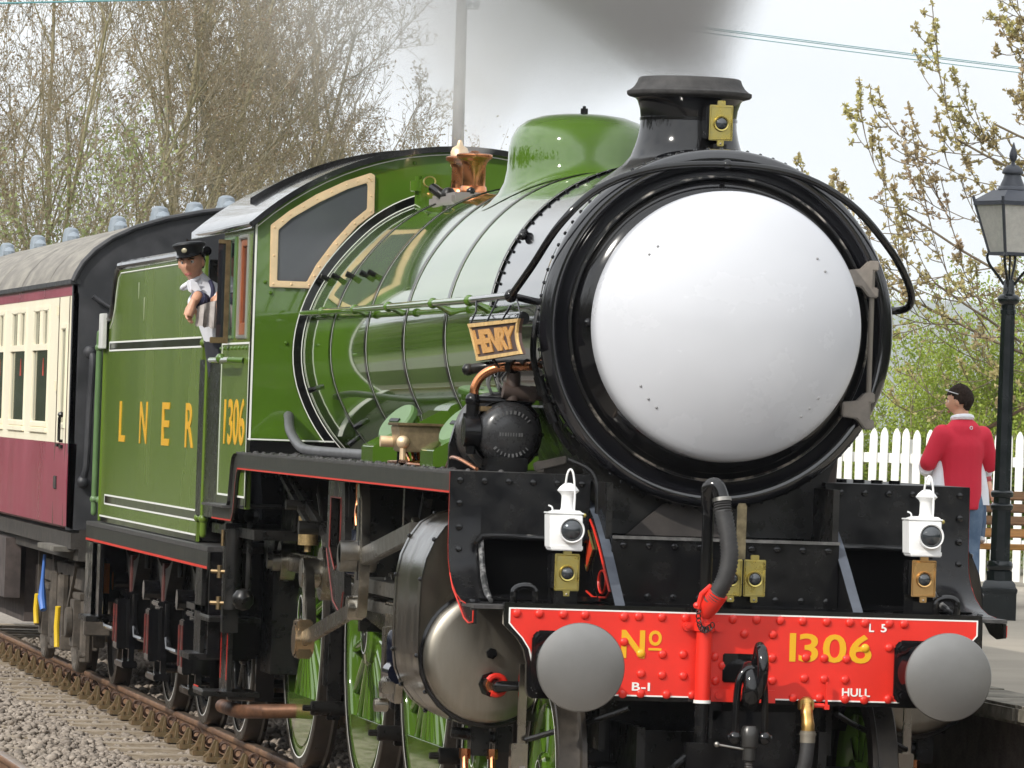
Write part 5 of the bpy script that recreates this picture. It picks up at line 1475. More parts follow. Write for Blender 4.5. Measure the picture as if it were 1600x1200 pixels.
ten("tank_front", MB().box((-1.21, 11.60, 1.33), (1.21, 11.63, 3.15)), FRAME)
ten("tank_rear", MB().box((-1.22, 17.68, 1.33), (1.22, 17.71, 2.79)), GREEN_T)
ten("tank_top", MB().box((-1.21, 11.63, 2.70), (1.21, 17.66, 2.74)), FRAME)
ten("rear_beading", MB().tube([(-1.24, 17.71, 1.33), (-1.24, 17.71, 2.80)], 0.015, 8), GREEN_T)
ten("white_plate", MB().box((-1.29, 17.45, 2.60), (-1.26, 17.74, 2.86)), mat("pale_plate", (0.55, 0.55, 0.52), 0.5, var=0.1), bev=0.004)
coal = MB()
for i in range(90):
    coal.ball((rnd.uniform(-0.9, 0.9), rnd.uniform(12, 15.5), 2.75 + rnd.uniform(0, 0.25)), rnd.uniform(0.10, 0.2), 6, sc=(1, 1, 0.8))
ten("coal", coal, mat("coal", (0.012, 0.012, 0.013), 0.35, var=0.4, scale=20), kind="stuff", smooth=False)
fr_ = ten("frame", MB().box((-1.30, 10.47, 1.285), (1.30, 18.1, 1.318)), PLATE, bev=0.003)
for sg in (-1, 1):
    part("valance", MB().box((sg * 1.285 - 0.012, 10.47, 1.175), (sg * 1.285 + 0.012, 18.1, 1.284)), VALANCE, fr_)
    part("red_lining", MB().box((sg * 1.299 - 0.001, 10.48, 1.178), (sg * 1.299 + 0.001, 18.09, 1.194)), REDL, fr_)
    part("side_frame", MB().box((sg * 0.98 - 0.012, 10.5, 0.62), (sg * 0.98 + 0.012, 18.05, 1.285)), FRAME, fr_)
for sg in (-1, 1):
    part("front_apron", MB().box((min(sg * 1.28, sg * 0.85), 10.47, 0.62), (max(sg * 1.28, sg * 0.85), 10.5, 1.284)), BLACKM, fr_)
part("rear_beam", MB().box((-1.28, 18.05, 0.72), (1.28, 18.1, 1.284)).box((-1.30, 17.0, 0.64), (-1.27, 18.05, 1.17)), BLACKM, fr_)
for y0 in (10.6, 17.1):
    part("step", MB().box((-1.38, y0, 0.60), (-1.0, y0 + 0.55, 0.64)).box((-1.30, y0 + 0.1, 0.63), (-1.27, y0 + 0.45, 1.18)), FRAME, fr_, bev=0.004)
lf_me = MB()
for i in range(15):
    hl = 0.52 - i * 0.024
    z = -0.02 - i * 0.0165
    pts = [(hl * t, z + 0.10 * t * t) for t in np.linspace(-1, 1, 9)]
    lf_me.grid([[(x, y, zz) for y, zz in pts] for x in (-0.05, 0.05)]).grid([[(x, y, zz - 0.014) for y, zz in pts] for x in (-0.05, 0.05)])
    for x in (-0.05, 0.05):
        lf_me.grid([[(x, y, zz) for y, zz in pts], [(x, y, zz - 0.014) for y, zz in pts]])
lf_me = lf_me.mesh("leaf_spring", mat("spring_leaves", (0.045, 0.043, 0.04), 0.4, metal=0.4, var=0.3, scale=14))
bk_me = MB().box((-0.06, -0.055, -0.30), (0.06, 0.055, 0.02)).mesh("spring_buckle", mat("dull_red_brown", (0.09, 0.025, 0.02), 0.5, var=0.2))
hg_me = MB().cyl((0, -0.52, -0.06), (0, -0.50, 0.22), 0.02, 8).cyl((0, 0.52, -0.06), (0, 0.50, 0.22), 0.02, 8).ball((0, -0.52, 0.06), 0.032, 8).ball((0, 0.52, 0.06), 0.032, 8).mesh("spring_hanger", FRAME)
ax_me = MB().box((-0.10, -0.15, -0.20), (0.06, 0.15, 0.18)).prism([(-0.13, -0.20), (0.13, -0.20), (0.11, 0.16), (-0.11, 0.16)], "x", -0.17, -0.10).box((-0.09, -0.22, -0.30), (-0.05, -0.16, 0.22)).box((-0.09, 0.16, -0.30), (-0.05, 0.22, 0.22)).box((-0.14, -0.26, -0.33), (-0.03, 0.26, -0.28)).box((-0.12, -0.20, 0.18), (0.0, 0.20, 0.215)).mesh("axlebox", [BLACK], bev=0.008)
ah_me = MB().box((-0.178, -0.10, -0.15), (-0.17, -0.085, 0.12)).box((-0.178, 0.085, -0.15), (-0.17, 0.10, 0.12)).mesh("red_edge", DULLRED)
tw = wheel(0.635, 10, 0.13, FRAME, name="tender_wheel", spoke_w=0.06)
for i, y in enumerate((12.35, 14.40, 16.46)):
    for sg in (-1, 1):
        c = tw if (i == 0 and sg < 0) else copy_tree(tw)
        c.location = (sg * 0.76, y, 0.635)
        c.rotation_euler = (0, 0, 0 if sg < 0 else PI)
        attach(c, TEN)
        rz = (0, 0, 0 if sg < 0 else PI)
        a_ = part("axlebox", ax_me, None, TEN, loc=(sg * 1.06, y, 0.635), rot=rz)
        part("red_edge", ah_me, None, a_)
        s_ = part("leaf_spring", lf_me, None, TEN, loc=(sg * 1.07, y, 1.09), rot=rz)
        part("spring_buckle", bk_me, None, s_)
        part("spring_hanger", hg_me, None, s_)
    ten("axle", MB().cyl((-0.75, y, 0.635), (0.75, y, 0.635), 0.085, 14), FRAME)
    ten("brake_hanger", MB().box((-0.82, y - 0.75, 0.30), (-0.70, y - 0.70, 1.0)).cyl((-1.0, y - 0.72, 0.33), (1.0, y - 0.72, 0.33), 0.03, 8), BLACK)
    ten("brake_rigging", MB().cyl((-1.18, y + 0.75, 0.90), (-1.0, y + 0.75, 0.90), 0.07, 12).cyl((-1.1, y + 0.75, 0.90), (-1.1, y + 0.75, 0.55), 0.03, 8).tube([(-1.16, y + 0.5, 0.62), (-1.16, y + 0.6, 0.55), (-1.16, y + 1.3, 0.55), (-1.16, y + 1.4, 0.62), (-1.16, y + 1.4, 0.85)], 0.022, 8), BLACK)
ten("vacuum_cylinder", MB().lathe([(0.0, 0.58), (0.10, 0.60), (0.13, 0.66), (0.13, 0.80), (0.15, 0.81), (0.15, 0.85), (0.1, 0.90), (0.0, 0.91)], (-1.13, 11.25, 0), "z", 24).cyl((-1.13, 11.25, 0.36), (-1.13, 11.25, 0.6), 0.035, 10).box((-1.3, 10.7, 0.90), (-1.0, 11.5, 0.94)), BLACK)
ten("tender_body", MB().box((-0.95, 10.6, 0.95), (0.95, 18.0, 1.284)).box((-0.5, 11, 0.4), (0.5, 17.5, 1.0)), FRAME)
ten("orange_tag", MB().cyl((-1.2, 17.45, 0.80), (-1.2, 17.45, 1.02), 0.022, 10), ORANGE)

# ------------------------------------------------------------------ carriage
CAR = thing("railway_carriage", "cream and crimson railway carriage with grey roof, behind the tender", "carriage", (0, 28.5, 0))
KX, KY0, KY1 = 1.40, 18.60, 38.6


def car(name, mb, mats, **k):
    return part(name, mb, mats, CAR, **k)


def car_side(sg, holes):
    """side sheet built round its window openings: holes (y0, y1, z0, z1)"""
    m_ = MB()
    cuts = sorted({KY0, KY1} | {h[0] for h in holes} | {h[1] for h in holes})
    xa, xb = sorted((sg * KX, sg * (KX - 0.04)))
    for a, b_ in zip(cuts[:-1], cuts[1:]):
        hs = sorted((h[2], h[3]) for h in holes if h[0] <= a + 1e-6 and h[1] >= b_ - 1e-6)
        z = 1.885
        for z0, z1 in hs:
            m_.box((xa, a, z), (xb, b_, z0))
            z = z1
        m_.box((xa, a, z), (xb, b_, 3.02))
    return m_


wins = [(18.98, 19.50, 1.99, 2.80)]
for i in range(9):
    y = 20.42 + i * 1.98
    wins.append((y, y + 1.42, 1.99, 2.955))
csd = car("body_side", car_side(-1, wins), CREAM)
part("lower_panel", MB().prism([(-KX, 1.884), (-KX - 0.012, 1.6), (-KX, 1.26), (-KX + 0.05, 1.235), (-KX + 0.06, 1.884)], "y", KY0, KY1), MAROON, csd)
part("cantrail_band", MB().box((-KX - 0.004, KY0, 3.005), (-KX + 0.03, KY1, 3.085)), MAROON, csd)
part("gutter", MB().box((-KX - 0.03, KY0 - 0.02, 3.085), (-KX + 0.05, KY1, 3.125)), CEND, csd, bev=0.006)
car("body_side", MB().box((KX - 0.04, KY0, 1.24), (KX, KY1, 3.06)), CREAM)
for n_, (y0, y1, z0, z1) in enumerate(wins):
    oy = [(y0, z0), (y0, z1), (y1, z1), (y1, z0)]
    iy = [(y0 + 0.07, z0 + 0.05), (y0 + 0.07, z1 - 0.05), (y1 - 0.07, z1 - 0.05), (y1 - 0.07, z0 + 0.05)]
    wf = part("window", MB().frame(oy, iy, "x", -KX - 0.008, -KX + 0.02), CREAM, csd, bev=0.008)
    part("pane", MB().prism(iy, "x", -KX + 0.012, -KX + 0.02), CGLASS, wf)
    if n_:
        m_ = MB().box((-KX - 0.012, y0 + 0.05, 2.60), (-KX + 0.011, y1 - 0.05, 2.65))
        for t in (0.07, 0.36, 0.52, 0.90):
            yy = y0 + (y1 - y0) * t
            m_.box((-KX - 0.008, yy, 2.65), (-KX + 0.011, yy + 0.06, 2.92))
        m_.box((-KX - 0.004, y0 + (y1 - y0) * 0.42, 2.65), (-KX + 0.008, y0 + (y1 - y0) * 0.52, 2.92))
        part("sliding_light", m_, CREAM, wf)
        part("sticker", MB().prism([(y0 + 0.55, 2.40), (y0 + 0.64, 2.40), (y0 + 0.60, 2.54)], "x", -KX + 0.009, -KX + 0.011), mat("red_sticker", (0.5, 0.06, 0.03), 0.5), wf)
        part("sill", MB().box((-KX - 0.018, y0 - 0.02, 1.95), (-KX + 0.01, y1 + 0.02, 1.99)), CREAM, wf, bev=0.004)
m = MB().box((-KX - 0.006, 18.85, 1.26), (-KX - 0.001, 18.865, 3.0)).box((-KX - 0.006, 19.65, 1.26), (-KX - 0.001, 19.665, 3.0))
part("door_edge", m, mat("door_shadow_gap", (0.12, 0.09, 0.07), 0.7), csd)
m = MB().cyl((-KX - 0.03, 19.1, 1.90), (-KX - 0.03, 19.1, 2.08), 0.012, 8).cyl((-KX, 19.1, 1.90), (-KX - 0.03, 19.1, 1.90), 0.012, 8).box((-KX - 0.03, 19.25, 1.855), (-KX, 19.36, 1.88)).ball((-KX - 0.02, 19.1, 2.1), 0.025, 8).box((-KX - 0.02, 19.05, 1.845), (-KX, 19.2, 1.87))
part("door_handle", m, FRAME, csd)
for z in (2.28, 2.86):
    part("door_hinge", MB().box((-KX - 0.025, 19.68, z), (-KX, 19.74, z + 0.08)), CREAM, csd)
part("socket_box", MB().box((-KX - 0.02, 19.35, 1.53), (-KX - 0.003, 19.55, 1.63)), DIRTY, csd, bev=0.004)
rp_ = [(-KX - 0.01, 3.11), (-1.385, 3.17), (-1.34, 3.25), (-1.25, 3.35), (-1.12, 3.445), (-0.95, 3.53), (-0.72, 3.605), (-0.45, 3.665), (-0.2, 3.70), (0, 3.71)]
rp_ = rp_ + [(-x, z) for x, z in reversed(rp_[:-1])]
rf_ = car("roof", MB().grid([[(x, y, z) for x, z in rp_] for y in np.linspace(KY0 - 0.04, KY1, 22)]), ROOF, ang=70)
m = MB()
for y in np.arange(20.6, 38, 2.35):
    m.grid([[(x, yy, z + 0.006) for x, z in rp_] for yy in (y, y + 0.05)])
part("roof_seam", m, ROOF, rf_)
car("end", MB().prism([(-KX, 1.235)] + [(x, z - 0.003) for x, z in rp_] + [(KX, 1.235)], "y", KY0, KY0 + 0.05), CEND)
car("end_rim", MB().tube([(x, KY0 - 0.02, z) for x, z in rp_], 0.022, 8), CEND)
car("end_pipe", MB().tube(smooth_path([(-1.27, KY0 - 0.04, 2.57), (-1.25, KY0 - 0.08, 2.52), (-1.26, KY0 - 0.08, 2.2), (-1.27, KY0 - 0.08, 1.75), (-1.29, KY0 - 0.06, 1.62)], 4), 0.026, 10).ball((-1.29, KY0 - 0.05, 1.60), 0.05, 10).ball((-1.27, KY0 - 0.04, 2.58), 0.05, 10), CEND)
car("end_ladder", MB().box((-1.15, KY0 - 0.10, 1.3), (-1.10, KY0, 1.85)).box((-0.65, KY0 - 0.35, 1.3), (0.65, KY0, 3.3)), CEND)
car("end_wire", MB().tube([(-1.26, KY0 - 0.05, 3.0), (-1.10, KY0 - 0.05, 2.9), (-0.8, KY0 - 0.05, 3.15), (-0.4, KY0 - 0.06, 3.35)], 0.02, 8), CEND)
vt = MB().lathe([(0.075, -0.10), (0.072, 0.03), (0.06, 0.075), (0.03, 0.092), (0.0, 0.095)], (0, 0, 0), "z", 16).ball((0, 0.22, -0.01), 0.065, 10, sc=(0.9, 1.3, 0.9)).ball((0, -0.22, -0.01), 0.065, 10, sc=(0.9, 1.3, 0.9)).mesh("roof_vent", VENT)
for (x, y) in ((-0.80, 31.4), (-0.70, 29.3), (-0.66, 26.6), (-0.69, 22.4), (-0.30, 22.7), (-0.30, 20.4), (-0.66, 19.6), (0.35, 25), (0.35, 29)):
    z = np.interp(x, [p[0] for p in rp_], [p[1] for p in rp_])
    part("roof_vent", vt, None, CAR, loc=(x, y, z + 0.02))
part("roof_vent", vt, None, CAR, loc=(-0.22, 19.0, 3.72))
# underframe, step board and the leading bogie
uf = car("underframe", MB().box((-1.30, KY0, 1.0), (1.30, KY1, 1.24)).box((-1.36, KY0, 1.09), (-1.30, KY1, 1.21)), DIRTY)
part("step_board", MB().box((-1.46, 18.9, 1.06), (-1.30, 20.2, 1.10)), mat("worn_step", (0.13, 0.12, 0.10), 0.8, var=0.25), uf, bev=0.004)
part("trough", MB().box((-1.2, 24.0, 0.35), (1.2, 27.5, 1.0)).box((-1.38, 23.9, 0.55), (-1.25, 27.5, 1.05)), mat("rusty_box", (0.065, 0.05, 0.045), 0.8, var=0.3), uf)
BG = mat("bogie_grime", (0.085, 0.07, 0.055), 0.75, var=0.35, scale=8, bump=0.3)
for yb in (21.75, 35.5):
    bgm = MB().box((-1.08, yb - 1.95, 0.72), (-0.98, yb + 1.95, 0.90)).box((0.98, yb - 1.95, 0.72), (1.08, yb + 1.95, 0.90))
    for s_ in (-1, 1):
        bgm.bar((-1.06, yb + s_ * 0.35, 0.55), (-1.06, yb + s_ * 0.95, 0.95), 0.08, 0.07).box((-1.12, yb + s_ * 1.95 - 0.06, 0.40), (-0.92, yb + s_ * 1.95 + 0.06, 1.02))
        bgm.cyl((-1.12, yb + s_ * 0.3, 0.30), (-1.12, yb + s_ * 0.3, 0.82), 0.055, 10)
    bgm.box((-1.15, yb - 0.45, 0.22), (-0.85, yb + 0.45, 0.34)).box((-0.9, yb - 1.7, 0.5), (0.9, yb + 1.7, 0.9))
    bo_ = car("bogie", bgm, BG, bev=0.008)
    for y in (yb - 1.30, yb + 1.30):
        for sg in (-1, 1):
            o = part("axlebox", MB().box((-0.15, -0.16, -0.17), (0.1, 0.16, 0.20)).cyl((-0.2, 0, 0.02), (-0.15, 0, 0.02), 0.12, 18).box((-0.12, -0.3, 0.2), (0.02, 0.3, 0.25)).cyl((-0.06, -0.27, -0.28), (-0.06, -0.27, 0.2), 0.05, 10).cyl((-0.06, 0.27, -0.28), (-0.06, 0.27, 0.2), 0.05, 10).tube([(-0.08, -0.3, -0.2), (-0.08, -0.12, -0.33), (-0.08, 0.12, -0.33), (-0.08, 0.3, -0.2)], 0.045, 8), BG, CAR, loc=(sg * 1.0, y, 0.457), rot=(0, 0, 0 if sg < 0 else PI), bev=0.006)
            part("carriage_wheel", MB().lathe([(0.457, 0.0), (0.457, -0.06), (0.40, -0.065), (0.39, -0.03), (0.12, -0.02), (0.11, -0.07), (0, -0.07)], (0, 0, 0), "x", 48).lathe([(0.485, 0.03), (0.485, 0.06), (0.457, 0.06), (0.457, 0.0)], (0, 0, 0), "x", 48), TYRE, CAR, loc=(sg * 0.76, y, 0.457), rot=(0, 0, 0 if sg < 0 else PI))
        part("brake_block", MB().box((-0.84, y - 0.55, 0.3), (-0.70, y - 0.47, 0.75)), BG, bo_)
car("blue_cable", MB().tube([(-1.18, 22.55, 0.95), (-1.19, 22.55, 0.75), (-1.19, 22.56, 0.6), (-1.18, 22.5, 0.5)], [0.012, 0.016, 0.035, 0.028], 10), BLUE)
car("yellow_strap", MB().tube([(-1.21, 22.75, 0.62), (-1.215, 22.78, 0.5), (-1.21, 22.75, 0.38)], 0.022, 8), YELM)
car("yellow_strap", MB().tube([(-1.21, 20.95, 0.58), (-1.215, 20.98, 0.42), (-1.21, 20.95, 0.26)], 0.022, 8), YELM)

# ------------------------------------------------------------------ platform furniture
LPX, LPY = 4.71, 14.07
IRON = mat("gloss_dark_iron", (0.008, 0.012, 0.014), 0.2, rvar=0.1, scale=10)
IRONG = mat("grey_black_iron", (0.05, 0.055, 0.07), 0.45, var=0.1)
LGLASS = mat("frosted_lantern_glass", (0.84, 0.82, 0.77), 0.55, trans=0.45, var=0.08, scale=25)
LPO = thing("lamp_post", "tall black cast iron lamp post with a four sided glass lantern on the platform", "lamp post", (LPX, LPY, PH))


def oct_(prof, n=8, rot=0.0):
    m_ = MB()
    k = 1 / math.cos(PI / n)
    rows_ = [[(LPX + r * k * math.cos(2 * PI * (i + 0.5) / n + rot), LPY + r * k * math.sin(2 * PI * (i + 0.5) / n + rot), z) for i in range(n)] for r, z in prof]
    m_.grid(rows_, closed=True)
    return m_.add(rows_[0], [tuple(range(n))]).add(rows_[-1], [tuple(range(n))])


rz = R(-13)
part("plinth", oct_([(0.122, PH - 0.05), (0.122, 1.085), (0.128, 1.09), (0.128, 1.115), (0.115, 1.125), (0.112, 1.15), (0.095, 1.17)], 4, rz), IRON, LPO, bev=0.004)
part("pedestal", oct_([(0.09, 1.165), (0.088, 1.235), (0.07, 1.245)], 8, rz), IRON, LPO)
part("base_ring", MB().lathe([(0.06, 1.24), (0.085, 1.245), (0.092, 1.265), (0.092, 1.285), (0.085, 1.305), (0.065, 1.31)], (LPX, LPY, 0), "z", 32), IRON, LPO)
part("lower_shaft", oct_([(0.068, 1.30), (0.064, 1.70)], 8, rz), IRON, LPO)
for z in (1.672, 1.762):
    part("collar", MB().lathe([(0.06, z - 0.012), (0.075, z - 0.008), (0.080, z + 0.008), (0.080, z + 0.024), (0.072, z + 0.034), (0.058, z + 0.04)], (LPX, LPY, 0), "z", 32), IRON, LPO)
part("shaft", oct_([(0.058, 1.70), (0.048, 3.02), (0.048, 3.05)], 8, rz), IRON, LPO)
part("capital", MB().lathe([(0.047, 3.03), (0.056, 3.035), (0.056, 3.065), (0.05, 3.07), (0.05, 3.10), (0.072, 3.115), (0.078, 3.13), (0.078, 3.15), (0.068, 3.165), (0.045, 3.175), (0.04, 3.20), (0.04, 3.26), (0.03, 3.275), (0.0, 3.28)], (LPX, LPY, 0), "z", 32), IRON, LPO)
LZ0, LZ1 = 3.455, 3.805
rl = R(18)


def lq(h, z, rot=rl):
    return [V((LPX + h * 1.4142 * math.cos(PI / 4 + PI / 2 * i + rot), LPY + h * 1.4142 * math.sin(PI / 4 + PI / 2 * i + rot), z)) for i in range(4)]


lo_, hi_ = lq(0.103, LZ0), lq(0.185, LZ1)
for i in range(4):
    j = (i + 1) % 4
    part("glass_pane", MB().add([lo_[i], lo_[j], hi_[j], hi_[i]] + [p + (V((LPX, LPY, p.z)) - p) * 0.03 for p in (lo_[i], lo_[j], hi_[j], hi_[i])], [(0, 1, 2, 3), (7, 6, 5, 4), (0, 4, 5, 1), (1, 5, 6, 2), (2, 6, 7, 3), (3, 7, 4, 0)]), LGLASS, LPO, smooth=False)
m = MB()
for i in range(4):
    m.tube([lo_[i], hi_[i], hi_[i] + (hi_[i] - lo_[i]).normalized() * 0.05], 0.011, 6)
    m.bar(lo_[i], lo_[(i + 1) % 4], 0.022, 0.022, side=(0, 0, 1))
    m.bar(hi_[i], hi_[(i + 1) % 4], 0.026, 0.03, side=(0, 0, 1))
part("lantern_frame", m, IRONG, LPO)
ro = [lq(0.20, LZ1 + 0.015), lq(0.17, LZ1 + 0.04), lq(0.10, LZ1 + 0.095)]
part("lantern_roof", MB().grid(ro, closed=True).add(ro[0], [(0, 1, 2, 3)]).add(ro[-1], [(0, 1, 2, 3)]), IRONG, LPO, smooth=False)
part("lantern_vent", MB().lathe([(0.10, 3.89), (0.104, 3.905), (0.098, 3.92), (0.086, 3.93), (0.082, 3.945), (0.066, 3.98), (0.058, 4.01), (0.074, 4.018), (0.076, 4.025), (0.068, 4.05), (0.04, 4.075), (0.015, 4.083), (0.012, 4.10), (0.022, 4.115), (0.029, 4.14), (0.026, 4.165), (0.014, 4.20), (0.004, 4.235), (0.0, 4.24)], (LPX, LPY, 0), "z", 28), IRONG, LPO)
for i in range(4):
    p, d = lq(0.103, LZ0)[i], (lq(0.103, LZ0)[i] - V((LPX, LPY, LZ0)))
    d.z = 0
    c = V((LPX, LPY, 0))
    pts = [c + d * 0.25 + V((0, 0, 3.24)), c + d * 0.55 + V((0, 0, 3.30)), c + d * 0.95 + V((0, 0, 3.37)), c + d * 1.12 + V((0, 0, 3.43)), c + d * 0.98 + V((0, 0, 3.465)), c + d * 0.72 + V((0, 0, 3.45))]
    part("scroll", MB().tube(smooth_path(pts, 5), 0.010, 8), IRON, LPO)
part("gas_pipe", MB().cyl((LPX, LPY, 3.27), (LPX, LPY, 3.56), 0.008, 8).ball((LPX, LPY, 3.60), 0.03, 10), IRON, LPO)

# bench
BNX, BNY = 5.24, 17.25
BW = [mat("bench_slat_shaded", (0.20, 0.10, 0.035), 0.55, var=0.25, scale=8, stretch=(1, 8, 8)), mat("bench_slat_orange", (0.42, 0.20, 0.045), 0.5, var=0.2, scale=8, stretch=(1, 8, 8))]  # darker first copy carries the shadow on the upper back slats
BEN = thing("bench", "slatted wooden bench with black iron ends in front of the white picket fence", "bench", (BNX + 0.9, BNY + 0.25, PH))
for i in range(4):
    part("seat_slat", MB().box((BNX, BNY + 0.105 * i, 1.325), (BNX + 1.9, BNY + 0.105 * i + 0.09, 1.365)), BW[1], BEN, bev=0.006)
for i in range(4):
    z = 1.415 + i * 0.094
    y = BNY + 0.44 + i * 0.03
    part("back_slat", MB().obox((BNX + 0.95, y, z + 0.03), (0.95, 0, 0), (0, 0.009, 0.032), (0, 0.013, -0.004)), BW[1 if i < 1 else 0], BEN, bev=0.005)
for x in (BNX + 0.05, BNX + 1.80):
    m = MB().tube(smooth_path([(x, BNY + 0.02, PH), (x, BNY + 0.06, 1.08), (x, BNY - 0.02, 1.25), (x, BNY + 0.05, 1.315), (x, BNY + 0.42, 1.32), (x, BNY + 0.48, 1.45), (x, BNY + 0.58, 1.80)], 5), 0.026, 8)
    m.tube(smooth_path([(x, BNY + 0.42, 1.32), (x, BNY + 0.46, 1.12), (x, BNY + 0.56, PH)], 5), 0.026, 8)
    m.tube(smooth_path([(x, BNY + 0.52, 1.60), (x, BNY + 0.25, 1.58), (x, BNY + 0.02, 1.56), (x, BNY + 0.03, 1.34)], 5), 0.022, 8).tube(smooth_path([(x, BNY + 0.05, 1.05), (x, BNY + 0.24, 1.2), (x, BNY + 0.46, 1.1)], 5), 0.018, 8)
    part("iron_end", m, IRON, BEN)

# picket fence: every picket a piece of its own
FA, FB = V((4.55, 25.0, 0)), V((9.4, 22.3, 0))
fd = (FB - FA).normalized()
fnn = V((fd.y, -fd.x, 0))
FEN = thing("picket_fence", "white picket fence with rounded points behind the bench and man", "fence", ((FA + FB) / 2 + V((0, 0, PH))))
WP = mat("white_painted_pickets", (0.80, 0.80, 0.77), 0.55, var=0.03, scale=6)
pw = 0.034
pk = MB().prism([(-pw, 0.03), (pw, 0.03), (pw, 1.235), (pw * 0.8, 1.272), (pw * 0.35, 1.302), (0, 1.312), (-pw * 0.35, 1.302), (-pw * 0.8, 1.272), (-pw, 1.235)], "y", -0.010, 0.010).mesh("picket", WP, bev=0.003)
L_ = (FB - FA).length
ang = math.atan2(fd.y, fd.x)
n_p = int(L_ / 0.101)
for i in range(n_p):
    p = FA + fd * (i * 0.101)
    o = part("picket", pk, None, FEN, loc=(p.x, p.y, PH + rnd.uniform(-0.008, 0.008)), rot=(rnd.uniform(-0.01, 0.01), rnd.uniform(-0.012, 0.012), ang))
for z in (1.055, 0.35):
    a, b_ = FA + V((0, 0, PH + z)) - fnn * 0.035, FB + V((0, 0, PH + z)) - fnn * 0.035
    part("rail", MB().bar(a, b_, 0.045, 0.085, side=fnn), WP, FEN, bev=0.004)
for i in range(4):
    p = FA + fd * (0.6 + i * 1.45) - fnn * 0.085
    part("post", MB().obox((p.x, p.y, PH + 0.6), fd * 0.045, fnn * 0.045, (0, 0, 0.62)), WP, FEN)

# ------------------------------------------------------------------ people
SKIN = mat("skin", (0.60, 0.32, 0.21), 0.5, sss=0.12, var=0.08, scale=14)
HAIR = mat("dark_brown_hair", (0.022, 0.013, 0.009), 0.8, var=0.4, scale=60, bump=0.6, bscale=150, spec=0.15)
CLOTHW = mat("white_cotton", (0.76, 0.77, 0.82), 0.8, bump=0.25, bscale=28)
NAVY = mat("navy_cloth", (0.022, 0.022, 0.055), 0.8, var=0.2)
DTROU = mat("dark_trousers", (0.022, 0.023, 0.03), 0.85, bump=0.3, bscale=25)
DENIM = mat("faded_denim", (0.075, 0.125, 0.21), 0.9, col2=(0.13, 0.19, 0.28), scale=9, bump=0.4, bscale=22)
CAPM = mat("black_cap_cloth", (0.007, 0.008, 0.010), 0.5, rvar=0.2)
REDS = mat("red_rugby_shirt", (0.60, 0.012, 0.04), 0.75, bump=0.35, bscale=16)


def skin_mesh(name, verts, edges):
    """elliptical limbs between joints; fused into one surface by join_mesh's voxel step"""
    m_ = MB()
    deg = [0] * len(verts)
    for i, j in edges:
        deg[i] += 1
        deg[j] += 1
    n = 18
    for i, j in edges:
        (p, a0, b0), (q, a1, b1) = verts[i], verts[j]
        p, q = V(p), V(q)
        t = (q - p).normalized()
        u = V((1, 0, 0)) - t * t.x
        u = u.normalized() if u.length > 0.2 else V((0, 1, 0)).cross(t).normalized()
        w = t.cross(u)
        rows_ = []
        for k in range(5):
            f = k / 4
            e = f * f * (3 - 2 * f)
            c, ra, rb = p.lerp(q, f), a0 + (a1 - a0) * e, b0 + (b1 - b0) * e
            rows_.append([c + u * ra * math.cos(2 * PI * s_ / n) + w * rb * math.sin(2 * PI * s_ / n) for s_ in range(n)])
        m_.grid(rows_, closed=True)
        m_.add(rows_[0], [tuple(range(n))])
        m_.add(rows_[-1], [tuple(range(n))])
    for (p, a0, b0), d_ in zip(verts, deg):
        if d_ > 1:
            m_.ball(p, 1.0, 16, sc=(a0, b0, min(a0, b0)))
    me = m_.mesh(name, [], smooth=False)
    return me


def head_grid(off=0.0, n=40, m_=30):
    """head facing -Y, centred between the ears; returns rows of points"""
    rows_ = []
    for j in range(m_ + 1):
        th = PI * j / m_
        row = []
        for i in range(n):
            ph = 2 * PI * i / n
            dx, dy, dz = math.sin(th) * math.sin(ph), -math.sin(th) * math.cos(ph), math.cos(th)
            x, y, z = dx * (0.076 + off), dy * (0.096 + off), dz * (0.115 + off)
            if z < 0:
                k = -z / 0.115
                x *= 1 - 0.30 * k * k
                if y > 0:
                    y *= 1 - 0.50 * k
                else:
                    y *= 1 - 0.08 * k
            if dy < 0:
                f = max(0.0, -dy)
                g = lambda cx, cz, sx, sz: math.exp(-((x - cx) / sx) ** 2 - ((z - cz) / sz) ** 2)
                y -= f * (0.026 * g(0, -0.030, 0.012, 0.022) + 0.012 * g(0, -0.005, 0.010, 0.028) + 0.010 * g(0, -0.066, 0.026, 0.010) + 0.010 * g(0, -0.100, 0.024, 0.016) + 0.006 * g(0, 0.028, 0.05, 0.012))
                y += f * (0.013 * (g(-0.031, 0.004, 0.017, 0.012) + g(0.031, 0.004, 0.017, 0.012)) + 0.004 * g(0, -0.078, 0.02, 0.005))
            row.append((x, y, z))
        rows_.append(row)
    return rows_


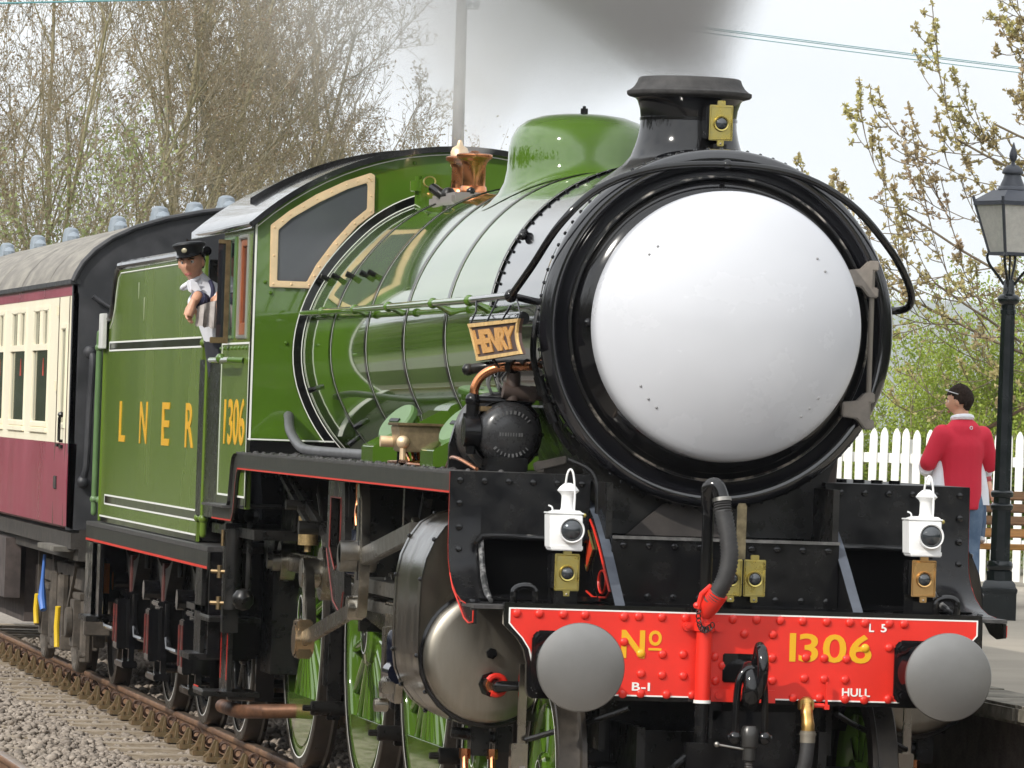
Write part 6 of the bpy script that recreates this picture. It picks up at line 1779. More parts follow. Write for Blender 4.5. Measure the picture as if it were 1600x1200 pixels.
def hand_mb(mb, wrist, d, palm_n, size=1.0, curl=0.6):
    """palm and five bent fingers; d = pointing direction, palm_n = palm normal"""
    d, nrm = V(d).normalized(), V(palm_n).normalized()
    s_ = d.cross(nrm).normalized()
    w = V(wrist)
    mb.tube([w - d * 0.02, w + d * 0.02, w + d * 0.055, w + d * 0.095], [0.024 * size, 0.030 * size, 0.037 * size, 0.034 * size], 10)
    for k, (off, ln) in enumerate(((-0.028, 0.060), (-0.009, 0.074), (0.010, 0.070), (0.028, 0.055))):
        b_ = w + d * 0.085 * size + s_ * off * size
        c1 = b_ + (d * math.cos(curl * 0.6) + nrm * math.sin(curl * 0.6)) * ln * 0.45 * size
        c2 = c1 + (d * math.cos(curl * 1.5) + nrm * math.sin(curl * 1.5)) * ln * 0.35 * size
        c3 = c2 + (d * math.cos(curl * 2.3) + nrm * math.sin(curl * 2.3)) * ln * 0.25 * size
        mb.tube([b_, c1, c2, c3], [0.0105 * size, 0.0095 * size, 0.0085 * size, 0.006 * size], 8)
    t0 = w + d * 0.025 * size - s_ * 0.028 * size
    mb.tube([t0, t0 + (d * 0.6 - s_ * 0.6 + nrm * 0.3) * 0.035 * size, t0 + (d * 1.2 - s_ * 0.55 + nrm * 0.6) * 0.055 * size], [0.013 * size, 0.011 * size, 0.008 * size], 8)


def join_mesh(name, parts_, mats, voxel=0.009, smooth=4):
    bm = bmesh.new()
    for p in parts_:
        bm.from_mesh(p)
    me = bpy.data.meshes.new(name)
    bm.to_mesh(me)
    bm.free()
    if voxel:
        o = bpy.data.objects.new(name, me)
        S.collection.objects.link(o)
        r_ = o.modifiers.new("r", "REMESH")
        r_.mode = "VOXEL"
        r_.voxel_size = voxel
        s_ = o.modifiers.new("s", "SMOOTH")
        s_.factor = 0.5
        s_.iterations = smooth
        bpy.context.view_layer.update()
        dg = bpy.context.evaluated_depsgraph_get()
        me = bpy.data.meshes.new_from_object(o.evaluated_get(dg))
        S.collection.objects.unlink(o)
        bpy.data.objects.remove(o)
    me.materials.clear()
    me.materials.append(mats)
    me.polygons.foreach_set("use_smooth", [True] * len(me.polygons))
    return me


def xf(me, mtx):
    me.transform(mtx)
    return me


def head_parts(mtx, scale=1.0):
    rows_ = head_grid()
    hm = MB().grid(rows_, closed=True)
    for s_ in (-1, 1):
        hm.ball((s_ * 0.079, 0.008, -0.010), 0.030, 12, sc=(0.35, 0.65, 1.05))
    m1 = hm.mesh("head", SKIN)
    mm_ = mtx @ Matrix.Scale(scale, 4)
    return xf(m1, mm_)


def face_bits(parent, mtx, scale=1.0, brow=True):
    mm_ = mtx @ Matrix.Scale(scale, 4)
    EW = bpy.data.materials.get("eye_white") or mat("eye_white", (0.7, 0.68, 0.66), 0.3)
    ED = bpy.data.materials.get("eye_dark") or mat("eye_dark", (0.02, 0.015, 0.012), 0.2)
    LIP = bpy.data.materials.get("lips") or mat("lips", (0.42, 0.13, 0.11), 0.5)
    e = MB()
    p = MB()
    b_ = MB()
    for s_ in (-1, 1):
        e.ball((s_ * 0.031, -0.0735, 0.003), 0.0125, 10)
        p.ball((s_ * 0.031, -0.0815, 0.003), 0.0066, 8)
        b_.tube([(s_ * 0.014, -0.096, 0.020), (s_ * 0.031, -0.093, 0.026), (s_ * 0.050, -0.080, 0.020)], [0.003, 0.004, 0.002], 6)
    part("eyes", xf(e.mesh("eyes", EW), mm_), None, parent)
    part("pupils", xf(p.mesh("pupils", ED), mm_), None, parent)
    part("eyebrows", xf(b_.mesh("eyebrows", HAIR), mm_), None, parent)
    l_ = MB().tube([(-0.024, -0.090, -0.071), (-0.010, -0.0985, -0.067), (0, -0.0975, -0.069), (0.010, -0.0985, -0.067), (0.024, -0.090, -0.071)], [0.002, 0.004, 0.0035, 0.004, 0.002], 6).tube([(-0.022, -0.090, -0.074), (0, -0.0985, -0.078), (0.022, -0.090, -0.074)], [0.002, 0.005, 0.002], 6)
    part("lips", xf(l_.mesh("lips", LIP), mm_), None, parent)


def hair_cap(mtx, mt, low=-0.02, fringe=0.055, scale=1.0, off=0.008):
    rows_ = head_grid(off)
    vs = [p for r_ in rows_ for p in r_]
    n = len(rows_[0])
    fs = []
    for j in range(len(rows_) - 1):
        for i in range(n):
            i2 = (i + 1) % n
            q = (j * n + i, j * n + i2, (j + 1) * n + i2, (j + 1) * n + i)
            c = sum((V(vs[k]) for k in q), V()) / 4
            lim = low + (fringe - low) * min(1, max(0, (-c.y + 0.015) / 0.05)) - (0.05 if c.y > 0.05 else 0)
            if c.z > lim:
                fs.append(q)
    m_ = MB()
    m_.add(vs, fs)
    m_.v = [tuple(V(p) * (1 + rnd.uniform(-0.018, 0.03))) for p in m_.v]
    me = m_.mesh("hair", mt, fix=False)
    bm = bmesh.new()
    bm.from_mesh(me)
    bmesh.ops.delete(bm, geom=[v for v in bm.verts if not v.link_faces], context="VERTS")
    bmesh.ops.remove_doubles(bm, verts=bm.verts, dist=1e-4)
    bmesh.ops.recalc_face_normals(bm, faces=bm.faces)
    bmesh.ops.solidify(bm, geom=bm.faces[:], thickness=-0.006)
    bm.to_mesh(me)
    bm.free()
    return xf(me, mtx @ Matrix.Scale(scale, 4))


# young man leaning out of the doorway between cab and tender
D = thing("person", "young man in black peaked cap, white shirt and dark braces leaning from the cab", "person", (-1.22, 11.0, 1.46))
HM = Matrix.Translation((-1.412, 10.93, 3.115)) @ Matrix.Rotation(R(-24), 4, "Z") @ Matrix.Rotation(R(6), 4, "X") @ Matrix.Rotation(R(-8), 4, "Y")
arms = MB()
hand_mb(arms, (-1.405, 10.80, 2.855), (-0.32, -0.10, -0.94), (0.5, -0.5, -0.1), 0.95, 0.55)
hand_mb(arms, (-1.235, 10.82, 2.915), (-0.25, -0.12, -0.95), (0.4, 0.8, 0), 0.9, 0.35)
body_v = [((-1.10, 11.06, 2.40), 0.13, 0.10), ((-1.14, 11.05, 2.62), 0.125, 0.095), ((-1.215, 11.03, 2.80), 0.12, 0.095), ((-1.30, 10.99, 2.93), 0.06, 0.055), ((-1.385, 10.96, 3.04), 0.052, 0.05), ((-1.405, 10.95, 3.12), 0.05, 0.05),
          ((-1.355, 11.0, 2.88), 0.045, 0.045), ((-1.33, 10.90, 2.875), 0.038, 0.038), ((-1.372, 10.84, 2.895), 0.035, 0.035), ((-1.405, 10.80, 2.85), 0.027, 0.024),
          ((-1.10, 11.03, 2.90), 0.045, 0.045), ((-1.15, 10.92, 2.86), 0.038, 0.038), ((-1.235, 10.83, 2.925), 0.03, 0.026),
          ((-1.14, 11.05, 2.20), 0.08, 0.08), ((-1.13, 11.0, 1.90), 0.06, 0.06), ((-1.14, 11.05, 1.52), 0.045, 0.045), ((-1.08, 11.07, 2.20), 0.08, 0.08), ((-1.0, 11.06, 1.90), 0.06, 0.06), ((-0.96, 11.08, 1.52), 0.045, 0.045)]
body_e = [(0, 1), (1, 2), (2, 3), (3, 4), (4, 5), (2, 6), (6, 7), (7, 8), (8, 9), (2, 10), (10, 11), (11, 12), (0, 13), (13, 14), (14, 15), (0, 16), (16, 17), (17, 18)]
bm1 = skin_mesh("body", body_v, body_e)
bod = part("body", join_mesh("body", [bm1, head_parts(HM), arms.mesh("hands", SKIN)], SKIN, 0.0045, 2), None, D)
face_bits(D, HM)
part("hair", hair_cap(HM, HAIR, low=-0.005, fringe=0.06), None, D)
cap = MB().lathe([(0.084, 0.046), (0.087, 0.06), (0.089, 0.078), (0.106, 0.098), (0.111, 0.108), (0.106, 0.118), (0.08, 0.127), (0.0, 0.133)], (0, 0.004, 0), "z", 32)
cap.v = [(x * 0.95, y * 1.16, z + (0.10 * -y if z > 0.08 else 0)) for x, y, z in cap.v]
rows_ = []
for t in np.linspace(0, 1, 5):
    rows_.append([((0.084 + 0.004 * t) * math.sin(a), -(0.098 + 0.045 * t * math.cos(a) ** 0.5) * math.cos(a), 0.052 - 0.016 * t * math.cos(a)) for a in np.linspace(R(-72), R(72), 17)])
pk_ = MB().grid(rows_).grid([[(x, y, z - 0.004) for x, y, z in r_] for r_ in rows_])
cp_ = part("peaked_cap", xf(cap.mesh("peaked_cap", CAPM), HM), None, D)
part("peak", xf(pk_.mesh("peak", mat("shiny_peak", (0.01, 0.01, 0.011), 0.2)), HM), None, cp_)
part("badge", xf(MB().ball((0, -0.1085, 0.080), 0.019, 14, sc=(1, 0.25, 0.85)).mesh("badge", mat("cap_badge", (0.42, 0.38, 0.26), 0.35, metal=0.4)), HM), None, cp_)
sv_ = [((-1.09, 11.06, 2.32), 0.15, 0.12), ((-1.10, 11.055, 2.46), 0.15, 0.12), ((-1.14, 11.05, 2.62), 0.148, 0.118), ((-1.215, 11.03, 2.79), 0.145, 0.115), ((-1.29, 10.99, 2.905), 0.105, 0.09), ((-1.35, 10.97, 2.985), 0.068, 0.066), ((-1.38, 10.96, 3.02), 0.060, 0.06),
       ((-1.355, 11.0, 2.86), 0.064, 0.064), ((-1.335, 10.92, 2.85), 0.056, 0.054), ((-1.33, 10.89, 2.85), 0.05, 0.05), ((-1.10, 11.03, 2.88), 0.066, 0.066), ((-1.15, 10.92, 2.85), 0.056, 0.054), ((-1.215, 10.865, 2.885), 0.050, 0.046), ((-1.235, 10.84, 2.91), 0.046, 0.042)]
se_ = [(0, 1), (1, 2), (2, 3), (3, 4), (4, 5), (5, 6), (3, 7), (7, 8), (8, 9), (3, 10), (10, 11), (11, 12), (12, 13)]
part("shirt", join_mesh("shirt", [skin_mesh("shirt", sv_, se_)], CLOTHW, 0.009, 4), None, D)
col_ = MB().tube([(-1.40 + 0.060 * math.cos(a), 10.955 + 0.055 * math.sin(a), 3.0 - 0.035 * math.cos(a + 0.4) * -1 - 0.02) for a in np.linspace(0, 2 * PI, 18)[:-1]], 0.016, 8, closed=True)
col_.prism([(-1.425, 3.0), (-1.375, 2.985), (-1.345, 2.93), (-1.365, 2.90), (-1.415, 2.945)], "y", 10.855, 10.87)
col_.prism([(-1.445, 2.99), (-1.425, 3.0), (-1.405, 2.955), (-1.41, 2.915), (-1.43, 2.93)], "y", 10.865, 10.88)
part("collar", col_, CLOTHW, D, bev=0.003)
part("braces", MB().tube(smooth_path([(-1.285, 10.925, 3.0), (-1.27, 10.895, 2.945), (-1.275, 10.89, 2.89), (-1.29, 10.875, 2.84)], 5), 0.014, 8), NAVY, D)
part("cuff", MB().tube([(-1.338, 10.90, 2.865), (-1.372, 10.835, 2.885)], [0.058, 0.050], 14).tube([(-1.39, 10.83, 2.855), (-1.335, 10.86, 2.875)], [0.03, 0.05], 12), NAVY, D)
tv = [((-1.15, 11.055, 2.68), 0.160, 0.128), ((-1.10, 11.055, 2.42), 0.164, 0.132), ((-1.14, 11.05, 2.20), 0.10, 0.10), ((-1.13, 11.0, 1.90), 0.085, 0.085), ((-1.14, 11.05, 1.60), 0.078, 0.078), ((-1.14, 11.05, 1.48), 0.076, 0.076), ((-1.08, 11.07, 2.20), 0.10, 0.10), ((-1.0, 11.06, 1.90), 0.085, 0.085), ((-0.96, 11.08, 1.60), 0.078, 0.078), ((-0.96, 11.08, 1.48), 0.076, 0.076)]
part("trousers", join_mesh("trousers", [skin_mesh("trousers", tv, [(0, 1), (1, 2), (2, 3), (3, 4), (4, 5), (1, 6), (6, 7), (7, 8), (8, 9)])], DTROU, 0.012, 4), None, D)
part("boots", MB().ball((-1.14, 10.97, 1.51), 0.07, 12, sc=(0.75, 1.8, 0.75)).ball((-0.96, 11.0, 1.51), 0.07, 12, sc=(0.75, 1.8, 0.75)), CAPM, D)

# grey cloth hanging from his hand
rows_ = []
for j in range(9):
    t = j / 8
    rows_.append([(-1.375 + 0.16 * i / 12 - 0.012 * t * (1 - i / 12), 10.785 + 0.018 * math.sin(i * 1.35 + t) * (0.4 + t), 2.875 - 0.045 * (1 - i / 12) ** 2 * (1 - t) - (0.165 + 0.02 * (i / 12) + 0.006 * math.sin(i * 1.9)) * t) for i in range(13)])
rg = MB().grid(rows_).grid([[(x, y + 0.006, z) for x, y, z in r_] for r_ in rows_])
o = part("cloth", rg, mat("pale_grey_rag", (0.42, 0.38, 0.36), 0.9, var=0.14, scale=18, bump=0.4, bscale=40), None)
tag(o, "pale grey rag hanging from the hand of the man in the cap", "cloth")

# man in red on the platform, back to the lens
MP = V((5.05, 16.75, PH))
P = thing("person", "man in red and white rugby shirt and jeans standing on the platform", "person", MP)
MR = Matrix.Translation(MP) @ Matrix.Rotation(R(196), 4, "Z") @ Matrix.Scale(0.955, 4)


def W(p):
    return MR @ V(p)


# local frame: facing -Y, right hand at -X
HM2 = Matrix.Translation(W((0.012, -0.02, 1.60))) @ Matrix.Rotation(R(236), 4, "Z") @ Matrix.Rotation(R(5), 4, "X")
bv = [((0, 0, 0.93), 0.145, 0.11), ((0, 0, 1.10), 0.14, 0.11), ((0, 0.01, 1.29), 0.155, 0.11), ((0, 0.015, 1.41), 0.075, 0.07), ((0.005, 0.0, 1.48), 0.058, 0.058), ((0.01, -0.01, 1.56), 0.055, 0.06),
      ((-0.17, 0.01, 1.335), 0.045, 0.045), ((-0.262, -0.02, 1.13), 0.042, 0.042), ((-0.13, -0.22, 1.06), 0.032, 0.030), ((0.17, 0.01, 1.335), 0.045, 0.045), ((0.262, -0.02, 1.13), 0.042, 0.042), ((0.13, -0.22, 1.06), 0.032, 0.030),
      ((-0.09, 0, 0.80), 0.095, 0.095), ((-0.10, -0.01, 0.47), 0.065, 0.065), ((-0.10, 0.03, 0.08), 0.045, 0.045), ((0.09, 0, 0.80), 0.095, 0.095), ((0.10, -0.01, 0.47), 0.065, 0.065), ((0.10, 0.03, 0.08), 0.045, 0.045)]
be = [(0, 1), (1, 2), (2, 3), (3, 4), (4, 5), (2, 6), (6, 7), (7, 8), (2, 9), (9, 10), (10, 11), (0, 12), (12, 13), (13, 14), (0, 15), (15, 16), (16, 17)]
bb = xf(skin_mesh("body", bv, be), MR)
hh = MB()
for s_ in (-1, 1):
    hand_mb(hh, W((s_ * 0.13, -0.22, 1.06)), (MR.to_3x3() @ V((-s_ * 0.6, -0.8, 0.0))), (MR.to_3x3() @ V((-s_ * 0.8, 0.5, 0))), 1.0, 0.5)
part("body", join_mesh("body", [bb, head_parts(HM2), hh.mesh("hands", SKIN)], SKIN, 0.005, 2), None, P)
face_bits(P, HM2)
part("hair", hair_cap(HM2, HAIR, low=-0.022, fringe=0.050, off=0.006), None, P)
sv_ = [((0, 0, 0.76), 0.178, 0.145), ((0, 0, 0.90), 0.178, 0.145), ((0, 0, 1.08), 0.175, 0.14), ((0, 0.01, 1.25), 0.185, 0.14), ((0, 0.02, 1.365), 0.15, 0.11), ((0.003, 0.015, 1.43), 0.085, 0.08), ((0.003, 0.012, 1.475), 0.07, 0.07),
       ((-0.175, 0.01, 1.335), 0.082, 0.082), ((-0.275, -0.02, 1.12), 0.068, 0.068), ((-0.18, -0.18, 1.07), 0.054, 0.052), ((-0.15, -0.21, 1.06), 0.05, 0.048), ((0.175, 0.01, 1.335), 0.082, 0.082), ((0.275, -0.02, 1.12), 0.068, 0.068), ((0.18, -0.18, 1.07), 0.054, 0.052), ((0.15, -0.21, 1.06), 0.05, 0.048)]
shirt = join_mesh("shirt", [xf(skin_mesh("shirt", sv_, [(0, 1), (1, 2), (2, 3), (3, 4), (4, 5), (5, 6), (3, 7), (7, 8), (8, 9), (9, 10), (3, 11), (11, 12), (12, 13), (13, 14)]), MR)], REDS, 0.011, 6)
so_ = part("shirt", shirt, None, P)
# white side panels: flat cut pieces that follow the flank
for s_ in (1, -1):
    pts_ = [(0.178, 0.80), (0.182, 0.92), (0.180, 1.05), (0.168, 1.17)]
    part("white_panel", MB().tube([W((s_ * x, -0.015, z)) for x, z in pts_], [0.085, 0.070, 0.045, 0.012], 14), CLOTHW, so_)
    part("white_cuff_panel", MB().tube([W((s_ * 0.28, -0.045, 1.085)), W((s_ * 0.23, -0.12, 1.06)), W((s_ * 0.165, -0.20, 1.05))], [0.058, 0.056, 0.05], 14), CLOTHW, so_)
part("collar", MB().tube([W((0.004 + 0.070 * math.cos(a), 0.010 + 0.070 * math.sin(a), 1.468 + 0.012 * math.sin(a))) for a in np.linspace(0, 2 * PI, 20)[:-1]], 0.024, 8, closed=True), CLOTHW, P)
part("shirt_emblem", MB().tube([W((-0.012 + 0.012 * math.cos(a), 0.128, 1.395 + 0.012 * math.sin(a))) for a in np.linspace(0, 2 * PI, 10)[:-1]], 0.003, 6, closed=True), CLOTHW, so_)
tv = [((0, 0, 0.98), 0.16, 0.125), ((-0.09, 0, 0.78), 0.115, 0.115), ((-0.10, -0.01, 0.45), 0.09, 0.09), ((-0.10, 0.03, 0.02), 0.075, 0.08), ((0.09, 0, 0.78), 0.115, 0.115), ((0.10, -0.01, 0.45), 0.09, 0.09), ((0.10, 0.03, 0.02), 0.075, 0.08)]
part("jeans", join_mesh("jeans", [xf(skin_mesh("jeans", tv, [(0, 1), (1, 2), (2, 3), (0, 4), (4, 5), (5, 6)]), MR)], DENIM), None, P)
m = MB()
for s_ in (-1, 1):
    c = W((s_ * 0.10, -0.04, 0.045))
    m.ball((c.x, c.y, c.z), 0.06, 12, sc=(0.9, 1.9, 0.75))
part("shoes", m, mat("brown_shoes", (0.06, 0.04, 0.03), 0.5), P)
gl = MB()
pts = [(0.082, 0.02, 0.048), (0.080, -0.05, 0.072), (0.062, -0.085, 0.085), (0.0, -0.10, 0.092), (-0.062, -0.085, 0.085), (-0.080, -0.05, 0.072), (-0.082, 0.02, 0.048)]
gl.tube([HM2 @ V(p) for p in pts], 0.0035, 6)
part("sunglasses", gl, mat("pale_glasses_frame", (0.6, 0.58, 0.6), 0.3, metal=0.5), P)

# child on the bench, held by him and almost hidden
CP = V((5.315, 17.40, 1.365))
K = thing("person", "small child in blue jeans and white shoes standing on the bench", "child", CP)
MC = Matrix.Translation(CP) @ Matrix.Rotation(R(20), 4, "Z") @ Matrix.Scale(0.86, 4)
HM3 = MC @ Matrix.Translation((0, -0.01, 0.86)) @ Matrix.Scale(0.86, 4)
cv_ = [((0, 0, 0.42), 0.085, 0.07), ((0, 0, 0.56), 0.085, 0.07), ((0, 0, 0.68), 0.09, 0.07), ((0, 0, 0.76), 0.04, 0.04), ((0, 0, 0.84), 0.04, 0.04), ((-0.105, 0, 0.69), 0.034, 0.034), ((-0.13, -0.03, 0.54), 0.028, 0.028), ((-0.10, -0.12, 0.46), 0.02, 0.02), ((0.105, 0, 0.69), 0.034, 0.034), ((0.13, -0.03, 0.54), 0.028, 0.028), ((0.10, -0.12, 0.46), 0.02, 0.02),
       ((-0.055, 0, 0.34), 0.05, 0.05), ((-0.06, -0.01, 0.2), 0.038, 0.038), ((-0.06, 0.01, 0.05), 0.03, 0.03), ((0.055, 0, 0.34), 0.05, 0.05), ((0.06, -0.01, 0.2), 0.038, 0.038), ((0.06, 0.01, 0.05), 0.03, 0.03)]
ce = [(0, 1), (1, 2), (2, 3), (3, 4), (2, 5), (5, 6), (6, 7), (2, 8), (8, 9), (9, 10), (0, 11), (11, 12), (12, 13), (0, 14), (14, 15), (15, 16)]
hm_ = MB()
for s_ in (-1, 1):
    hand_mb(hm_, MC @ V((s_ * 0.10, -0.12, 0.46)), MC.to_3x3() @ V((0, -0.6, -0.8)), MC.to_3x3() @ V((-s_, 0, 0)), 0.6, 0.5)
part("body", join_mesh("body", [xf(skin_mesh("body", cv_, ce), MC), head_parts(HM3), hm_.mesh("hands", SKIN)], SKIN, 0.005, 2), None, K)
face_bits(K, HM3)
part("hair", hair_cap(HM3, mat("light_brown_hair", (0.12, 0.07, 0.035), 0.6, var=0.3, scale=60), low=-0.03, fringe=0.05), None, K)
PLAID = mat("checked_shirt", (0.42, 0.08, 0.09), 0.85, col2=(0.62, 0.58, 0.55), scale=16, lo=0.48, hi=0.52)
csv = [((0, 0, 0.33), 0.105, 0.09), ((0, 0, 0.56), 0.10, 0.085), ((0, 0, 0.68), 0.105, 0.085), ((0, 0, 0.75), 0.05, 0.05), ((-0.105, 0, 0.69), 0.045, 0.045), ((-0.13, -0.03, 0.54), 0.04, 0.04), ((0.105, 0, 0.69), 0.045, 0.045), ((0.13, -0.03, 0.54), 0.04, 0.04)]
part("shirt", join_mesh("shirt", [xf(skin_mesh("shirt", csv, [(0, 1), (1, 2), (2, 3), (2, 4), (4, 5), (2, 6), (6, 7)]), MC)], PLAID), None, K)
ctv = [((0, 0, 0.41), 0.10, 0.085), ((-0.055, 0, 0.33), 0.07, 0.07), ((-0.065, -0.01, 0.2), 0.062, 0.062), ((-0.065, 0.01, 0.01), 0.058, 0.06), ((0.055, 0, 0.33), 0.07, 0.07), ((0.065, -0.01, 0.2), 0.062, 0.062), ((0.065, 0.01, 0.01), 0.058, 0.06)]
part("jeans", join_mesh("jeans", [xf(skin_mesh("jeans", ctv, [(0, 1), (1, 2), (2, 3), (0, 4), (4, 5), (5, 6)]), MC)], DENIM), None, K)
m = MB()
for s_ in (-1, 1):
    c = MC @ V((s_ * 0.062, -0.035, 0.032))
    m.ball((c.x, c.y, c.z), 0.042, 12, sc=(0.85, 1.7, 0.75))
part("shoes", m, mat("white_shoes", (0.55, 0.55, 0.55), 0.5), K)

# ------------------------------------------------------------------ trees and shrubs
nprng = np.random.default_rng(11)


def seg_mesh(name, segs, mt, sides):
    """segs: array rows p0(3) p1(3) r0 r1"""
    s_ = np.asarray(segs, float)
    n = len(s_)
    p0, p1 = s_[:, 0:3], s_[:, 3:6]
    d = p1 - p0
    d /= np.linalg.norm(d, axis=1, keepdims=True) + 1e-9
    a = np.where(np.abs(d[:, 2:3]) > 0.9, np.array([[1.0, 0, 0]]), np.array([[0, 0, 1.0]]))
    u = np.cross(d, a)
    u /= np.linalg.norm(u, axis=1, keepdims=True) + 1e-9
    w = np.cross(d, u)
    t = np.linspace(0, 2 * PI, sides, endpoint=False)
    ring = np.cos(t)[None, :, None] * u[:, None] + np.sin(t)[None, :, None] * w[:, None]
    vs = np.concatenate([p0[:, None] + ring * s_[:, 6][:, None, None], p1[:, None] + ring * s_[:, 7][:, None, None]], 1).reshape(-1, 3)
    k = np.arange(sides)
    q = np.stack([k, (k + 1) % sides, sides + (k + 1) % sides, sides + k], 1)
    fs = (q[None] + (np.arange(n) * 2 * sides)[:, None, None]).reshape(-1, 4)
    return np_mesh(name, vs, fs, mt)


def np_mesh(name, vs, fs, mt, smooth=True):
    me = bpy.data.meshes.new(name)
    me.vertices.add(len(vs))
    me.vertices.foreach_set("co", np.ascontiguousarray(vs, dtype=np.float32).reshape(-1))
    me.loops.add(fs.size)
    me.loops.foreach_set("vertex_index", fs.reshape(-1).astype(np.int32))
    me.polygons.add(len(fs))
    me.polygons.foreach_set("loop_start", np.arange(0, fs.size, fs.shape[1], dtype=np.int32))
    me.update(calc_edges=True)
    me.materials.append(mt)
    if smooth:
        me.polygons.foreach_set("use_smooth", [True] * len(me.polygons))
    return me


def leaf_mesh(name, pts, size, mt, spread=0.0, k=1, seed=0):
    """k pointed leaf blades about every point"""
    r_ = np.random.default_rng(seed)
    p = np.repeat(np.asarray(pts, float), k, axis=0)
    n = len(p)
    p = p + r_.normal(0, spread, (n, 3))
    d = r_.normal(0, 1, (n, 3)) + np.array([0, 0, 0.5])
    d /= np.linalg.norm(d, axis=1, keepdims=True)
    e = np.cross(d, r_.normal(0, 1, (n, 3)))
    e /= np.linalg.norm(e, axis=1, keepdims=True) + 1e-9
    s_ = size * r_.uniform(0.6, 1.4, (n, 1))
    f = np.cross(d, e)
    v = np.stack([p, p + d * s_ * 0.5 + e * s_ * 0.28 + f * s_ * 0.06, p + d * s_, p + d * s_ * 0.5 - e * s_ * 0.28 + f * s_ * 0.06], 1).reshape(-1, 3)
    fs = (np.array([[0, 1, 2, 3]])[None] + (np.arange(n) * 4)[:, None, None]).reshape(-1, 4)
    return np_mesh(name, v, fs, mt, smooth=False)


def leafmat(name, c1, c2, scale=1.2):
    m_ = mat(name, c1, 0.6, col2=c2, scale=scale, lo=0.35, hi=0.65, detail=3)
    nt = m_.node_tree
    b_ = nt.nodes["Principled BSDF"]
    tr = nt.nodes.new("ShaderNodeBsdfTranslucent")
    mx_ = nt.nodes.new("ShaderNodeMixShader")
    mx_.inputs[0].default_value = 0.35
    src = b_.inputs["Base Color"].links[0].from_socket
    nt.links.new(src, tr.inputs["Color"])
    nt.links.new(b_.outputs[0], mx_.inputs[1])
    nt.links.new(tr.outputs[0], mx_.inputs[2])
    nt.links.new(mx_.outputs[0], nt.nodes["Material Output"].inputs["Surface"])
    return m_


BARK = mat("olive_bark", (0.17, 0.15, 0.075), 0.9, col2=(0.30, 0.265, 0.16), scale=5, stretch=(1, 1, 0.3), bump=0.4)
BARKI = mat("ivy_grey_bark", (0.15, 0.15, 0.10), 0.9, col2=(0.28, 0.26, 0.19), scale=4, stretch=(1, 1, 0.3), bump=0.4)
TWIG = mat("brown_twigs", (0.23, 0.195, 0.12), 0.9, col2=(0.33, 0.28, 0.19), scale=2)
BUD = leafmat("brown_buds", (0.24, 0.165, 0.10), (0.28, 0.23, 0.12))
BUDG = leafmat("green_gold_buds", (0.46, 0.43, 0.16), (0.42, 0.31, 0.20))


LV = ((11, 0.0, 0.0), (7, 0.30, 0.52), (5, 0.34, 0.55), (4, 0.36, 0.60), (3, 0.40, 0.60))
RMIN = (0.030, 0.011, 0.0065, 0.0048, 0.004)


def grow(p, d, r, ln, lev, thick, thin, tips, r_, maxlev, upk):
    n = LV[lev][0]
    d = np.array(d, float)
    for i in range(n):
        k = (i + 1) / n
        d = d + r_.normal(0, (0.05, 0.10, 0.15, 0.2, 0.25)[lev], 3) + np.array([0, 0, upk * (0.5 if lev == 0 else 1.0)])
        d /= np.linalg.norm(d)
        q = p + d * ln / n
        r1 = max(RMIN[lev], r * (0.90, 0.85, 0.84, 0.88, 0.9)[lev])
        (thick if lev < 2 and r > 0.014 else thin).append((*p, *q, r, r1))
        if lev < maxlev and (i >= (2 if lev == 0 else 1) or lev > 1):
            for _ in range(int(r_.random() < (1.0, 0.95, 0.85, 0.75)[lev]) + int(r_.random() < (0.6, 0.45, 0.35, 0.2)[lev])):
                a = r_.uniform(0, 2 * PI)
                u = np.cross(d, [0.3, 0.5, 0.8])
                u /= np.linalg.norm(u)
                w = np.cross(d, u)
                t = r_.uniform(0.45, 0.95)
                e = d * math.cos(t) + (u * math.cos(a) + w * math.sin(a)) * math.sin(t) + np.array([0, 0, 0.10])
                e /= np.linalg.norm(e)
                f = r_.uniform(LV[lev + 1][1], LV[lev + 1][2]) * (1.15 - 0.55 * k)
                grow(q, e, max(RMIN[lev + 1], r1 * 0.55), ln * f, lev + 1, thick, thin, tips, r_, maxlev, upk)
        if lev >= 3:
            tips.append(q)
        p, r = q, r1


def bare_tree(x, y, h, label, seed, stems=3, bark=BARK, lean=0.25, maxlev=4, r0=0.10, group="bare trees behind the train", bud=BUD, z0=-0.42):
    r_ = np.random.default_rng(seed)
    th, tn, tips = [], [], []
    for s_ in range(stems):
        a = 2 * PI * s_ / stems + r_.uniform(0, 1)
        d = np.array([lean * math.cos(a), lean * 0.6 * math.sin(a), 1.0])
        d /= np.linalg.norm(d)
        p = np.array([x + 0.15 * math.cos(a), y + 0.15 * math.sin(a), z0])
        grow(p, d, r0 * r_.uniform(0.8, 1.1), h * r_.uniform(0.85, 1.05), 0, th, tn, tips, r_, maxlev, 0.085)
    t = thing("bare_tree", label, "tree", (x, y, z0), group)
    part("trunk", seg_mesh("trunk", th, bark, 6), None, t)
    tn_ = np.array(tn)
    tn_ = tn_[np.minimum(tn_[:, 2], tn_[:, 5]) > 3.0]
    if len(tn_) > 34000:
        tn_ = tn_[r_.permutation(len(tn_))[:34000]]
    part("crown", seg_mesh("crown", tn_, TWIG, 3), None, t, kind="stuff")
    tp = np.array(tips)
    tp = tp[tp[:, 2] > 3.0]
    if len(tp) > 12000:
        tp = tp[r_.permutation(len(tp))[:12000]]
    part("buds", leaf_mesh("buds", tp, 0.06, bud, 0.02, 1, seed), None, t, kind="stuff")
    return len(th), len(tn), len(tips)


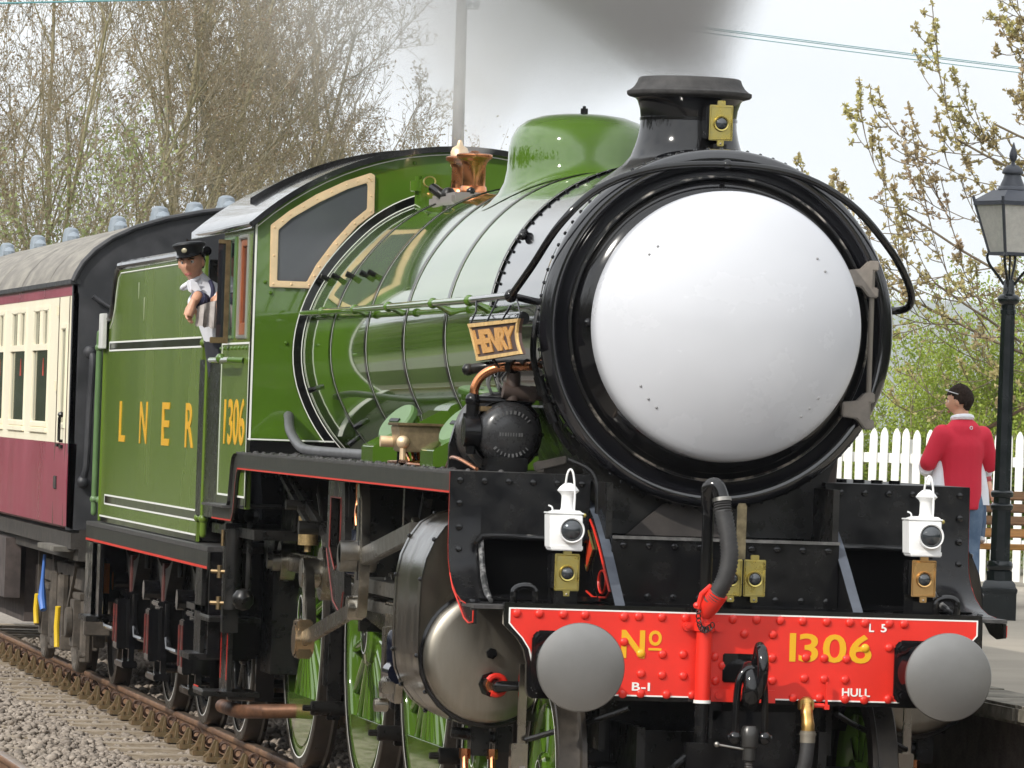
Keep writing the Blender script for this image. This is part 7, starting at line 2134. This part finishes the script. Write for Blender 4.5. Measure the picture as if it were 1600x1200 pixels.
G_ = None
cnt = []
cnt.append(bare_tree(6.5, 92, 12.5, "bare multi stemmed tree forking widest above the grey carriage roof", 21, stems=4, lean=0.30, r0=0.10))
cnt.append(bare_tree(8.6, 95, 12.5, "bare tree with a stout ivied trunk, second from the left", 22, stems=2, lean=0.06, r0=0.15, bark=BARKI))
cnt.append(bare_tree(10.2, 99, 12.0, "bare brown budded tree behind the cab roof", 23, stems=3, lean=0.16, r0=0.10))
cnt.append(bare_tree(11.9, 104, 10.5, "hazy bare tree beside the telegraph pole, thinnest of the row", 24, stems=2, lean=0.12, r0=0.09))
cnt.append(bare_tree(4.6, 88, 10.0, "bare leaning tree at the far left above the carriage", 25, stems=3, lean=0.30, r0=0.09))
cnt.append(bare_tree(15.4, 112, 8.0, "low faint bare tree right of the telegraph pole", 26, stems=4, lean=0.25, r0=0.05, maxlev=3))


def leafy(name, x, y, z0, h, w, n, label, cat, mt, seed, size=0.07, stems=7, group=None, d_=None):
    r_ = np.random.default_rng(seed)
    t = thing(name, label, cat, (x, y, z0), group)
    segs, pts = [], []
    for s_ in range(stems):
        a = r_.uniform(0, 2 * PI)
        p = np.array([x + r_.uniform(-w, w) * 0.3, y + r_.uniform(-w, w) * 0.2, z0])
        d = np.array([0.45 * math.cos(a), 0.3 * math.sin(a), 1.0])
        d /= np.linalg.norm(d)
        r = 0.02
        L = h * r_.uniform(0.6, 1.05)
        for i in range(10):
            d = d + r_.normal(0, 0.10, 3)
            d /= np.linalg.norm(d)
            q = p + d * L / 10
            segs.append((*p, *q, r, r * 0.86))
            for _ in range(2):
                e = d + r_.normal(0, 0.7, 3)
                e /= np.linalg.norm(e)
                p2 = q + e * L * r_.uniform(0.08, 0.24)
                segs.append((*q, *p2, r * 0.45, 0.003))
                for f in r_.uniform(0.2, 1.0, 5):
                    pts.append(q + (p2 - q) * f)
            p, r = q, r * 0.86
    part("stems", seg_mesh("stems", segs, TWIG, 4), None, t)
    pts = np.array(pts)
    idx = r_.integers(0, len(pts), n)
    part("foliage", leaf_mesh("foliage", pts[idx] + r_.normal(0, w * 0.10, (n, 3)), size, mt, 0.0, 1, seed), None, t, kind="stuff")
    return t


LG = leafmat("spring_green_leaves", (0.20, 0.29, 0.035), (0.40, 0.47, 0.08), 2.0)
LG2 = leafmat("pale_willow_leaves", (0.20, 0.24, 0.09), (0.30, 0.33, 0.13), 0.6)
LDK = leafmat("brown_green_undergrowth", (0.20, 0.185, 0.075), (0.27, 0.215, 0.12), 0.8)
hg = "leafy green shrubs behind the picket fence"
shr = [(7.1, 27.6, 2.15, 0.7, "light green leafy shrub right beside the smokebox"), (7.95, 28.4, 2.25, 0.8, "bright green shrub directly above the man's head"), (8.75, 27.9, 2.75, 0.8, "tall green shrub just left of the lamp post shaft"), (9.7, 28.6, 2.9, 0.9, "green shrub showing right of the lamp post shaft"), (6.2, 29.5, 2.0, 0.8, "green shrub mostly hidden behind the smokebox"), (8.6, 30.6, 2.7, 0.9, "farther yellow green shrub rising over the others")]
for i, (x, y, h, w, lb) in enumerate(shr):
    leafy("shrub", x, y, PH - 0.1, h, w, 32000, lb, "shrub", LG, 40 + i, 0.034, 22, hg)
leafy("willow", 2.9, 84, -0.42, 8.4, 2.4, 16000, "soft pale green willow at the far left edge", "tree", LG2, 60, 0.085, 18)
for i, (x, y, h) in enumerate(((5.4, 84, 7.0), (7.2, 86, 6.8), (9.2, 88, 7.4), (11.0, 92, 7.4), (12.9, 95, 7.0))):
    leafy("undergrowth_bush", x, y, -0.42, h, 2.0, 15000, ["low scrub bush above the third roof vent from the left", "dull green scrub bush at the foot of the forked tree", "brown green scrub bush at the foot of the ivied trunk", "scrub bush just above the cab roof's left slope", "hazy scrub bush behind the copper safety valves"][i], "bush", LDK, 70 + i, 0.05, 42, "scrub below the bare trees")

# budding tree that reaches in from the right
r_ = np.random.default_rng(5)
th, tn, tips = [], [], []
tx, ty = 10.6, 27.0
t = thing("budding_tree", "bare limbed tree with opening yellow green buds behind the lamp post", "tree", (tx, ty, PH))
trunk = smooth_path([(tx, ty, PH - 0.1), (tx - 0.1, ty, 2.2), (tx - 0.05, ty, 4.0), (tx + 0.1, ty, 6.0), (tx + 0.1, ty, 8.0)], 5)
for a, b_ in zip(trunk[:-1], trunk[1:]):
    th.append((*a, *b_, 0.16, 0.15))


def limb(p, d, ln, r, lev):
    p = np.array(p, float)
    d = np.array(d, float)
    n = (12, 8, 6, 4)[lev]
    for i in range(n):
        k = i / n
        d = d + r_.normal(0, 0.07, 3) * np.array([1, 0.6, 1]) + np.array([0.0, 0, (0.02, 0.10, 0.14, 0.10)[lev] * (0.4 + k)])
        d /= np.linalg.norm(d)
        q = p + d * ln / n
        r1 = max(0.0042, r * (0.93, 0.90, 0.88, 0.9)[lev])
        (th if r > 0.02 else tn).append((*p, *q, r, r1))
        if lev < 3 and i >= (4 if lev == 0 else 1) and r_.random() < (0.95, 0.75, 0.5)[lev]:
            sg = 1 if (i % 2) else -1
            e = d * 0.75 + np.array([-0.1, r_.normal(0, 0.35), sg * r_.uniform(0.45, 0.85) + 0.12])
            e /= np.linalg.norm(e)
            limb(q, e, ln * r_.uniform(0.22, 0.46) * (1.15 - 0.5 * k), max(0.005, r1 * 0.55), lev + 1)
        if lev >= 1 and r_.random() < 0.40:
            tips.append(q)
        p, r = q, r1
    tips.append(p)


for z, dx, dz, ln in ((2.1, -1, 0.16, 3.6), (2.5, -1, 0.12, 4.1), (2.8, -1, 0.32, 3.9), (3.3, -1, 0.30, 3.6), (3.9, -1, 0.34, 3.1), (4.5, -1, 0.30, 2.8), (5.0, -1, 0.38, 2.6), (5.6, -1, 0.2, 2.7)):
    limb((tx - 0.08, ty + r_.uniform(-0.1, 0.1), z), (dx, r_.uniform(-0.2, 0.1), dz), ln, 0.023, 0)
part("trunk", seg_mesh("trunk", th, BARK, 8), None, t)
part("crown", seg_mesh("crown", tn, mat("budding_twigs", (0.12, 0.09, 0.06), 0.8, col2=(0.20, 0.16, 0.10), scale=3), 4), None, t, kind="stuff")
part("buds", leaf_mesh("buds", tips, 0.042, BUDG, 0.005, 6, 5), None, t, kind="stuff")
cnt.append((len(th), len(tn), len(tips)))

# unseen woods added round the lines for the paint to reflect
r_ = np.random.default_rng(9)


def wood(name, x0, x1, y0, y1, h, n, size):
    x, y = r_.uniform(x0, x1, n), r_.uniform(y0, y1, n)
    top = h * (0.72 + 0.16 * np.sin(x * 0.31 + y * 0.23) + 0.12 * np.sin(x * 0.9 + 1.3 * y))
    z = top * r_.random(n) ** 0.7 - 0.4
    me = leaf_mesh(name, np.stack([x, y, z], 1), size, LDW, 0.0, 1, 9)
    o = link(bpy.data.objects.new(name, me))
    o["kind"] = "stuff"


LDW = leafmat("wood_leaves", (0.045, 0.06, 0.018), (0.10, 0.105, 0.04), 0.3)
wood("unseen_wood", -58, -24, -90, 330, 12.5, 60000, 1.3)
wood("unseen_wood", -60, 60, -110, -80, 11.0, 20000, 1.4)
wood("unseen_wood", 14, 40, -80, 10, 8.0, 12000, 1.1)

# ------------------------------------------------------------------ telegraph pole and overhead wires
t = thing("telegraph_pole", "tall grey telegraph pole half lost in the smoke", "pole", (15.9, 110, -0.4))
part("shaft", MB().tube([(15.93, 110, -0.4), (15.9, 110, 8), (15.88, 110, 12.6)], [0.17, 0.135, 0.115], 14), mat("grey_pole_wood", (0.14, 0.13, 0.12), 0.9, var=0.2, scale=3, stretch=(2, 2, 0.2)), t)
part("insulator", MB().cyl((16.0, 109.95, 11.15), (16.25, 109.95, 11.16), 0.02, 6).ball((16.2, 109.95, 11.26), 0.09, 8).ball((16.02, 109.95, 11.26), 0.09, 8), VENT, t)
WIRE = mat("teal_wire", (0.10, 0.26, 0.28), 0.6)
o = part("overhead_wire", MB().tube([(0.5, 60, 7.700), (1.5, 60, 7.735), (3.75, 60, 7.885), (7, 60, 8.12)], 0.013, 6), WIRE, None)
tag(o, "single thin teal wire crossing the top left corner", "wire", "overhead wires")
for i, (za, zb, lb) in enumerate(((11.47, 10.96, "uppermost of the three thin wires at upper right"), (11.435, 10.925, "middle one of the three thin wires at upper right"), (11.345, 10.83, "lowest of the three thin wires at upper right"))):
    pts = []
    for k_ in range(9):
        u = k_ / 8
        pts.append((20.0 + 13.0 * u, 120 + 0.02 * i, za + (zb - za) * ((20.0 + 13.0 * u) - 24.86) / 6.28 + 0.10 * (u - 0.5) ** 2))
    o = part("overhead_wire", MB().tube(pts, 0.010, 6), WIRE, None)
    tag(o, lb, "wire", "overhead wires")


# ------------------------------------------------------------------ smoke, steam and the thin haze
def volume_box(name, lo, hi, build, label=None):
    me = MB().box(lo, hi).mesh(name, [], smooth=False)
    o = link(bpy.data.objects.new(name, me))
    m_ = bpy.data.materials.new(name)
    m_.use_nodes = True
    nt = m_.node_tree
    nt.nodes.clear()
    out = nt.nodes.new("ShaderNodeOutputMaterial")
    pv = nt.nodes.new("ShaderNodeVolumePrincipled")
    nt.links.new(pv.outputs[0], out.inputs["Volume"])
    build(nt, pv)
    me.materials.append(m_)
    o["kind"] = "stuff"
    return o


class NN:
    """tiny math-node helper"""
    def __init__(s, nt):
        s.nt = nt

    def m(s, op, a, b_=None, c=None):
        n = s.nt.nodes.new("ShaderNodeMath")
        n.operation = op
        for i, v in enumerate((a, b_, c)):
            if v is None:
                continue
            if isinstance(v, (int, float)):
                n.inputs[i].default_value = v
            else:
                s.nt.links.new(v, n.inputs[i])
        return n.outputs[0]


def noise(nt, scale, detail=3, stretch=(1, 1, 1)):
    t = nt.nodes.new("ShaderNodeTexCoord")
    mp = nt.nodes.new("ShaderNodeMapping")
    mp.inputs["Scale"].default_value = stretch
    n = nt.nodes.new("ShaderNodeTexNoise")
    n.inputs["Scale"].default_value = scale
    n.inputs["Detail"].default_value = detail
    nt.links.new(t.outputs["Object"], mp.inputs[0])
    nt.links.new(mp.outputs[0], n.inputs["Vector"])
    sp = nt.nodes.new("ShaderNodeSeparateXYZ")
    nt.links.new(t.outputs["Object"], sp.inputs[0])
    return n.outputs["Fac"], sp.outputs


def smoke_nodes(nt, pv):
    N = NN(nt)
    f, (x, y, z) = noise(nt, 1.3, 4, (1, 0.6, 1))
    nz = N.m("MAXIMUM", N.m("MULTIPLY", N.m("SUBTRACT", f, 0.22), 2.2), 0.0)
    # column straight off the chimney
    h = N.m("MAXIMUM", N.m("SUBTRACT", z, 3.90), 0.0)
    rc = N.m("ADD", N.m("MULTIPLY", h, 0.80), 0.25)
    cx = N.m("DIVIDE", N.m("ADD", x, N.m("MULTIPLY", h, 0.10)), rc)
    cy = N.m("DIVIDE", N.m("SUBTRACT", y, N.m("ADD", 1.80, N.m("MULTIPLY", h, 2.2))), N.m("MULTIPLY", rc, 1.9))
    gc = N.m("MAXIMUM", N.m("SUBTRACT", 1.0, N.m("ADD", N.m("MULTIPLY", cx, cx), N.m("MULTIPLY", cy, cy))), 0.0)
    gc = N.m("MULTIPLY", N.m("MULTIPLY", gc, gc), 3.4)
    # the drift trailing back over the train
    s_ = N.m("MAXIMUM", N.m("SUBTRACT", y, 2.0), 0.0)
    zc = N.m("ADD", N.m("MULTIPLY", s_, 0.10), 4.45)
    rad = N.m("ADD", N.m("MULTIPLY", s_, 0.10), 0.50)
    dx = N.m("DIVIDE", N.m("SUBTRACT", x, N.m("MULTIPLY", s_, 0.055)), rad)
    dz = N.m("DIVIDE", N.m("SUBTRACT", z, zc), rad)
    fr = N.m("DIVIDE", N.m("MINIMUM", N.m("SUBTRACT", y, 2.2), 0.0), 0.5)
    d2 = N.m("ADD", N.m("ADD", N.m("MULTIPLY", dx, dx), N.m("MULTIPLY", dz, dz)), N.m("MULTIPLY", fr, fr))
    g = N.m("MAXIMUM", N.m("SUBTRACT", 1.0, d2), 0.0)
    thin = N.m("DIVIDE", 0.85, N.m("ADD", 1.0, N.m("MULTIPLY", s_, 0.30)))
    end = N.m("MINIMUM", N.m("MAXIMUM", N.m("MULTIPLY", N.m("SUBTRACT", 19.0, y), 0.12), 0.0), 1.0)
    tr = N.m("MULTIPLY", N.m("MULTIPLY", g, thin), end)
    dens = N.m("MULTIPLY", N.m("MULTIPLY", N.m("ADD", gc, tr), nz), SMOKE_D)
    nt.links.new(dens, pv.inputs["Density"])
    mxc = nt.nodes.new("ShaderNodeMix")
    mxc.data_type = "RGBA"
    mxc.inputs["A"].default_value = (0.27, 0.26, 0.255, 1)
    mxc.inputs["B"].default_value = (0.86, 0.86, 0.86, 1)
    nt.links.new(N.m("MINIMUM", N.m("MULTIPLY", s_, 0.16), 1.0), mxc.inputs["Factor"])
    nt.links.new(mxc.outputs["Result"], pv.inputs["Color"])
    pv.inputs["Anisotropy"].default_value = 0.1


SMOKE_D = 1.5
volume_box("smoke", (-3.2, 1.2, 3.86), (4.2, 19.5, 8.4), smoke_nodes)


def steam_nodes(nt, pv):
    N = NN(nt)
    f, (x, y, z) = noise(nt, 5.0, 4)
    h = N.m("MAXIMUM", N.m("SUBTRACT", z, 3.70), 0.0)
    rad = N.m("ADD", N.m("MULTIPLY", h, 0.55), 0.11)
    dx = N.m("DIVIDE", N.m("SUBTRACT", x, N.m("ADD", -0.17, N.m("MULTIPLY", h, 0.12))), rad)
    dy = N.m("DIVIDE", N.m("SUBTRACT", y, N.m("ADD", 7.55, N.m("MULTIPLY", h, 0.5))), N.m("MULTIPLY", rad, 1.6))
    lo_z = N.m("MINIMUM", N.m("DIVIDE", N.m("SUBTRACT", z, 3.70), 0.06), 0.0)
    d2 = N.m("ADD", N.m("ADD", N.m("MULTIPLY", dx, dx), N.m("MULTIPLY", dy, dy)), N.m("MULTIPLY", lo_z, lo_z))
    g = N.m("MAXIMUM", N.m("SUBTRACT", 1.0, d2), 0.0)
    nz = N.m("MAXIMUM", N.m("MULTIPLY", N.m("SUBTRACT", f, 0.30), 2.8), 0.0)
    fade = N.m("MAXIMUM", N.m("SUBTRACT", 1.0, N.m("MULTIPLY", h, 1.0)), 0.0)
    nt.links.new(N.m("MULTIPLY", N.m("MULTIPLY", g, nz), N.m("MULTIPLY", fade, 2.6)), pv.inputs["Density"])
    pv.inputs["Color"].default_value = (0.97, 0.97, 0.97, 1)


volume_box("steam", (-0.95, 6.8, 3.62), (0.75, 9.2, 4.75), steam_nodes)


def haze_nodes(nt, pv):
    pv.inputs["Density"].default_value = 0.00011
    pv.inputs["Color"].default_value = (0.86, 0.91, 1.0, 1)


volume_box("haze", (-6300, -600, -8.0), (6300, 6700, 165.0), haze_nodes)
print("COUNTS", cnt)
